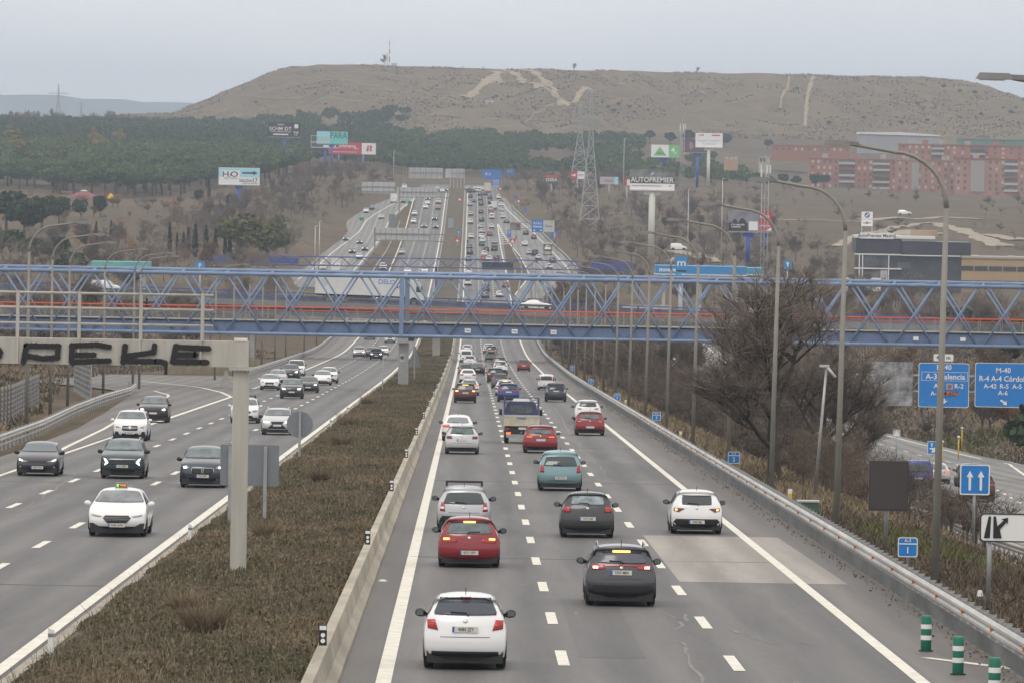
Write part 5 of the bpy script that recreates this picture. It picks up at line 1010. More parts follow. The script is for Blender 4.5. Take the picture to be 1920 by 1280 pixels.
# ------------------------------------------------------------------ articulated lorry on the bridge
def lorry():
    y0 = OVY + 4.2; xa = at(590, 560, y0).x; xb = at(757, 560, y0).x; L = xb - xa; t = thing("articulated_lorry", "white articulated lorry with blue lettering crossing the lorry bridge", "lorry", (xa, y0, ovz(xa)), 0, None, ry=math.atan(.021)); wh = mat("lorry_white", (.66, .66, .64), .5, var=.05, vscale=.5)
    b = MB(); b.box((L / 2, 1.25, 2.58), (L, 2.5, 2.75)); tr = b.build("trailer_box", wh, t)
    text(tr, "DELO", .95, (L * .80, -.006, 3.25), mat("lorry_letters", (.09, .26, .6), .5), .02)
    b = MB()
    for k in range(5): b.tube([(L * .975 - .32 * (k % 3), -.012, 2.75 - .11 * k), (L * .975 - .32 * (k % 3), -.004, 2.75 - .11 * k)], .17 - .02 * k, 10, 0, True, False)
    b.build("emblem", M_DGREY, tr)
    b = MB(); b.tube([(L * .1, -.008, 2.9), (L * .1, -.003, 2.9)], .62, 20, 0, True, False); b.build("faded_emblem", mat("faded_mark", (.52, .54, .54), .6), tr)
    b = MB(); b.box((L / 2, -.004, 1.22), (L, .012, .06)); b.build("side_marker_strip", M_SIGNBACK, tr)
    b = MB(); b.box((L / 2, 1.25, 1.08), (L - .3, 1.0, .2)); b.box((L * .5, .12, .72), (L * .28, .06, .5)); b.build("underframe", M_TRIM, t)
    for x in (1.9, 3.2, 4.5):
        for y in (.2, 2.2): w = link("wheel", wheel_me['t'], t, (x, y, .52), R(-90)); w.scale = (1.4, 1.62, 1.62); link("rim", wheel_me['r'], w)
    b = MB(); P = [(L + .55, .55), (L + 2.75, .5), (L + 2.9, .9), (L + 2.85, 1.9), (L + 2.35, 3.2), (L + 2.0, 3.45), (L + .55, 3.75)]; b.prism(P, .02, 2.48, 0, 'y'); b.build("cab", mat("cab_white", (.62, .63, .58), .4, coat=.4), t)
    b = MB(); b.prism([(L + 1.75, 1.95), (L + 2.62, 1.95), (L + 2.3, 2.75), (L + 1.75, 2.8)], .0, .02, 0, 'y'); b.build("side_window", M_GLASS, t)
    b = MB(); b.add([(L + 2.87, .15, 1.95), (L + 2.87, 2.35, 1.95), (L + 2.44, 2.25, 3.05), (L + 2.44, .25, 3.05)], [(0, 1, 2, 3)]); b.build("windscreen", M_GLASS, t)
    b = MB(); b.box((L + 2.55, -.1, 2.45), (.14, .2, .75)); b.build("mirror", M_TRIM, t)
    b = MB(); b.prism([(L + 1.45 + .62 * math.cos(R(15 * k)), .55 + .62 * math.sin(R(15 * k))) for k in range(13)], -.01, .02, 0, 'y'); b.build("wheel_arch", M_TRIM, t)
    for y in (.2, 2.2): w = link("wheel", wheel_me['t'], t, (L + 1.45, y, .52), R(-90)); w.scale = (1.4, 1.62, 1.62); link("rim", wheel_me['r'], w)
    b = MB(); b.box((L + .3, 1.25, .9), (1.4, .9, .3)); b.build("chassis", M_TRIM, t)
lorry()
# ------------------------------------------------------------------ distant traffic: one mesh each, too small to show parts
far_cache = {}
def far_car(kind, color, front):
    key = (kind, color, front)
    if key in far_cache: return far_cache[key]
    sh = Shape(kind); b = MB(); sh.body(b, 0, 1)
    if not front:
        d = DEFR[kind]; poly_patch(b, sh, trap(*d['glass']), False, .02, 2)
        for P in d['tail']: poly_patch(b, sh, P, False, .03, 3); poly_patch(b, sh, mir(P), False, .03, 3)
        w_ = sh.hw(.05, .4) * .93; poly_patch(b, sh, box_poly(-w_, w_, .2, .46), False, .02, 1); poly_patch(b, sh, box_poly(-.26, .26, d['pz'] - .06, d['pz'] + .06), False, .03, 5)
    else:
        zb, zt = sh.ch[sh.nr + 4][1] + .03, sh.ch[sh.nr + 2][1] - .03; poly_patch(b, sh, trap(sh.hw(sh.ch[sh.nr + 4][0], zb) * .93, zb, sh.hw(sh.ch[sh.nr + 2][0], zt) * .9, zt), True, .02, 2)
        H = sh.H; P = [(.46, .46 * H), (.76, .45 * H), (.82, .545 * H), (.55, .52 * H)]; poly_patch(b, sh, P, True, .03, 4); poly_patch(b, sh, mir(P), True, .03, 4); poly_patch(b, sh, box_poly(-.4, .4, .38 * H, .47 * H), True, .02, 1); poly_patch(b, sh, box_poly(-.6, .6, .2, .3 * H), True, .02, 1)
    for sx in (-1, 1):
        for y in (.185, .815): b.tube([(sx * (sh.W / 2 - .22), y * sh.L, .318), (sx * (sh.W / 2 - .02), y * sh.L, .318)], .318, 12, 1)
    me = b.mesh("distant_car", [PT[color], M_TRIM, M_GLASS if not front else M_GLASSL, M_TAIL, M_HEADON if color in ('black', 'dgrey', 'navy') else M_HEAD, M_PLATE]); far_cache[key] = (me, sh); return me, sh
for px, py, kd, cl, fc, lb in PARKED:
    me, sh = far_car(kd, cl, True); p = gnd(px, py); o = link("van" if kd == 'van' else "car", me, None, (p.x, p.y, p.z + .05)); o.rotation_euler = (0, 0, R(80 if fc else -100)); o.scale = (1.1,) * 3; tag(o, lb, "van" if kd == 'van' else "car")
CNAME = dict(white="white", silver="silver", lsilver="pale silver", grey="grey", dgrey="dark grey", black="black", red="red", dred="dark red", orange="orange", blue="blue", cream="cream", lblue="pale blue", navy="navy", teal="teal")
KNAME = dict(hatch="hatchback", suv="sport utility", sedan="saloon", van="van", mpv="people carrier", wagon="estate")
cnt = {}
def far(px, py, kind, color, face, lane, cat="car"):
    me, sh = far_car(kind, color, face == 'f'); p = rd(px, py); k = (color, kind, lane); cnt[k] = cnt.get(k, 0) + 1; n = cnt[k]
    nm = "van" if kind == 'van' else "car"; t = "%s %s %s %s, counted from the bridge" % (ORD[n - 1], CNAME[color], KNAME[kind], lane)
    sl = math.atan2(float(zc(p.y + 4)) - float(zc(p.y)), 4); y = p.y if face == 'r' else p.y + sh.L
    o = link(nm, me, None, (p.x, y, float(zc(y)) + .012)); o.rotation_euler = (sl if face == 'r' else -sl, 0, 0 if face == 'r' else math.pi); tag(o, t, nm, "distant traffic")
LL, LM, LRr, LX = "in the far outbound left lane", "in the far outbound middle lane", "in the far outbound right lane", "on the far exit road"
for px, py, kd, cl in [(877, 536, 'van', 'white'), (878, 515, 'suv', 'white'), (878, 490, 'hatch', 'lblue'), (881, 478, 'suv', 'black'), (880, 467, 'hatch', 'grey'), (883, 448, 'suv', 'white'), (882, 420, 'suv', 'white'), (883, 405, 'hatch', 'silver'), (881, 387, 'suv', 'silver'), (882, 372, 'hatch', 'black'), (887, 380, 'sedan', 'grey'), (879, 362, 'van', 'dgrey'), (876, 357, 'suv', 'silver')]: far(px, py, kd, cl, 'r', LL)
for px, py, kd, cl in [(911, 537, 'van', 'cream'), (910, 560, 'suv', 'grey'), (911, 548, 'suv', 'dgrey'), (908, 481, 'suv', 'white'), (906, 489, 'hatch', 'orange'), (912, 472, 'hatch', 'black'), (903, 462, 'hatch', 'navy'), (905, 455, 'hatch', 'white'), (903, 448, 'suv', 'white'), (904, 438, 'suv', 'silver'), (902, 429, 'suv', 'silver'), (903, 416, 'suv', 'dgrey'), (902, 401, 'hatch', 'dred'), (902, 386, 'suv', 'dgrey'), (901, 377, 'suv', 'grey'), (900, 368, 'suv', 'dgrey'), (898, 361, 'van', 'white'), (893, 360, 'van', 'lsilver'), (886, 362, 'hatch', 'dred'), (903, 358, 'suv', 'white'), (891, 358, 'hatch', 'white')]: far(px, py, kd, cl, 'r', LM)
for px, py, kd, cl in [(937, 558, 'sedan', 'white'), (948, 540, 'hatch', 'orange'), (931, 489, 'suv', 'dred'), (917, 490, 'hatch', 'white'), (927, 471, 'van', 'dgrey'), (927, 458, 'hatch', 'silver'), (918, 443, 'hatch', 'red'), (922, 429, 'hatch', 'white'), (922, 411, 'van', 'white'), (921, 403, 'hatch', 'red'), (920, 396, 'van', 'lsilver'), (919, 383, 'suv', 'black'), (918, 374, 'suv', 'dgrey'), (910, 367, 'hatch', 'dgrey'), (913, 360, 'hatch', 'white')]: far(px, py, kd, cl, 'r', LRr)
for px, py, kd, cl in [(943, 410, 'hatch', 'white'), (942, 404, 'hatch', 'silver'), (941, 397, 'suv', 'silver'), (940, 388, 'suv', 'white'), (940, 383, 'hatch', 'dred'), (935, 374, 'suv', 'white'), (950, 419, 'sedan', 'grey'), (986, 441, 'suv', 'dgrey'), (1001, 449, 'hatch', 'red'), (984, 462, 'sedan', 'white'), (993, 478, 'hatch', 'lsilver'), (1003, 480, 'van', 'black'), (1010, 488, 'sedan', 'silver'), (1036, 493, 'suv', 'black'), (1030, 505, 'hatch', 'white')]: far(px, py, kd, cl, 'r', LX)
IL, IM, IR, IS = "in the far inbound outer lane", "in the far inbound middle lane", "in the far inbound median lane", "on the far service road"
for px, py, kd, cl in [(718, 507, 'van', 'white'), (753, 478, 'suv', 'silver'), (775, 420, 'suv', 'white'), (777, 405, 'suv', 'white'), (758, 355, 'van', 'white')]: far(px, py, kd, cl, 'f', IL)
for px, py, kd, cl in [(764, 514, 'sedan', 'white'), (795, 428, 'hatch', 'dgrey'), (798, 392, 'hatch', 'white'), (801, 385, 'suv', 'white'), (802, 376, 'hatch', 'navy'), (756, 381, 'hatch', 'grey')]: far(px, py, kd, cl, 'f', IM)
for px, py, kd, cl in [(796, 513, 'hatch', 'white'), (817, 429, 'sedan', 'black'), (815, 414, 'suv', 'navy'), (821, 394, 'hatch', 'red'), (822, 383, 'van', 'cream'), (829, 362, 'suv', 'white'), (836, 360, 'suv', 'navy'), (824, 360, 'hatch', 'black'), (820, 357, 'hatch', 'silver')]: far(px, py, kd, cl, 'f', IR)
for px, py, kd, cl in [(605, 509, 'van', 'cream'), (673, 487, 'suv', 'white'), (660, 476, 'suv', 'dgrey'), (684, 471, 'suv', 'black'), (674, 458, 'hatch', 'navy'), (648, 452, 'hatch', 'black'), (715, 411, 'hatch', 'silver'), (686, 400, 'suv', 'white'), (697, 394, 'suv', 'grey')]: far(px, py, kd, cl, 'f', IS)
def box_truck(px, py, w, h, L, label, front=True, roadfn=None, rz=0.0, col=(.66, .66, .62)):
    p = rd(px, py) if roadfn is None else gnd(px, py, roadfn); t = thing("box_truck", label, "truck", (p.x, p.y, p.z + .02), rz, "box trucks in the distance"); m = mat("truck_box_%d" % int(col[0] * 100 + col[2] * 10), col, .5, var=.06)
    b = MB(); b.box((0, L / 2 + (1.9 if front else 0), h / 2 + .45), (w, L, h - .9)); b.build("cargo_box", m, t)
    y0 = 0 if front else L
    b = MB(); b.prism([(y0, .5), (y0 + 1.8, .5), (y0 + 1.8, 2.3), (y0 + (.5 if front else 1.3), 2.3), (y0 + (0 if front else 1.8), 1.4)], -w / 2 + .1, w / 2 - .1, 0, 'x'); b.build("cab", M_WHITE, t)
    b = MB()
    if front: b.add([(-w * .4, -.01, 1.42), (w * .4, -.01, 1.42), (w * .36, .46, 2.24), (-w * .36, .46, 2.24)], [(0, 1, 2, 3)])
    else: b.box((0, -.02, .62), (w * .9, .05, .3))
    b.build("windscreen" if front else "tail_lights", M_GLASSL if front else M_TAIL, t)
    for sx in (-1, 1):
        for y in (.9, L * .8 + 1): w_ = link("wheel", wheel_me['t'], t, (sx * (w / 2 - .2), y, .42), 0 if sx > 0 else math.pi); w_.scale = (1.3, 1.3, 1.3)
    b = MB(); b.box((0, (L + 1.8) / 2, .55), (w * .7, L + 1.2, .3)); b.build("chassis", M_TRIM, t); return t
box_truck(738, 381, 2.3, 3.4, 5, "white box truck coming down the far service road")
box_truck(629, 511, 2.4, 3.3, 6, "cream box truck on the service road above the footbridge", col=(.6, .58, .5))
box_truck(914, 362, 2.4, 3.7, 6, "cream box truck at the crest of the outbound lanes", False, col=(.6, .6, .5))
box_truck(926, 394, 2.0, 3.0, 5, "tall white box van in the right lane halfway up the far outbound side", False)
box_truck(1377, 760, 2.5, 4.0, 8, "grey canvas lorry on the lower side road among the bare trees", False, terrain_z, 0, (.2, .19, .18))
# vehicle carrier on the exit road
def carrier():
    p = rd(1027, 479); t = thing("car_transporter", "cream recovery truck carrying a white car on the far exit road", "truck", (p.x, p.y, p.z + .02)); b = MB(); b.box((0, 3.2, 1.0), (2.4, 6.4, .3)); b.box((0, .1, .7), (2.3, .2, .5)); b.build("bed", mat("carrier_cream", (.5, .48, .4), .6), t)
    b = MB(); b.box((0, 7.4, 1.7), (2.3, 1.9, 2.5)); b.build("cab", M_WHITE, t); b = MB(); b.box((0, 6.6, 2.3), (2.4, .3, 2.4)); b.build("headboard", mat("carrier_cream", (.5, .48, .4)), t)
    for sx in (-1, 1):
        b = MB(); b.box((sx * .9, -.02, .75), (.3, .06, .16)); b.build("tail_light", M_TAIL, t)
        for y in (1.3, 7.0): w_ = link("wheel", wheel_me['t'], t, (sx * 1.0, y, .42), 0 if sx > 0 else math.pi); w_.scale = (1.3, 1.3, 1.3)
    me, sh = far_car('suv', 'white', False); o = link("car", me, None, (p.x, p.y + .6, p.z + 1.18)); tag(o, "white car riding on the recovery truck", "car")
carrier()
# motorcycles
def bike(px, py, label, cl):
    p = rd(px, py); t = thing("motorcycle", label, "motorcycle", (p.x, p.y, p.z + .02)); b = MB(); b.tube([(0, 0, .55), (0, .7, .75), (0, 1.5, .8)], [.16, .2, .14], 8); b.box((0, -.05, .62), (.3, .2, .2)); b.build("frame", M_TRIM, t)
    for y in (.1, 1.5): b = MB(); b.tube([(-.06, y, .31), (.06, y, .31)], .31, 14); b.build("wheel", M_TYRE, t)
    b = MB(); b.tube([(-.35, 1.2, 1.1), (.35, 1.2, 1.1)], .03, 6); b.build("handlebar", M_DGREY, t)
    r = thing("person", label.replace("motorcycle", "motorcyclist"), "person", (p.x, p.y + .5, p.z + .02)); b = MB(); b.tube([(0, 0, .85), (0, .05, 1.1), (0, .15, 1.38), (0, .2, 1.5)], [.17, .2, .22, .1], 10); b.tube([(-.12, 0, .85), (-.26, .4, .75), (-.24, .2, .35)], [.1, .08, .06], 8); b.tube([(.12, 0, .85), (.26, .4, .75), (.24, .2, .35)], [.1, .08, .06], 8)
    b.tube([(-.22, .15, 1.36), (-.38, .35, 1.15), (-.3, .65, 1.1)], [.07, .055, .045], 8); b.tube([(.22, .15, 1.36), (.38, .35, 1.15), (.3, .65, 1.1)], [.07, .055, .045], 8); b.build("body", cl, r)
    b = MB(); b.tube([(0, .2, 1.47), (0, .2, 1.52), (0, .2, 1.65), (0, .2, 1.75), (0, .2, 1.79)], [.07, .12, .145, .11, .03], 10); b.build("helmet", M_WHITE, r)
bike(877, 459, "red and black motorcycle in the left outbound lane far up the hill", mat("jacket_red", (.3, .03, .04), .7)); bike(1006, 494, "dark motorcycle beside the exit road behind the message board", mat("jacket_dark", (.04, .04, .06), .7))
# traffic on the lorry bridge
def ov_car(px, kind, color, label, lane):
    me, sh = far_car(kind, color, True); y = OVY + lane; x = at(px, 570, y).x; o = link("car" if kind != 'van' else "van", me, None, (x, y + .9, ovz(x) + .01)); o.rotation_euler = (0, math.atan(.021), R(-90)); tag(o, label, "car" if kind != 'van' else "van", "vehicles on the lorry bridge")
ov_car(975, 'sedan', 'white', "white saloon on the lorry bridge ahead of the lorry", 3.5); ov_car(1385, 'hatch', 'silver', "silver car on the right end of the lorry bridge behind bare branches", 3.5); ov_car(168, 'van', 'white', "white van on the left end of the lorry bridge", 7.0)
def Yx(px, py, X): d = pray(px, py); return X / d[0]
# ------------------------------------------------------------------ small blue distance signs behind the outbound guardrail
for k, (px, py, yy, num) in enumerate([(1702, 1025, 178, "1"), (1376, 857, 315, "2"), (1231, 780, 470, "3"), (1157, 743, 600, "4"), (1108, 715, 720, "5"), (1073, 689, 850, "6"), (1047, 681, 930, "7"), (1013, 664, 1040, "8")]):
    yy = Yx(px, py, 12.5 if k < 7 else 12.9); s_ = sc(yy); w = .56
    board("distance_sign", "%s small blue distance sign on a post behind the outbound guardrail, counted from the camera" % ORD[k], "road sign", px - w * s_ / 2, py - w * s_ / 2, px + w * s_ / 2, py + w * s_ / 2, yy, M_BLUE,
          [('r', .04, .3, .96, .36, M_SWHITE, "divider"), ('t', "A-3", .5, .17, .17, M_SWHITE), ('t', num, .5, .66, .34, M_SWHITE)], depth=.03, posts=(px,), pw=.07, rim=M_SWHITE, rr=.12, group="small distance signs")
for px, py, yy in [(839, 633, 1180)]:
    board("distance_sign", "small blue distance sign in the median just beyond the footbridge", "road sign", px - 4, py - 5, px + 4, py + 5, yy, M_BLUE, [('t', "8", .5, .6, .5, M_SWHITE)], depth=.03, posts=(px,), pw=.07, rim=M_SWHITE)
# yellow-banded white hectometre posts
for k, (px, py, yy) in enumerate([(1481, 928, 268), (1276, 816, 395), (1173, 755, 540), (1122, 728, 640)]):
    yy = Yx(px, py, 12.3); p = at(px, py, yy); g = GZ(p.x, yy); t = thing("marker_post", "%s white and yellow banded marker post behind the outbound guardrail, counted from the camera" % ORD[k], "marker post", (p.x, yy, g), 0, "yellow banded marker posts")
    h = p.z - g + .25; b = MB(); b.box((0, 0, h / 2), (.16, .09, h)); b.build("post_body", M_WHITE, t); b = MB(); b.box((0, -.05, h - .3), (.165, .02, .26)); b.build("yellow_band", M_YELLOW, t)
# green and white flexible bollards
for k, (px, py) in enumerate([(1736, 1220), (1796, 1264), (1864, 1308)]):
    p = rd(px, py); t = thing("bollard", ["green and white striped bollard farthest from the camera beside the guardrail", "middle one of three green and white striped bollards", "green and white bollard cut off by the lower picture edge"][k], "bollard", p, 0, "green striped bollards"); h = .78
    b = MB(); b.tube([(0, 0, 0), (0, 0, .04), (0, 0, h - .04), (0, 0, h)], [.09, .115, .115, .10], 14); b.build("body", M_GREEN, t)
    for z in (.30, .54): b = MB(); b.tube([(0, 0, z - .05), (0, 0, z + .05)], .119, 14, 0, False); b.build("white_band", M_SWHITE, t)
    b = MB(); b.cyl((0, 0, 0), .16, .03, 12); b.build("base", M_BLACK, t)
# ------------------------------------------------------------------ larger road signs at the right
board("direction_sign", "white sign with a black exit lane arrow, cut off by the right picture edge", "road sign", 1837, 962, 1990, 1016, 160, M_SWHITE,
      [('p', [(.05, .87), (.105, .11), (.135, .11), (.125, .87)], M_BLACK), ('p', [(.165, .87), (.165, .11), (.195, .11), (.215, .45), (.29, .24), (.26, .2), (.345, .14), (.34, .38), (.325, .31), (.245, .56), (.27, .87)], M_BLACK)], posts=(1856, 1970), pw=.12, rim=M_BLACK, depth=.06, rr=.12)
board("lane_sign", "blue square sign with two white upward arrows above the side road", "road sign", 1800, 870, 1856, 927, 250, M_BLUE, [('p', ARROW(.33, .115, .2, .85), M_SWHITE, "arrow"), ('p', ARROW(.70, .115, .2, .85), M_SWHITE, "arrow")], posts=(1827,), pw=.12, rim=M_SWHITE, depth=.05)
board("road_sign", "dark square panel, the back of a message sign, on a single post", "road sign", 1629, 863, 1703, 957, 200, mat("sign_dark_brown", (.045, .036, .034), .6), [('r', .03, .03, .97, .97, mat("sign_dark_brown2", (.05, .042, .04), .6), "face_plate")], posts=(1662,), pw=.13, depth=.08, rr=.03)
board("lane_sign", "small blue square sign with a white merging arrow beside the lamp post", "road sign", 1739, 826, 1760, 851, 420, M_BLUE, [('p', ARROW(.38, .13, .12, .42), M_SWHITE, "arrow"), ('p', [(.2, .52), (.85, .5), (.62, .86), (.35, .86), (.45, .62), (.2, .62)], M_SWHITE, "arrow")], posts=(1749,), pw=.1, rim=M_SWHITE, depth=.05)
board("road_sign", "blue square lane sign half hidden by the big bare tree trunk", "road sign", 1463, 820, 1489, 845, 400, M_BLUE, [('t', "2", .55, .35, .3, M_SWHITE), ('c', .5, .65, .16, M_SWHITE)], posts=(1476,), pw=.1, rim=M_SWHITE, depth=.05)
board("warning_sign", "red and white warning triangle among the bare branches on the right", "road sign", 1535, 755, 1552, 770, 560, M_RED, [('p', [(.5, .12), (.9, .86), (.1, .86)], M_SWHITE)], posts=(1543,), pw=.1, depth=.04)
board("warning_sign", "small triangular sign on the brown slope below the blue motorway signs", "road sign", 1674, 804, 1688, 818, 560, M_LGREY, [('p', [(.5, .1), (.95, .9), (.05, .9)], M_SWHITE)], posts=(1681,), pw=.09, depth=.04)
GYB = 560.0
t1 = board("motorway_sign", "blue overhead sign reading M-40 and Valencia with a down arrow", "motorway sign", 1722, 680, 1817, 763, GYB, M_BLUE,
      [('r', .06, .2, .97, .4, M_SWHITE, "frame_line"), ('r', .068, .208, .962, .392, M_BLUE), ('t', "M-40", .5, .1, .12, M_SWHITE), ('t', "A-3 Valencia", .53, .31, .13, M_SWHITE), ('t', "A-2", .4, .52, .11, M_SWHITE), ('r', .55, .46, .68, .59, mat("sign_emblem_tan", (.5, .36, .2), .5)), ('c', .615, .525, .05, mat("sign_emblem_dark", (.2, .12, .3), .5)), ('t', "R-2", .8, .52, .11, M_SWHITE), ('r', .47, .64, .78, .73, mat("sign_orange", (.55, .16, .04), .5)), ('t', "M-607", .625, .687, .1, M_BLACK), ('t', "A-1", .33, .69, .1, M_SWHITE), ('p', [(.5, .93), (.42, .85), (.47, .85), (.47, .8), (.53, .8), (.53, .85), (.58, .85)], M_SWHITE, "arrow")], rim=M_SWHITE, rr=.05)
t2 = board("motorway_sign", "blue overhead sign reading M-40 and Cordoba with a slanting arrow", "motorway sign", 1828, 680, 1938, 763, GYB, M_BLUE,
      [('t', "M-40", .48, .17, .12, M_SWHITE), ('t', "R-4 A-4 Córdoba", .5, .36, .13, M_SWHITE, .92), ('t', "A-42", .26, .53, .11, M_SWHITE), ('t', "R-5", .5, .53, .11, M_SWHITE), ('t', "A-5", .72, .53, .11, M_SWHITE), ('t', "A-6", .48, .68, .11, M_SWHITE), ('p', [(.55, .95), (.54, .84), (.52, .88), (.45, .82), (.43, .85), (.5, .91), (.47, .93)], M_SWHITE, "arrow")], rim=M_SWHITE, rr=.05)
board("distance_plate", "small white plate reading 400 m above the Valencia sign", "road sign", 1750, 663, 1788, 677, GYB, M_SWHITE, [('t', "400 m", .5, .5, .55, M_BLACK)], rim=M_LGREY, depth=.08, rr=.2)
board("motorway_sign", "weathered pale back panel left of the Valencia sign behind the branches", "motorway sign", 1632, 678, 1711, 760, GYB, mat("mottled_panel", (.42, .42, .42), .8, col2=(.10, .10, .11), vscale=1.1, detail=8), [], depth=.15, rr=.02)
def blue_gantry():
    xl = at(1605, 720, GYB).x; xr = at(1960, 720, GYB).x; z = at(1770, 720, GYB).z; t = thing("sign_gantry", "grey gantry carrying the blue overhead signs across the side road", "gantry", (0, GYB + .5, 0)); b = MB()
    for q in (-.7, .7): b.tube([(xl, 0, z + q), (xr, 0, z + q)], .12, 8)
    n = 14
    for k in range(n): b.tube([(xl + (xr - xl) * k / n, 0, z - .7), (xl + (xr - xl) * (k + 1) / n, 0, z + .7)], .06, 6)
    b.build("truss_beam", M_GALV, t)
    for x in (xl, xr): g = GZ(x, GYB); b = MB(); b.box((x, 0, (g + z + .8) / 2), (.35, .35, z + .8 - g)); b.build("column", M_GALV, t)
blue_gantry()
# yellow pipeline markers on the green verge
for k, (px, py0, py1, yy) in enumerate([(1766, 829, 868, 480), (1797, 820, 848, 560), (1803, 803, 842, 600)]):
    p = at(px, py1, yy); g = GZ(p.x, yy); t = thing("pipe_marker", ["tall yellow post with white cap nearest the lamp post", "middle yellow post with white cap on the green verge", "yellow post with white cap farthest up the green verge"][k], "marker post", (p.x, yy, g), 0, "yellow marker posts"); h = at(px, py0, yy).z - g
    b = MB(); b.tube([(0, 0, 0), (0, 0, h)], .06, 8); b.build("pole", M_YELLOW, t); b = MB(); b.tube([(0, 0, h), (0, 0, h + .12), (0, 0, h + .17)], [.14, .14, .05], 8); b.build("cap", M_WHITE, t)
# green cabinet by the guardrail
p = at(1515, 955, 235); g = GZ(p.x, 235); t = thing("utility_cabinet", "low green utility cabinet below the guardrail near the lamp posts", "cabinet", (p.x, 235, g)); b = MB(); h = at(1512, 940, 235).z - g; b.box((0, 0, h / 2), (.75, .5, h)); b.build("body", mat("cabinet_green", (.05, .10, .07), .6, var=.1), t); b = MB(); b.box((0, 0, h + .03), (.82, .56, .06)); b.build("lid", M_LGREY, t)
for k, (px, py, w, h) in enumerate([(1718, 1133, .2, .16), (1522, 967, .3, .15), (1837, 1117, .14, .16), (441, 1182, .14, .1), (717, 1089, .2, .05)]):
    p = rd(px, py) if px not in (441,) else gnd(px, py, med_z); t = MB(); t.box((0, 0, h / 2), (w, w * .8, h), 0, .4, .6); t.box((w * .3, .05, h * .3), (w * .6, w * .5, h * .5), 0, 1.0, .5)
    tag(t.build("litter", M_SWHITE, None, p), ["crumpled white litter at the foot of the guardrail by the nearest lamp post", "white litter behind the guardrail beside the green cabinet", "white litter on the brown verge under the exit sign", "white scrap of litter in the median shrubs", "flat pale litter on the left shoulder"][k], "litter")
# ------------------------------------------------------------------ gantries and signs far up the road
def far_gantry(label, x0, y0, x1, y1, Y, postpx, basepy, armpx, beams, panels=5, multi=0):
    c = at((x0 + x1) / 2, (y0 + y1) / 2, Y); w, h = (x1 - x0) / sc(Y), (y1 - y0) / sc(Y); t = thing("sign_gantry", label, "gantry", (c.x, Y, 0), 0, "gantries up the road with pale sign backs")
    pw = w / panels
    for k in range(panels): b = MB(); b.box((-w / 2 + pw * (k + .5), .1, c.z), (pw - .12, .12, h)); b.build("sign_back_panel", mat("far_sign_back", (.47, .47, .48), .6, var=.06, vscale=.5), t)
    b = MB(); xp = at(postpx, y0, Y).x - c.x; xa = at(armpx, y0, Y).x - c.x
    for by in beams: z = at(x0, by, Y).z; b.box(((xp + xa) / 2, -.1, z), (abs(xa - xp), .22, .3))
    k = min(xp, xa)
    while k < max(xp, xa): b.box((k, -.12, c.z), (.12, .1, h * .9)); k += pw / 2
    b.build("truss_beam", M_POST, t)
    g = at(postpx, basepy, Y).z
    for q in range(max(1, multi)): b = MB(); x = xp + q * w / max(1, multi) * .9; b.box((x, 0, (g + c.z + h / 2) / 2), (.45 if not multi else .2, .4, c.z + h / 2 - g)); b.build("column", M_POST if not multi else M_LGREY, t)
far_gantry("gantry with sign backs over the inbound lanes nearest above the blue footbridge", 703, 428, 805, 450, 1800, 703, 478, 842, (438, 451))
far_gantry("gantry with sign backs over the inbound lanes at the green sign", 744, 352, 822, 369, 2150, 791 - 42, 398, 842, (360, 370))
far_gantry("gantry with three large pale sign backs over the far service road", 678, 342, 741, 363, 2200, 667, 378, 745, (350, 359), 3)
far_gantry("highest gantry with pale sign backs over the inbound crest", 766, 315, 830, 335, 2560, 757, 360, 832, (324,), 6)
far_gantry("pale sign backs on a row of thin posts in the median at the crest", 835, 317, 871, 334, 2470, 845, 365, 871, (325,), 3, 5)
FB2 = mat("far_sign_blue", (.03, .16, .5), .5)
def far_board(name, label, x0, y0, x1, y1, Y, m, els=(), posts=None, base=None, cat="road sign"):
    return board(name, label, cat, x0, y0, x1, y1, Y, m, els, posts=posts if posts is not None else ((x0 + x1) / 2,), pw=.22, depth=.1)
far_board("motorway_sign", "broad blue motorway sign left of the others at the outbound crest", 905, 318, 939, 336, 2560, FB2, [('t', "R-3", .3, .5, .3, M_SWHITE)])
far_board("motorway_sign", "blue motorway sign right of the others above the outbound crest", 946, 317, 966, 330, 2600, FB2, [('t', "A-3", .5, .4, .35, M_SWHITE)])
far_board("motorway_sign", "upright blue motorway sign with a white foot at the outbound crest", 923, 335, 937, 352, 2440, FB2, [('r', .05, .77, .95, .97, M_CREAM), ('p', ARROW(.22, .09, .1, .7), M_SWHITE), ('p', ARROW(.5, .09, .1, .7), M_SWHITE), ('p', ARROW(.78, .09, .1, .7), M_SWHITE)])
t = board("motorway_sign", "paired blue and white motorway sign beside the far exit road", "motorway sign", 997, 413, 1040, 436, 1930, FB2, [('r', .5, .02, .99, .98, M_LGREY, "white_panel"), ('t', "R-3 E-5", .25, .28, .2, M_SWHITE, .8), ('t', "Valencia", .25, .55, .2, M_SWHITE, .8), ('r', .78, .06, .94, .2, M_YELLOW), ('t', "Rivas", .74, .5, .2, M_DGREY), ('c', .12, .85, .06, M_SWHITE), ('c', .4, .85, .06, M_SWHITE)], posts=(1040,), pw=.5)
b = MB(); xx = at(957, 424, 1930).x - t.location.x
for q in (-.9, .9): b.tube([(xx, .3, at(1018, 424, 1930).z - t.location.z + q), (3.4, .3, at(1018, 424, 1930).z - t.location.z + q)], .12, 6)
b.build("truss_beam", M_POST, t)
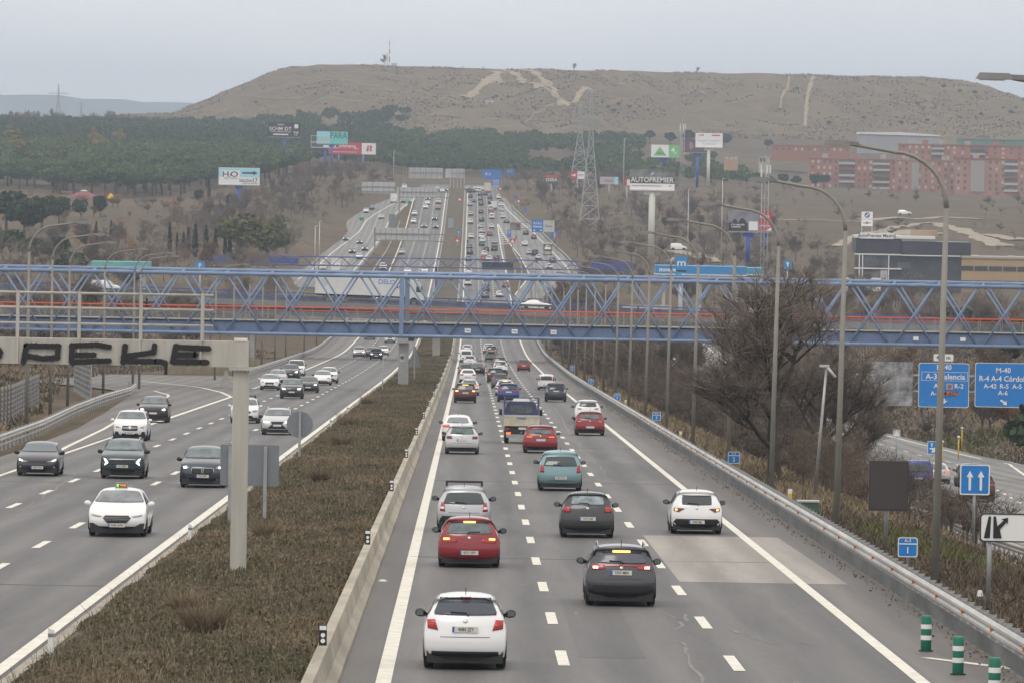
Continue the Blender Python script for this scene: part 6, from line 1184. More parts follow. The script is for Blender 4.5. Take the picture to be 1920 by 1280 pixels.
for nm, lb, x0, y0, x1, y1, Y, m, els in [
    ("warning_sign", "red warning triangle in the median high up the outbound side", 858, 370, 866, 377, 2280, M_RED, [('p', [(.5, .15), (.9, .9), (.1, .9)], M_SWHITE)]),
    ("warning_sign", "red warning triangle in the median above the far footbridge", 853, 447, 862, 454, 1850, M_RED, [('p', [(.5, .2), (.88, .88), (.12, .88)], M_SWHITE)]),
    ("mandatory_sign", "round blue arrow sign in the median above the red triangle", 857, 432, 863, 439, 1930, FB2, [('p', ARROW(.5, .25, .2, .8), M_SWHITE)]),
    ("mandatory_sign", "blue arrow sign at the nose of the exit gore", 951, 432, 958, 446, 1900, FB2, [('p', ARROW(.5, .25, .1, .5), M_SWHITE)]),
    ("warning_sign", "red warning triangle beside the exit gore nose", 956, 448, 966, 456, 1840, M_RED, [('p', [(.5, .2), (.88, .88), (.12, .88)], M_SWHITE)]),
    ("road_sign", "blue upright sign highest on the far right verge", 964, 367, 970, 374, 2200, FB2, []), ("warning_sign", "white warning triangle beside the upright blue sign on the far right verge", 969, 373, 976, 380, 2180, M_RED, [('p', [(.5, .2), (.88, .88), (.12, .88)], M_SWHITE)]),
    ("road_sign", "blue upright sign lower on the far right verge", 982, 391, 987, 399, 2120, FB2, []), ("road_sign", "blue sign behind the recovery truck", 1032, 440, 1038, 448, 1850, FB2, []), ("stop_sign", "red and blue sign cluster right of the recovery truck", 1042, 433, 1048, 446, 1860, FB2, [('r', .0, .6, 1, 1, M_RED)]),
    ("speed_sign", "round red bordered sign beside the crest sign", 935, 351, 941, 357, 2420, M_RED, [('c', .5, .5, .33, M_SWHITE)]), ("road_sign", "green chevron sign at the service road nose", 674, 408, 682, 414, 2090, mat("sign_green", (.01, .25, .17), .5), []),
    ("road_sign", "green chevron sign between service road and inbound lanes", 764, 377, 771, 384, 2230, mat("sign_green", (.01, .25, .17), .5), []), ("stop_sign", "red no entry sign beside the service road junction", 648, 431, 652, 436, 1960, M_RED, []),
    ("road_sign", "grey triangular sign back beside the service road", 729, 402, 741, 426, 2010, M_SIGNBACK, []), ("road_sign", "pale grey panel in the far median", 840, 410, 850, 432, 2040, mat("sign_pale_grey", (.3, .33, .37), .6), [])]:
    far_board(nm, lb, x0, y0, x1, y1, Y, m, els)
board("message_board", "black electronic message board over the outbound lanes before the footbridge", "message board", 904, 492, 962, 506, 1580, M_BLACK, [('r', .02, .06, .98, .94, mat("board_face", (.025, .026, .03), .5), "display_face")], posts=(966,), pw=.4, depth=.8)
b = board("message_board", "pale back of a lit board frame beside the exit gore", "message board", 957, 419, 976, 432, 1960, mat("frame_red", (.16, .06, .06), .6), [('r', .08, .2, .55, .95, M_SIGNBACK)], posts=(968,), pw=.4, depth=.3)
# ------------------------------------------------------------------ billboards
M_BBLUE = mat("billboard_post_blue", (.05, .10, .42), .5)
def billboard(label, x0, y0, x1, y1, Y, face, els, pole, base, pm=M_BBLUE, pw=.9, catwalk=True):
    t = board("billboard", label, "billboard", x0, y0, x1, y1, Y, face, els, depth=.8, rr=.01, back=M_GALV); c = t.location; zl = at(pole, y1, Y); g = at(pole, base, Y).z
    h = (y1 - y0) / sc(Y); b = MB(); b.tube([(zl.x - c.x, .4, g - c.z), (zl.x - c.x, .4, 0)], pw / 2, 12); b.build("pole", pm, t)
    if catwalk: b = MB(); b.box((0, -.35, -.15), ((x1 - x0) / sc(Y), .7, .2)); b.build("catwalk", M_WHITE if pm is not M_BBLUE else M_GALV, t); b = MB(); b.box((zl.x - c.x, .4, -.75), (pw * 2.6, .9, .9)); b.build("bracket", pm, t)
    return t
SKY1 = mat("billboard_sky_blue", (.34, .68, .80), .5); BW = mat("billboard_white", (.80, .80, .80), .5); BK = mat("billboard_black", (.028, .028, .034), .5); BT = mat("billboard_teal", (.16, .56, .53), .5)
BR = mat("billboard_red", (.48, .05, .08), .5); GRN = mat("billboard_green", (.20, .52, .22), .5); LB = mat("billboard_pale_blue_text", (.35, .55, .72), .5)
billboard("white and pale blue billboard with a long black arrow on a blue pole", 410, 315, 487, 347, 2000, BW, [('r', .01, .03, .99, .55, SKY1), ('r', .07, .16, .52, .72, BW, "logo_plate"), ('t', "H", .17, .40, .34, BK, 1.25), ('t', "2", .28, .48, .18, BK), ('t', "O", .38, .40, .34, BK, 1.3), ('p', [(.57, .25), (.84, .25), (.84, .17), (.95, .3), (.84, .43), (.84, .35), (.57, .35)], BK, "arrow"), ('t', "SALIDA", .66, .76, .17, BK), ('t', "17", .88, .74, .25, BK), ('t', "en pleno funcionamiento", .76, .9, .07, BK), ('t', "CENTRO COMERCIAL", .3, .62, .06, BK)], 448, 392)
billboard("black billboard with white lettering high above the left pine wood", 503, 230, 564, 257, 2650, BK, [('t', "SCHM", .24, .45, .26, BW), ('r', .49, .33, .515, .58, BR), ('t', "DT", .61, .45, .26, BW), ('t', "Cocinas y Muebles de Hogar", .38, .64, .09, BW), ('r', .15, .79, .62, .88, BW, "text_line"), ('t', "TIENDA", .38, .16, .1, BW), ('t', "17", .85, .83, .2, BW), ('r', .8, .12, .92, .4, BW, "logo"), ('t', "Salida", .85, .66, .12, BW)], 533, 290, M_BBLUE, .8)
billboard("teal billboard with dark lettering overlapping the red one", 594, 247, 652, 270, 2520, BT, [('r', .0, .0, .42, .42, SKY1), ('r', .0, .42, .42, .98, mat("billboard_pale_teal", (.45, .6, .6), .5)), ('t', "PARA", .70, .35, .52, mat("billboard_dark_teal", (.03, .12, .13), .5), .8), ('r', .02, .5, .38, .56, BT), ('r', .02, .66, .38, .72, BT)], 622, 315, M_BBLUE, .9)
billboard("dark framed billboard with white lines behind the teal one", 583, 255, 635, 277, 2560, mat("billboard_slate", (.07, .09, .10), .5), [('r', .0, .0, 1, .03, BW), ('r', .0, .0, .012, 1, BW), ('r', .0, .97, 1, 1, BW), ('t', "LA MEJOR", .25, .55, .18, BW), ('r', .45, .8, .9, .95, BW)], 610, 312, M_BBLUE, .9)
billboard("wide red and white billboard with a road symbol, partly behind the teal one", 616, 268, 705, 290, 2600, BR, [('r', .70, .02, .995, .98, BW, "white_panel"), ('t', "conforama", .36, .3, .3, BW), ('t', "RIVAS", .58, .52, .12, BW), ('r', .05, .78, .6, .82, BW, "text_line"), ('p', [(.79, .72), (.825, .2), (.845, .2), (.85, .72)], BR), ('p', [(.87, .72), (.865, .2), (.885, .2), (.93, .3), (.90, .45), (.92, .72)], BR)], 635, 312, mat("billboard_post_grey_blue", (.16, .22, .36), .5), .7, False)
b_ = D.objects["billboard.004"]; xx = at(681, 290, 2600).x - b_.location.x; b = MB(); b.tube([(xx, .4, at(681, 345, 2600).z - b_.location.z), (xx, .4, 0)], .35, 10); b.build("pole", mat("billboard_post_grey_blue", (.16, .22, .36), .5), b_)
PH = mat("billboard_photo_grey", (.30, .32, .30), .5, col2=(.10, .11, .10), vscale=.35)
CREAMP = mat("billboard_post_cream", (.62, .62, .56), .5, var=.05)
def roundel(a, bq, r): return [('c', a, bq, r, BW, "badge_ring"), ('c', a, bq, r * .92, BK, "badge_ring"), ('c', a, bq, r * .62, BW, "badge_field"), ('p', [(a, bq), (a, bq - r * .6), (a - r * .23, bq - r * .42), (a - r * .32, bq)], mat("badge_blue", (.05, .25, .6), .4), "badge_quarter"), ('p', [(a, bq), (a, bq + r * .6), (a + r * .23, bq + r * .42), (a + r * .32, bq)], mat("badge_blue", (.05, .25, .6), .4), "badge_quarter")]
billboard("large grey picture billboard with a white bottom strip on a thick cream pole", 1181, 318, 1265, 356, 1500, PH, [('r', .0, .7, 1, 1, BW, "white_strip"), ('r', .0, .42, 1, .7, mat("billboard_dark_grey", (.07, .075, .07), .5)), ('t', "AUTOPREMIER", .5, .53, .26, BW, .92)] + roundel(.5, .22, .13) + [('r', .05, .8, .7, .84, M_GALV, "text_line"), ('p', [(.88, .78), (.92, .78), (.90, .86)], BK, "arrow")], 1223, 480, CREAMP, 1.5)
billboard("white and green billboard with a triangular roof mark left of the slim mast", 1221, 272, 1274, 295, 2150, BW, [('r', .62, .0, 1, 1, GRN, "green_panel"), ('p', [(.08, .9), (.3, .15), (.56, .9)], GRN, "triangle_mark"), ('t', "4,", .8, .45, .5, BW), ('t', "LEROY", .32, .72, .14, BK)], 1246, 312)
billboard("dark picture billboard behind the tall white one on a blue pole", 1281, 261, 1330, 286, 2250, mat("billboard_night", (.09, .07, .11), .5, col2=(.16, .09, .09), vscale=.3), [('p', [(.25, .2), (.35, .25), (.4, .6), (.3, .85), (.22, .6)], mat("billboard_face_tone", (.32, .24, .24), .5))], 1308, 352)
billboard("white billboard with pale blue lettering on a cream pole", 1304, 250, 1355, 276, 2100, BW, [('t', "Hospital Universitario", .5, .55, .15, LB, .9), ('t', "A tu derecha", .5, .78, .15, LB, .9), ('t', "CAM", .2, .16, .14, BR), ('r', .6, .12, .9, .2, BR, "text_line")], 1329, 352, CREAMP, 1.1)
billboard("grey picture billboard with two dark clad figures beside the red one", 1366, 395, 1424, 434, 1350, mat("billboard_cloud_grey", (.30, .31, .36), .5, col2=(.17, .18, .22), vscale=.4), [('r', .0, .6, .62, .99, BK), ('p', [(.13, .62), (.15, .48), (.2, .42), (.23, .42), (.28, .5), (.3, .62)], BK, "printed_figure"), ('c', .215, .30, .05, mat("print_skin", (.3, .2, .17), .5), "printed_head"), ('p', [(.31, .62), (.36, .45), (.42, .38), (.47, .38), (.56, .5), (.58, .62)], BK, "printed_figure"), ('c', .445, .25, .05, mat("print_skin", (.3, .2, .17), .5), "printed_head"), ('t', "a la segunda", .3, .68, .1, BW), ('t', "estamos", .25, .79, .1, BW), ('r', .66, .52, .95, .95, BW, "white_box")], 1403, 492)
billboard("red billboard behind the lattice mast beside the picture billboard", 1420, 396, 1447, 434, 1362, BR, [('t', "ono", .5, .25, .22, BW), ('r', .1, .72, .9, .76, BW, "text_line"), ('p', [(.55, .98), (.98, .8), (.98, .98)], BW)], 1434, 470, M_BBLUE, .6)
for lb, x0, y0, x1, y1, Y, m, els in [("small dark shop sign with a red roof among bare trees", 1021, 329, 1047, 345, 2350, mat("shop_sign_dark", (.10, .07, .06), .6), [('r', .0, .0, 1, .25, mat("shop_sign_red", (.5, .1, .06), .5)), ('t', "OSRA", .5, .55, .4, BW)]), ("red and white arrow sign in front of the pylon", 1069, 322, 1096, 336, 2300, BW, [('r', .0, .0, .5, 1, BR), ('p', [(.1, .42), (.26, .42), (.26, .25), (.42, .5), (.26, .75), (.26, .58), (.1, .58)], BW, "arrow"), ('t', "SPORT", .75, .5, .25, BK, .7)]),
                                      ("pale billboard with blue corner right of the pylon foot", 1125, 332, 1159, 346, 2300, mat("billboard_faded", (.42, .44, .46), .5), [('r', .8, .0, 1, 1, SKY1), ('t', "oferta", .45, .5, .4, BR)]), ("small red and white sign beside the large billboard on the cream pole", 1169, 337, 1182, 348, 2200, BW, [('r', .0, .0, .5, 1, BR)])]:
    board("billboard", lb, "billboard", x0, y0, x1, y1, Y, m, els, posts=((x0 + x1) / 2,), pw=.5)
# ------------------------------------------------------------------ filling station and shop fronts
M_STB = mat("station_blue", (.035, .25, .55), .4, var=.05); 
def canopy(name, label, x0, y0, x1, y1, Y, m, els, depth=9.0, columns=()):
    a = at(x0, y1, Y); c = at(x1, y0, Y); t = thing(name, label, "canopy", (a.x, Y, 0)); w = c.x - a.x; b = MB(); b.box((w / 2, depth / 2, (a.z + c.z) / 2), (w, depth, c.z - a.z)); b.build("roof", [m], t)
    b = MB(); b.box((w / 2, depth / 2, a.z - .12), (w + .1, depth + .1, .2)); b.build("rim", M_WHITE, t)
    for e in els: text(t, e[0], e[3], (w * e[1], -.01, a.z + (c.z - a.z) * e[2]), M_SWHITE, .03)
    for q in columns: g = GZ(a.x + w * q, Y + 3); b = MB(); b.box((w * q, 3, (g + a.z) / 2), (.6, .6, a.z - g)); b.build("column", M_LGREY, t)
    return t
canopy("station_canopy", "bright blue filling station canopy with white lettering behind the footbridge", 1229, 501, 1400, 513, 1150, M_STB, [("moeve", .13, .5, 1.1)], columns=(.1, .5, .9))
canopy("station_canopy", "far end of the blue station canopy showing through bare branches", 1385, 503, 1430, 514, 1165, mat("station_cyan", (.08, .32, .5), .4), [], columns=(.5,))
board("station_totem", "blue filling station totem with a white letter m", "totem", 1267, 480, 1288, 525, 1130, M_STB, [('t', "m", .5, .3, .32, M_SWHITE, 1.2), ('r', .1, .60, .95, .66, M_BLACK), ('r', .1, .75, .5, .8, GRN), ('r', .55, .75, .95, .8, M_SWHITE)], depth=.5, posts=(1277,), pw=.8, rr=.02)
canopy("shop_canopy", "long blue and green shop canopy on the left behind the footbridge", 170, 492, 280, 504, 1250, mat("shop_blue", (.05, .24, .48), .5, col2=(.18, .5, .3), vscale=.06), [], columns=(.1, .9))
board("station_totem", "small blue totem sign at the left behind the footbridge", "totem", 366, 490, 384, 508, 1250, M_STB, [('t', "P", .5, .5, .5, M_SWHITE)], depth=.3, posts=(375,), pw=.4)
board("shop_sign", "small blue square sign above the dealership hedge", "shop sign", 1470, 488, 1484, 505, 1420, M_STB, [('p', ARROW(.5, .3, .2, .75), M_SWHITE)], depth=.3, posts=(1477,), pw=.4)
# ------------------------------------------------------------------ buildings
def wx(px, Y): return at(px, 500, Y).x
def wz(py, Y, px=1700): return at(px, py, Y).z
M_DKPANEL = mat("dealer_dark_panel", (.045, .048, .062), .35, var=.1, vscale=.2); M_DKPANEL2 = mat("dealer_dark_glass", (.05, .056, .07), .15, col2=(.10, .11, .12), vscale=.15)
def dealership():
    Y = 1500.0; x0, x1, x2 = wx(1606, Y), wx(1690, Y), wx(1819, Y); t = thing("car_dealership", "dark fronted car dealership with white trim and a big roof sign", "building", ((x0 + x2) / 2, Y, 0)); ox = (x0 + x2) / 2; g = GZ(ox, Y) - 1
    def bx(nm, xa, xb, ya, yb, za, zb, m, par=t): b = MB(); b.box(((xa + xb) / 2 - ox, (ya + yb) / 2, (za + zb) / 2), (xb - xa, yb - ya, zb - za)); return b.build(nm, m, par)
    bx("wall", x0 + .5, x2 - 2, .5, 16, g, wz(478, Y), M_DKPANEL2); bx("upper_wall", x0 - .3, x1, -.4, 15, wz(477, Y), wz(448, Y), M_DKPANEL); bx("upper_wall", x1 + .02, x2, -1.2, 15.5, wz(478, Y), wz(453, Y), M_DKPANEL)
    bx("roof_edge", x0 - .5, wx(1752, Y), -.6, 12, wz(448, Y), wz(443, Y), M_WHITE); bx("white_band", x0 - .5, x1, -.55, .3, wz(479.5, Y), wz(477, Y), M_WHITE); bx("white_band", x0 - .5, x1, -.55, .3, wz(506, Y), wz(503.5, Y), M_WHITE); bx("white_band", x1, wx(1800, Y), -1.3, -1.0, wz(480, Y), wz(478, Y), M_WHITE)
    for px in (1611, 1617, 1666): bx("white_post", wx(px - 1, Y), wx(px + 1, Y), -.5, -.1, wz(532, Y), wz(480, Y), M_WHITE)
    bx("shop_window", wx(1618, Y), wx(1664, Y), -.2, .2, wz(502, Y), wz(481, Y), mat("dealer_glass", (.10, .11, .12), .1, var=.4, vscale=.3)); bx("shop_window", wx(1612, Y), wx(1660, Y), -.15, .2, wz(535, Y), wz(508, Y), mat("dealer_glass2", (.13, .13, .125), .2, var=.5, vscale=.4))
    bx("sign_panel", wx(1683, Y), wx(1708, Y), .35, .45, wz(504, Y), wz(492, Y), mat("dealer_panel_grey", (.11, .115, .13), .5)); bx("entrance", wx(1651, Y), wx(1664, Y), -.3, .3, wz(535, Y), wz(508, Y), M_LGREY)
    s_ = bx("fascia_sign", wx(1611, Y), wx(1674, Y), -.9, -.6, wz(449, Y), wz(438, Y), BW); text(s_, "AutoPremier Madrid", 1.05, ((wx(1611, Y) + wx(1674, Y)) / 2 - ox, -.91, wz(443.5, Y)), BK, .02)
    bx("roof_box", wx(1713, Y), wx(1761, Y), 6, 12, wz(447, Y), wz(432, Y), mat("roof_brick_tan", (.36, .26, .18), .8, var=.1)); bx("parking_wall", wx(1585, Y), wx(1650, Y), -3.5, -3.2, g, wz(522, Y), BW)
    # sign tower
    tw = thing("sign_tower", "white sign tower with a round car badge and a winged badge on the dealership roof", "sign tower", (wx(1624, Y + 4), Y + 4, wz(444, Y)))
    def tb(nm, za, zb, w, m): b = MB(); b.box((0, 0, (za + zb) / 2), (w, .6, zb - za)); return b.build(nm, m, tw)
    z0 = wz(444, Y); s8 = 1 / sc(Y); tb("sign_box", wz(412, Y) - z0, wz(399, Y) - z0, 21 * s8, BW); lo = tb("sign_box", wz(426, Y) - z0, wz(413.5, Y) - z0, 21 * s8, BW)
    for sx in (-1, 1): b = MB(); b.box((sx * 9.6 * s8, .05, (wz(444, Y) + wz(399, Y)) / 2 - z0), (.16, .4, wz(399, Y) - wz(444, Y))); b.build("leg", M_LGREY, tw)
    zc_ = wz(405.5, Y) - z0; b = MB(); b.tube([(0, -.32, zc_), (0, -.3, zc_)], .62, 20, 0, True, False); b.build("badge_ring", BK, tw); b = MB(); b.tube([(0, -.34, zc_), (0, -.32, zc_)], .42, 20, 0, True, False); b.build("badge_field", BW, tw)
    for k in (0, 2): b = MB(); b.add([(0, -.35, zc_)] + [(.42 * math.cos(R(90 * k + 90 + 15 * q)), -.35, zc_ + .42 * math.sin(R(90 * k + 90 + 15 * q))) for q in range(7)], [tuple(range(8))]); b.build("badge_quarter", mat("badge_blue", (.05, .25, .6), .4), tw)
    zm = wz(420, Y) - z0; b = MB(); b.tube([(0, -.32, zm), (0, -.3, zm)], .26, 14, 0, True, False); 
    for q in (-.12, 0, .12): b.box((-.6, -.31, zm + q), (.6, .02, .05)); b.box((.6, -.31, zm + q), (.6, .02, .05))
    b.build("winged_badge", M_DGREY, tw)
dealership()
def win_mesh(w, h, m=None):
    b = MB(); b.box((0, 0, 0), (w, .12, h)); return b.mesh("window", [m])
M_WIN = mat("window_dark", (.13, .125, .125), .2, var=.3, vscale=.5); M_BLIND = mat("window_blind", (.46, .44, .40), .6)
M_BRICK = mat("brick_red", (.36, .165, .12), .9, var=.13, vscale=.12, detail=8); M_BRICK2 = mat("brick_pale_red", (.38, .20, .155), .9, var=.12, vscale=.12); M_BEIGE = mat("block_beige", (.42, .30, .17), .8, var=.08, vscale=.2)
def block(name, label, x0, y0, x1, y1, Y, m, floors, cols, depth=14, roofm=None, bal=(), wh=1.4, ww=1.1, cat="building", stair=(), g=None, blind=.4, roof_h=.5):
    xa, xb = wx(x0, Y), wx(x1, Y); zt = wz(y0, Y, (x0 + x1) / 2); zb = wz(y1, Y, (x0 + x1) / 2) if g is None else g; ox = (xa + xb) / 2; t = thing(name, label, cat, (ox, Y, zb)); H = zt - zb; W_ = xb - xa
    b = MB(); b.box((0, depth / 2, H / 2 - 2), (W_, depth, H + 4)); b.build("wall", m, t); b = MB(); b.box((0, depth / 2, H + roof_h / 2), (W_ + .6, depth + .6, roof_h)); b.build("roof", roofm or m, t)
    wm = win_mesh(ww, wh, M_WIN); wbm = win_mesh(ww, wh, M_BLIND); n = 0
    for k in range(3 if floors > 3 else 0): b = MB(); b.box((W_ * (-.35 + .33 * k + .05 * rng.random()), depth * .4, H + roof_h + .9), (2.6, 3, 2.2)); b.build("roof_hut", m if k % 2 else M_CONC, t)
    for f in range(floors):
        for c in range(cols):
            x = -W_ / 2 + W_ * (c + .5) / cols; z = H * (f + .55) / floors
            if any(a <= (c + .5) / cols <= q for a, q in bal) or any(a <= (c + .5) / cols <= q for a, q in stair): continue
            if n < 98: link("window", wbm if rng.random() < blind else wm, t, (x, -.02, z))
            n += 1
        for a, q in bal:
            b = MB(); xx = -W_ / 2 + W_ * (a + q) / 2; b.box((xx, -.5, H * (f + .32) / floors), (W_ * (q - a) * .96, 1.0, H / floors * .36)); b.build("balcony", M_BLIND if (f + int(a * 10)) % 3 else mat("balcony_brown", (.2, .11, .08), .8), t)
            b = MB(); b.box((xx, -.02, H * (f + .72) / floors), (W_ * (q - a) * .94, .1, H / floors * .42)); b.build("balcony_glazing", M_WIN, t)
    for a, q in stair: b = MB(); b.box((-W_ / 2 + W_ * (a + q) / 2, -.25, H * .48), (W_ * (q - a), .5, H * .92)); b.build("stair_shaft", mat("stair_grey", (.34, .32, .29), .8, var=.06), t)
    return t
t_ = block("office_building", "tan office building with dark window bands right of the dealership", 1795, 486, 1990, 540, 1560, M_BEIGE, 0, 0, 16, mat("office_roof", (.40, .36, .30), .8))
for y0_, y1_ in ((497, 506), (524, 534)):
    for k in range(7):
        xa, xb = wx(1800 + 27 * k, 1560), wx(1825 + 27 * k, 1560); b = MB(); b.box(((xa + xb) / 2 - t_.location.x, -.03, (wz(y0_, 1560) + wz(y1_, 1560)) / 2 - t_.location.z), (xb - xa, .12, wz(y0_, 1560) - wz(y1_, 1560))); b.build("window", mat("office_window", (.06, .062, .07), .2, var=.3, vscale=.4), t_)
for k in range(3): b = MB(); b.box((-8 + 9 * k, 7, wz(482, 1560) - t_.location.z), (1.6, 1.6, 1.3)); b.build("roof_unit", M_LGREY, t_)
block("apartment_block", "long red brick apartment block with glazed balconies nearest the dark trees", 1515, 299, 1678, 356, 3000, M_BRICK, 5, 15, 14, None, [(.33, .52), (.72, .92)], stair=[])
block("apartment_block", "red brick apartment block with a pale stair shaft in its middle", 1678, 302, 1788, 358, 2950, M_BRICK2, 5, 9, 14, None, [], stair=[(.25, .38)])
block("apartment_block", "tall red brick apartment tower behind the other blocks", 1684, 272, 1780, 330, 3080, M_BRICK, 6, 8, 16, None, [(.6, .85)])
block("apartment_block", "red brick apartment block with pale shaft and balconies at the right edge", 1788, 300, 1990, 362, 2930, M_BRICK2, 5, 17, 14, mat("roof_red", (.32, .10, .07), .9), [(.45, .58), (.75, .95)], stair=[(.14, .27)])
block("apartment_block", "red roofed apartment tower behind the right hand block", 1778, 275, 1960, 320, 3120, M_BRICK, 5, 12, 16, mat("roof_red", (.32, .10, .07), .9), [(.2, .36)])
block("school_building", "low red brick building with a long orange roof below the hill", 1446, 274, 1590, 288, 3250, mat("brick_orange", (.32, .15, .10), .9, var=.1), 1, 12, 20, mat("roof_orange", (.36, .18, .12), .9))
def warehouse():
    Y = 3350; xa, xb = wx(1606, Y), wx(1757, Y); zt = wz(253, Y); zb = wz(275, Y); t = thing("warehouse", "long pale warehouse with a bright white roof at the foot of the hill", "warehouse", ((xa + xb) / 2, Y, zb)); w = xb - xa; h = zt - zb
    b = MB(); b.box((0, 8, h / 2 - 2), (w, 16, h + 3.9)); b.build("wall", mat("warehouse_grey", (.33, .34, .35), .7, var=.06, vscale=.1), t); b = MB(); b.prism([(-w / 2 - .5, h), (w / 2 + .5, h - .6), (w / 2 + .2, h + .1), (0, h + 1.3), (-w / 2, h + .9)], -.6, 16.6); b.build("roof", M_WHITE, t)
warehouse()
block("long_shed", "long low green shed at the right below the hill slope", 1795, 263, 1960, 272, 3300, mat("shed_green", (.12, .22, .17), .7), 1, 1, 20)
block("low_house", "small pale house among trees left of the lattice mast", 1355, 292, 1380, 302, 2700, mat("house_pink", (.42, .28, .2), .8), 1, 3, 8, M_CONC); block("low_house", "low pale building behind the trees at the lattice mast", 1420, 296, 1440, 306, 2650, mat("house_cream", (.42, .38, .28), .8), 1, 3, 8, M_CONC)
block("low_house", "small blue sided shed halfway up the hill slope", 905, 191, 921, 197, GZ(wx(912, 4000), 4000) * 0 + gnd(912, 197).y, mat("shed_blue", (.25, .36, .5), .6), 1, 3, 5, M_WHITE)
# circus tents
def tent(label, x0, x1, ytop, ybase, Y, m, cap=None):
    c = at((x0 + x1) / 2, ybase, Y); r = (x1 - x0) / sc(Y) / 2; h = (ybase - ytop) / sc(Y); t = thing("circus_tent", label, "tent", c); b = MB(); n = 24; prof = [(1.0, -1), (1.0, .0), (.98, .12), (.62, .5), (.3, .82), (.06, 1.0)] if cap else [(1.0, -1), (1, 0), (.5, .5), (.08, 1.0)]
    vs = [(r * q * math.cos(2 * math.pi * k / n), r * q * math.sin(2 * math.pi * k / n) + r, h * z) for q, z in prof for k in range(n)]; b.add(vs, [(i * n + k, i * n + (k + 1) % n, (i + 1) * n + (k + 1) % n, (i + 1) * n + k) for i in range(len(prof) - 1) for k in range(n)] + [tuple(range((len(prof) - 1) * n, len(prof) * n))], 0, True); b.build("canvas", m, t)
    if cap: b = MB(); b.tube([(0, r, h * .97), (0, r, h * 1.07), (0, r, h * 1.1)], [r * .14, r * .12, r * .03], 12); b.build("cap", cap, t)
tent("large dull red circus tent with a white cap among dark trees", 105, 203, 359, 381, 2250, mat("tent_red", (.23, .07, .09), .8, var=.1, vscale=.2), M_WHITE); tent("small yellow pointed tent beside the red circus tent", 192, 222, 363, 380, 2240, mat("tent_yellow", (.62, .36, .02), .7))
# ------------------------------------------------------------------ pylons and masts
M_LAT = mat("lattice_steel", (.37, .38, .39), .5, .3); M_RW = mat("mast_red", (.4, .07, .05), .6)
def pylon(label, px, ytop, ybase, Y, wbase, arms, r=.16, ry=0, kind="pylon"):
    base = at(px, ybase, Y); top = at(px, ytop, Y).z; g = GZ(base.x, Y) if kind == "pylon" else base.z; g = min(g, base.z); t = thing("electricity_pylon", label, "pylon", (base.x, Y, g)); H = top - g; b = MB(); W = lambda z: wbase * (1 - .78 * min(1, z / (H * .62))) if z < H * .62 else wbase * .22 * (1 - .75 * (z - H * .62) / (H * .38))
    n = 13; zs = [H * (1 - (1 - k / n) ** 1.25) for k in range(n + 1)]
    for sx in (-1, 1):
        for sy in (-1, 1): b.tube([(sx * W(z) / 2, sy * W(z) / 2, z) for z in zs], r, 5)
    for k in range(n):
        z0, z1 = zs[k], zs[k + 1]
        for s_ in (-1, 1):
            for q in (-1, 1):
                b.tube([(q * W(z0) / 2, s_ * W(z0) / 2, z0), (-q * W(z1) / 2, s_ * W(z1) / 2, z1)], r * .55, 4, 0, False); b.tube([(s_ * W(z0) / 2, q * W(z0) / 2, z0), (s_ * W(z1) / 2, -q * W(z1) / 2, z1)], r * .55, 4, 0, False)
            b.tube([(-W(z1) / 2, s_ * W(z1) / 2, z1), (W(z1) / 2, s_ * W(z1) / 2, z1)], r * .6, 4, 0, False)
    b.build("lattice_tower", M_LAT, t)
    for py, hw in arms:
        z = at(px, py, Y).z - g; L = hw / sc(Y); b = MB()
        for s_ in (-1, 1): b.tube([(s_ * W(z) / 2, 0, z), (s_ * L, 0, z)], r * .8, 5); b.tube([(s_ * W(z) / 2, 0, z + 1.3), (s_ * L, 0, z + .05)], r * .6, 4); b.tube([(s_ * L, 0, z), (s_ * L, 0, z - 1.4)], r * .5, 4)
        b.build("cross_arm", M_LAT, t)
    return t
pylon("large lattice electricity pylon with four cross arms right of the motorway", 1106, 168, 388, 1980, 6.6, [(180, 18), (208, 30), (228, 18), (237, 28)], .16); pylon("slightly smaller lattice pylon just left of and behind the large one", 1086, 195, 345, 2450, 8.0, [(203, 16), (228, 22), (240, 20)], .17)
pylon("pale distant lattice pylon against the blue hills at the left", 109, 158, 222, 5200, 5.0, [(176, 18), (181, 8)], .22, kind="far"); pylon("small far pylon on the left skyline beside the bare trees", 152, 190, 222, 4800, 2.5, [(196, 5)], .2, kind="far")
def mast(label, px, ytop, ybase, Y, w, r=.09, gear=()):
    base = at(px, ybase, Y); g = min(base.z, GZ(base.x, Y)); H = at(px, ytop, Y).z - g; t = thing("lattice_mast", label, "mast", (base.x, Y, g)); b = MB(); n = max(6, int(H / w * .8))
    for s_ in (-1, 1): b.tube([(s_ * w / 2, 0, 0), (s_ * w / 2, 0, H)], r, 5)
    b.tube([(0, w * .8, 0), (0, w * .8, H)], r, 5)
    for k in range(n): z0, z1 = H * k / n, H * (k + 1) / n; q = 1 if k % 2 else -1; b.tube([(q * w / 2, 0, z0), (-q * w / 2, 0, z1)], r * .6, 4, 0, False); b.tube([(-w / 2, 0, z1), (w / 2, 0, z1)], r * .6, 4, 0, False)
    b.build("lattice", M_LAT if gear != 'plain' else M_LAT, t)
    for k in range(5): b = MB(); a = R(72 * k); b.box((w * .75 * math.cos(a), w * .4 + w * .75 * math.sin(a), H - 1.0 - .8 * (k % 2)), (.3, .25, 1.7)); b.build("antenna_panel", M_WHITE, t)
    b = MB(); b.tube([(0, w * .3, H), (0, w * .3, H + 1.8)], .05, 5); b.build("spike", M_LGREY, t)
mast("white lattice telecom mast in front of the red billboard", 1432, 308, 496, 1300, 1.35); mast("slim lattice telecom mast behind the green and white billboard", 1278, 232, 350, 2150, 1.3)
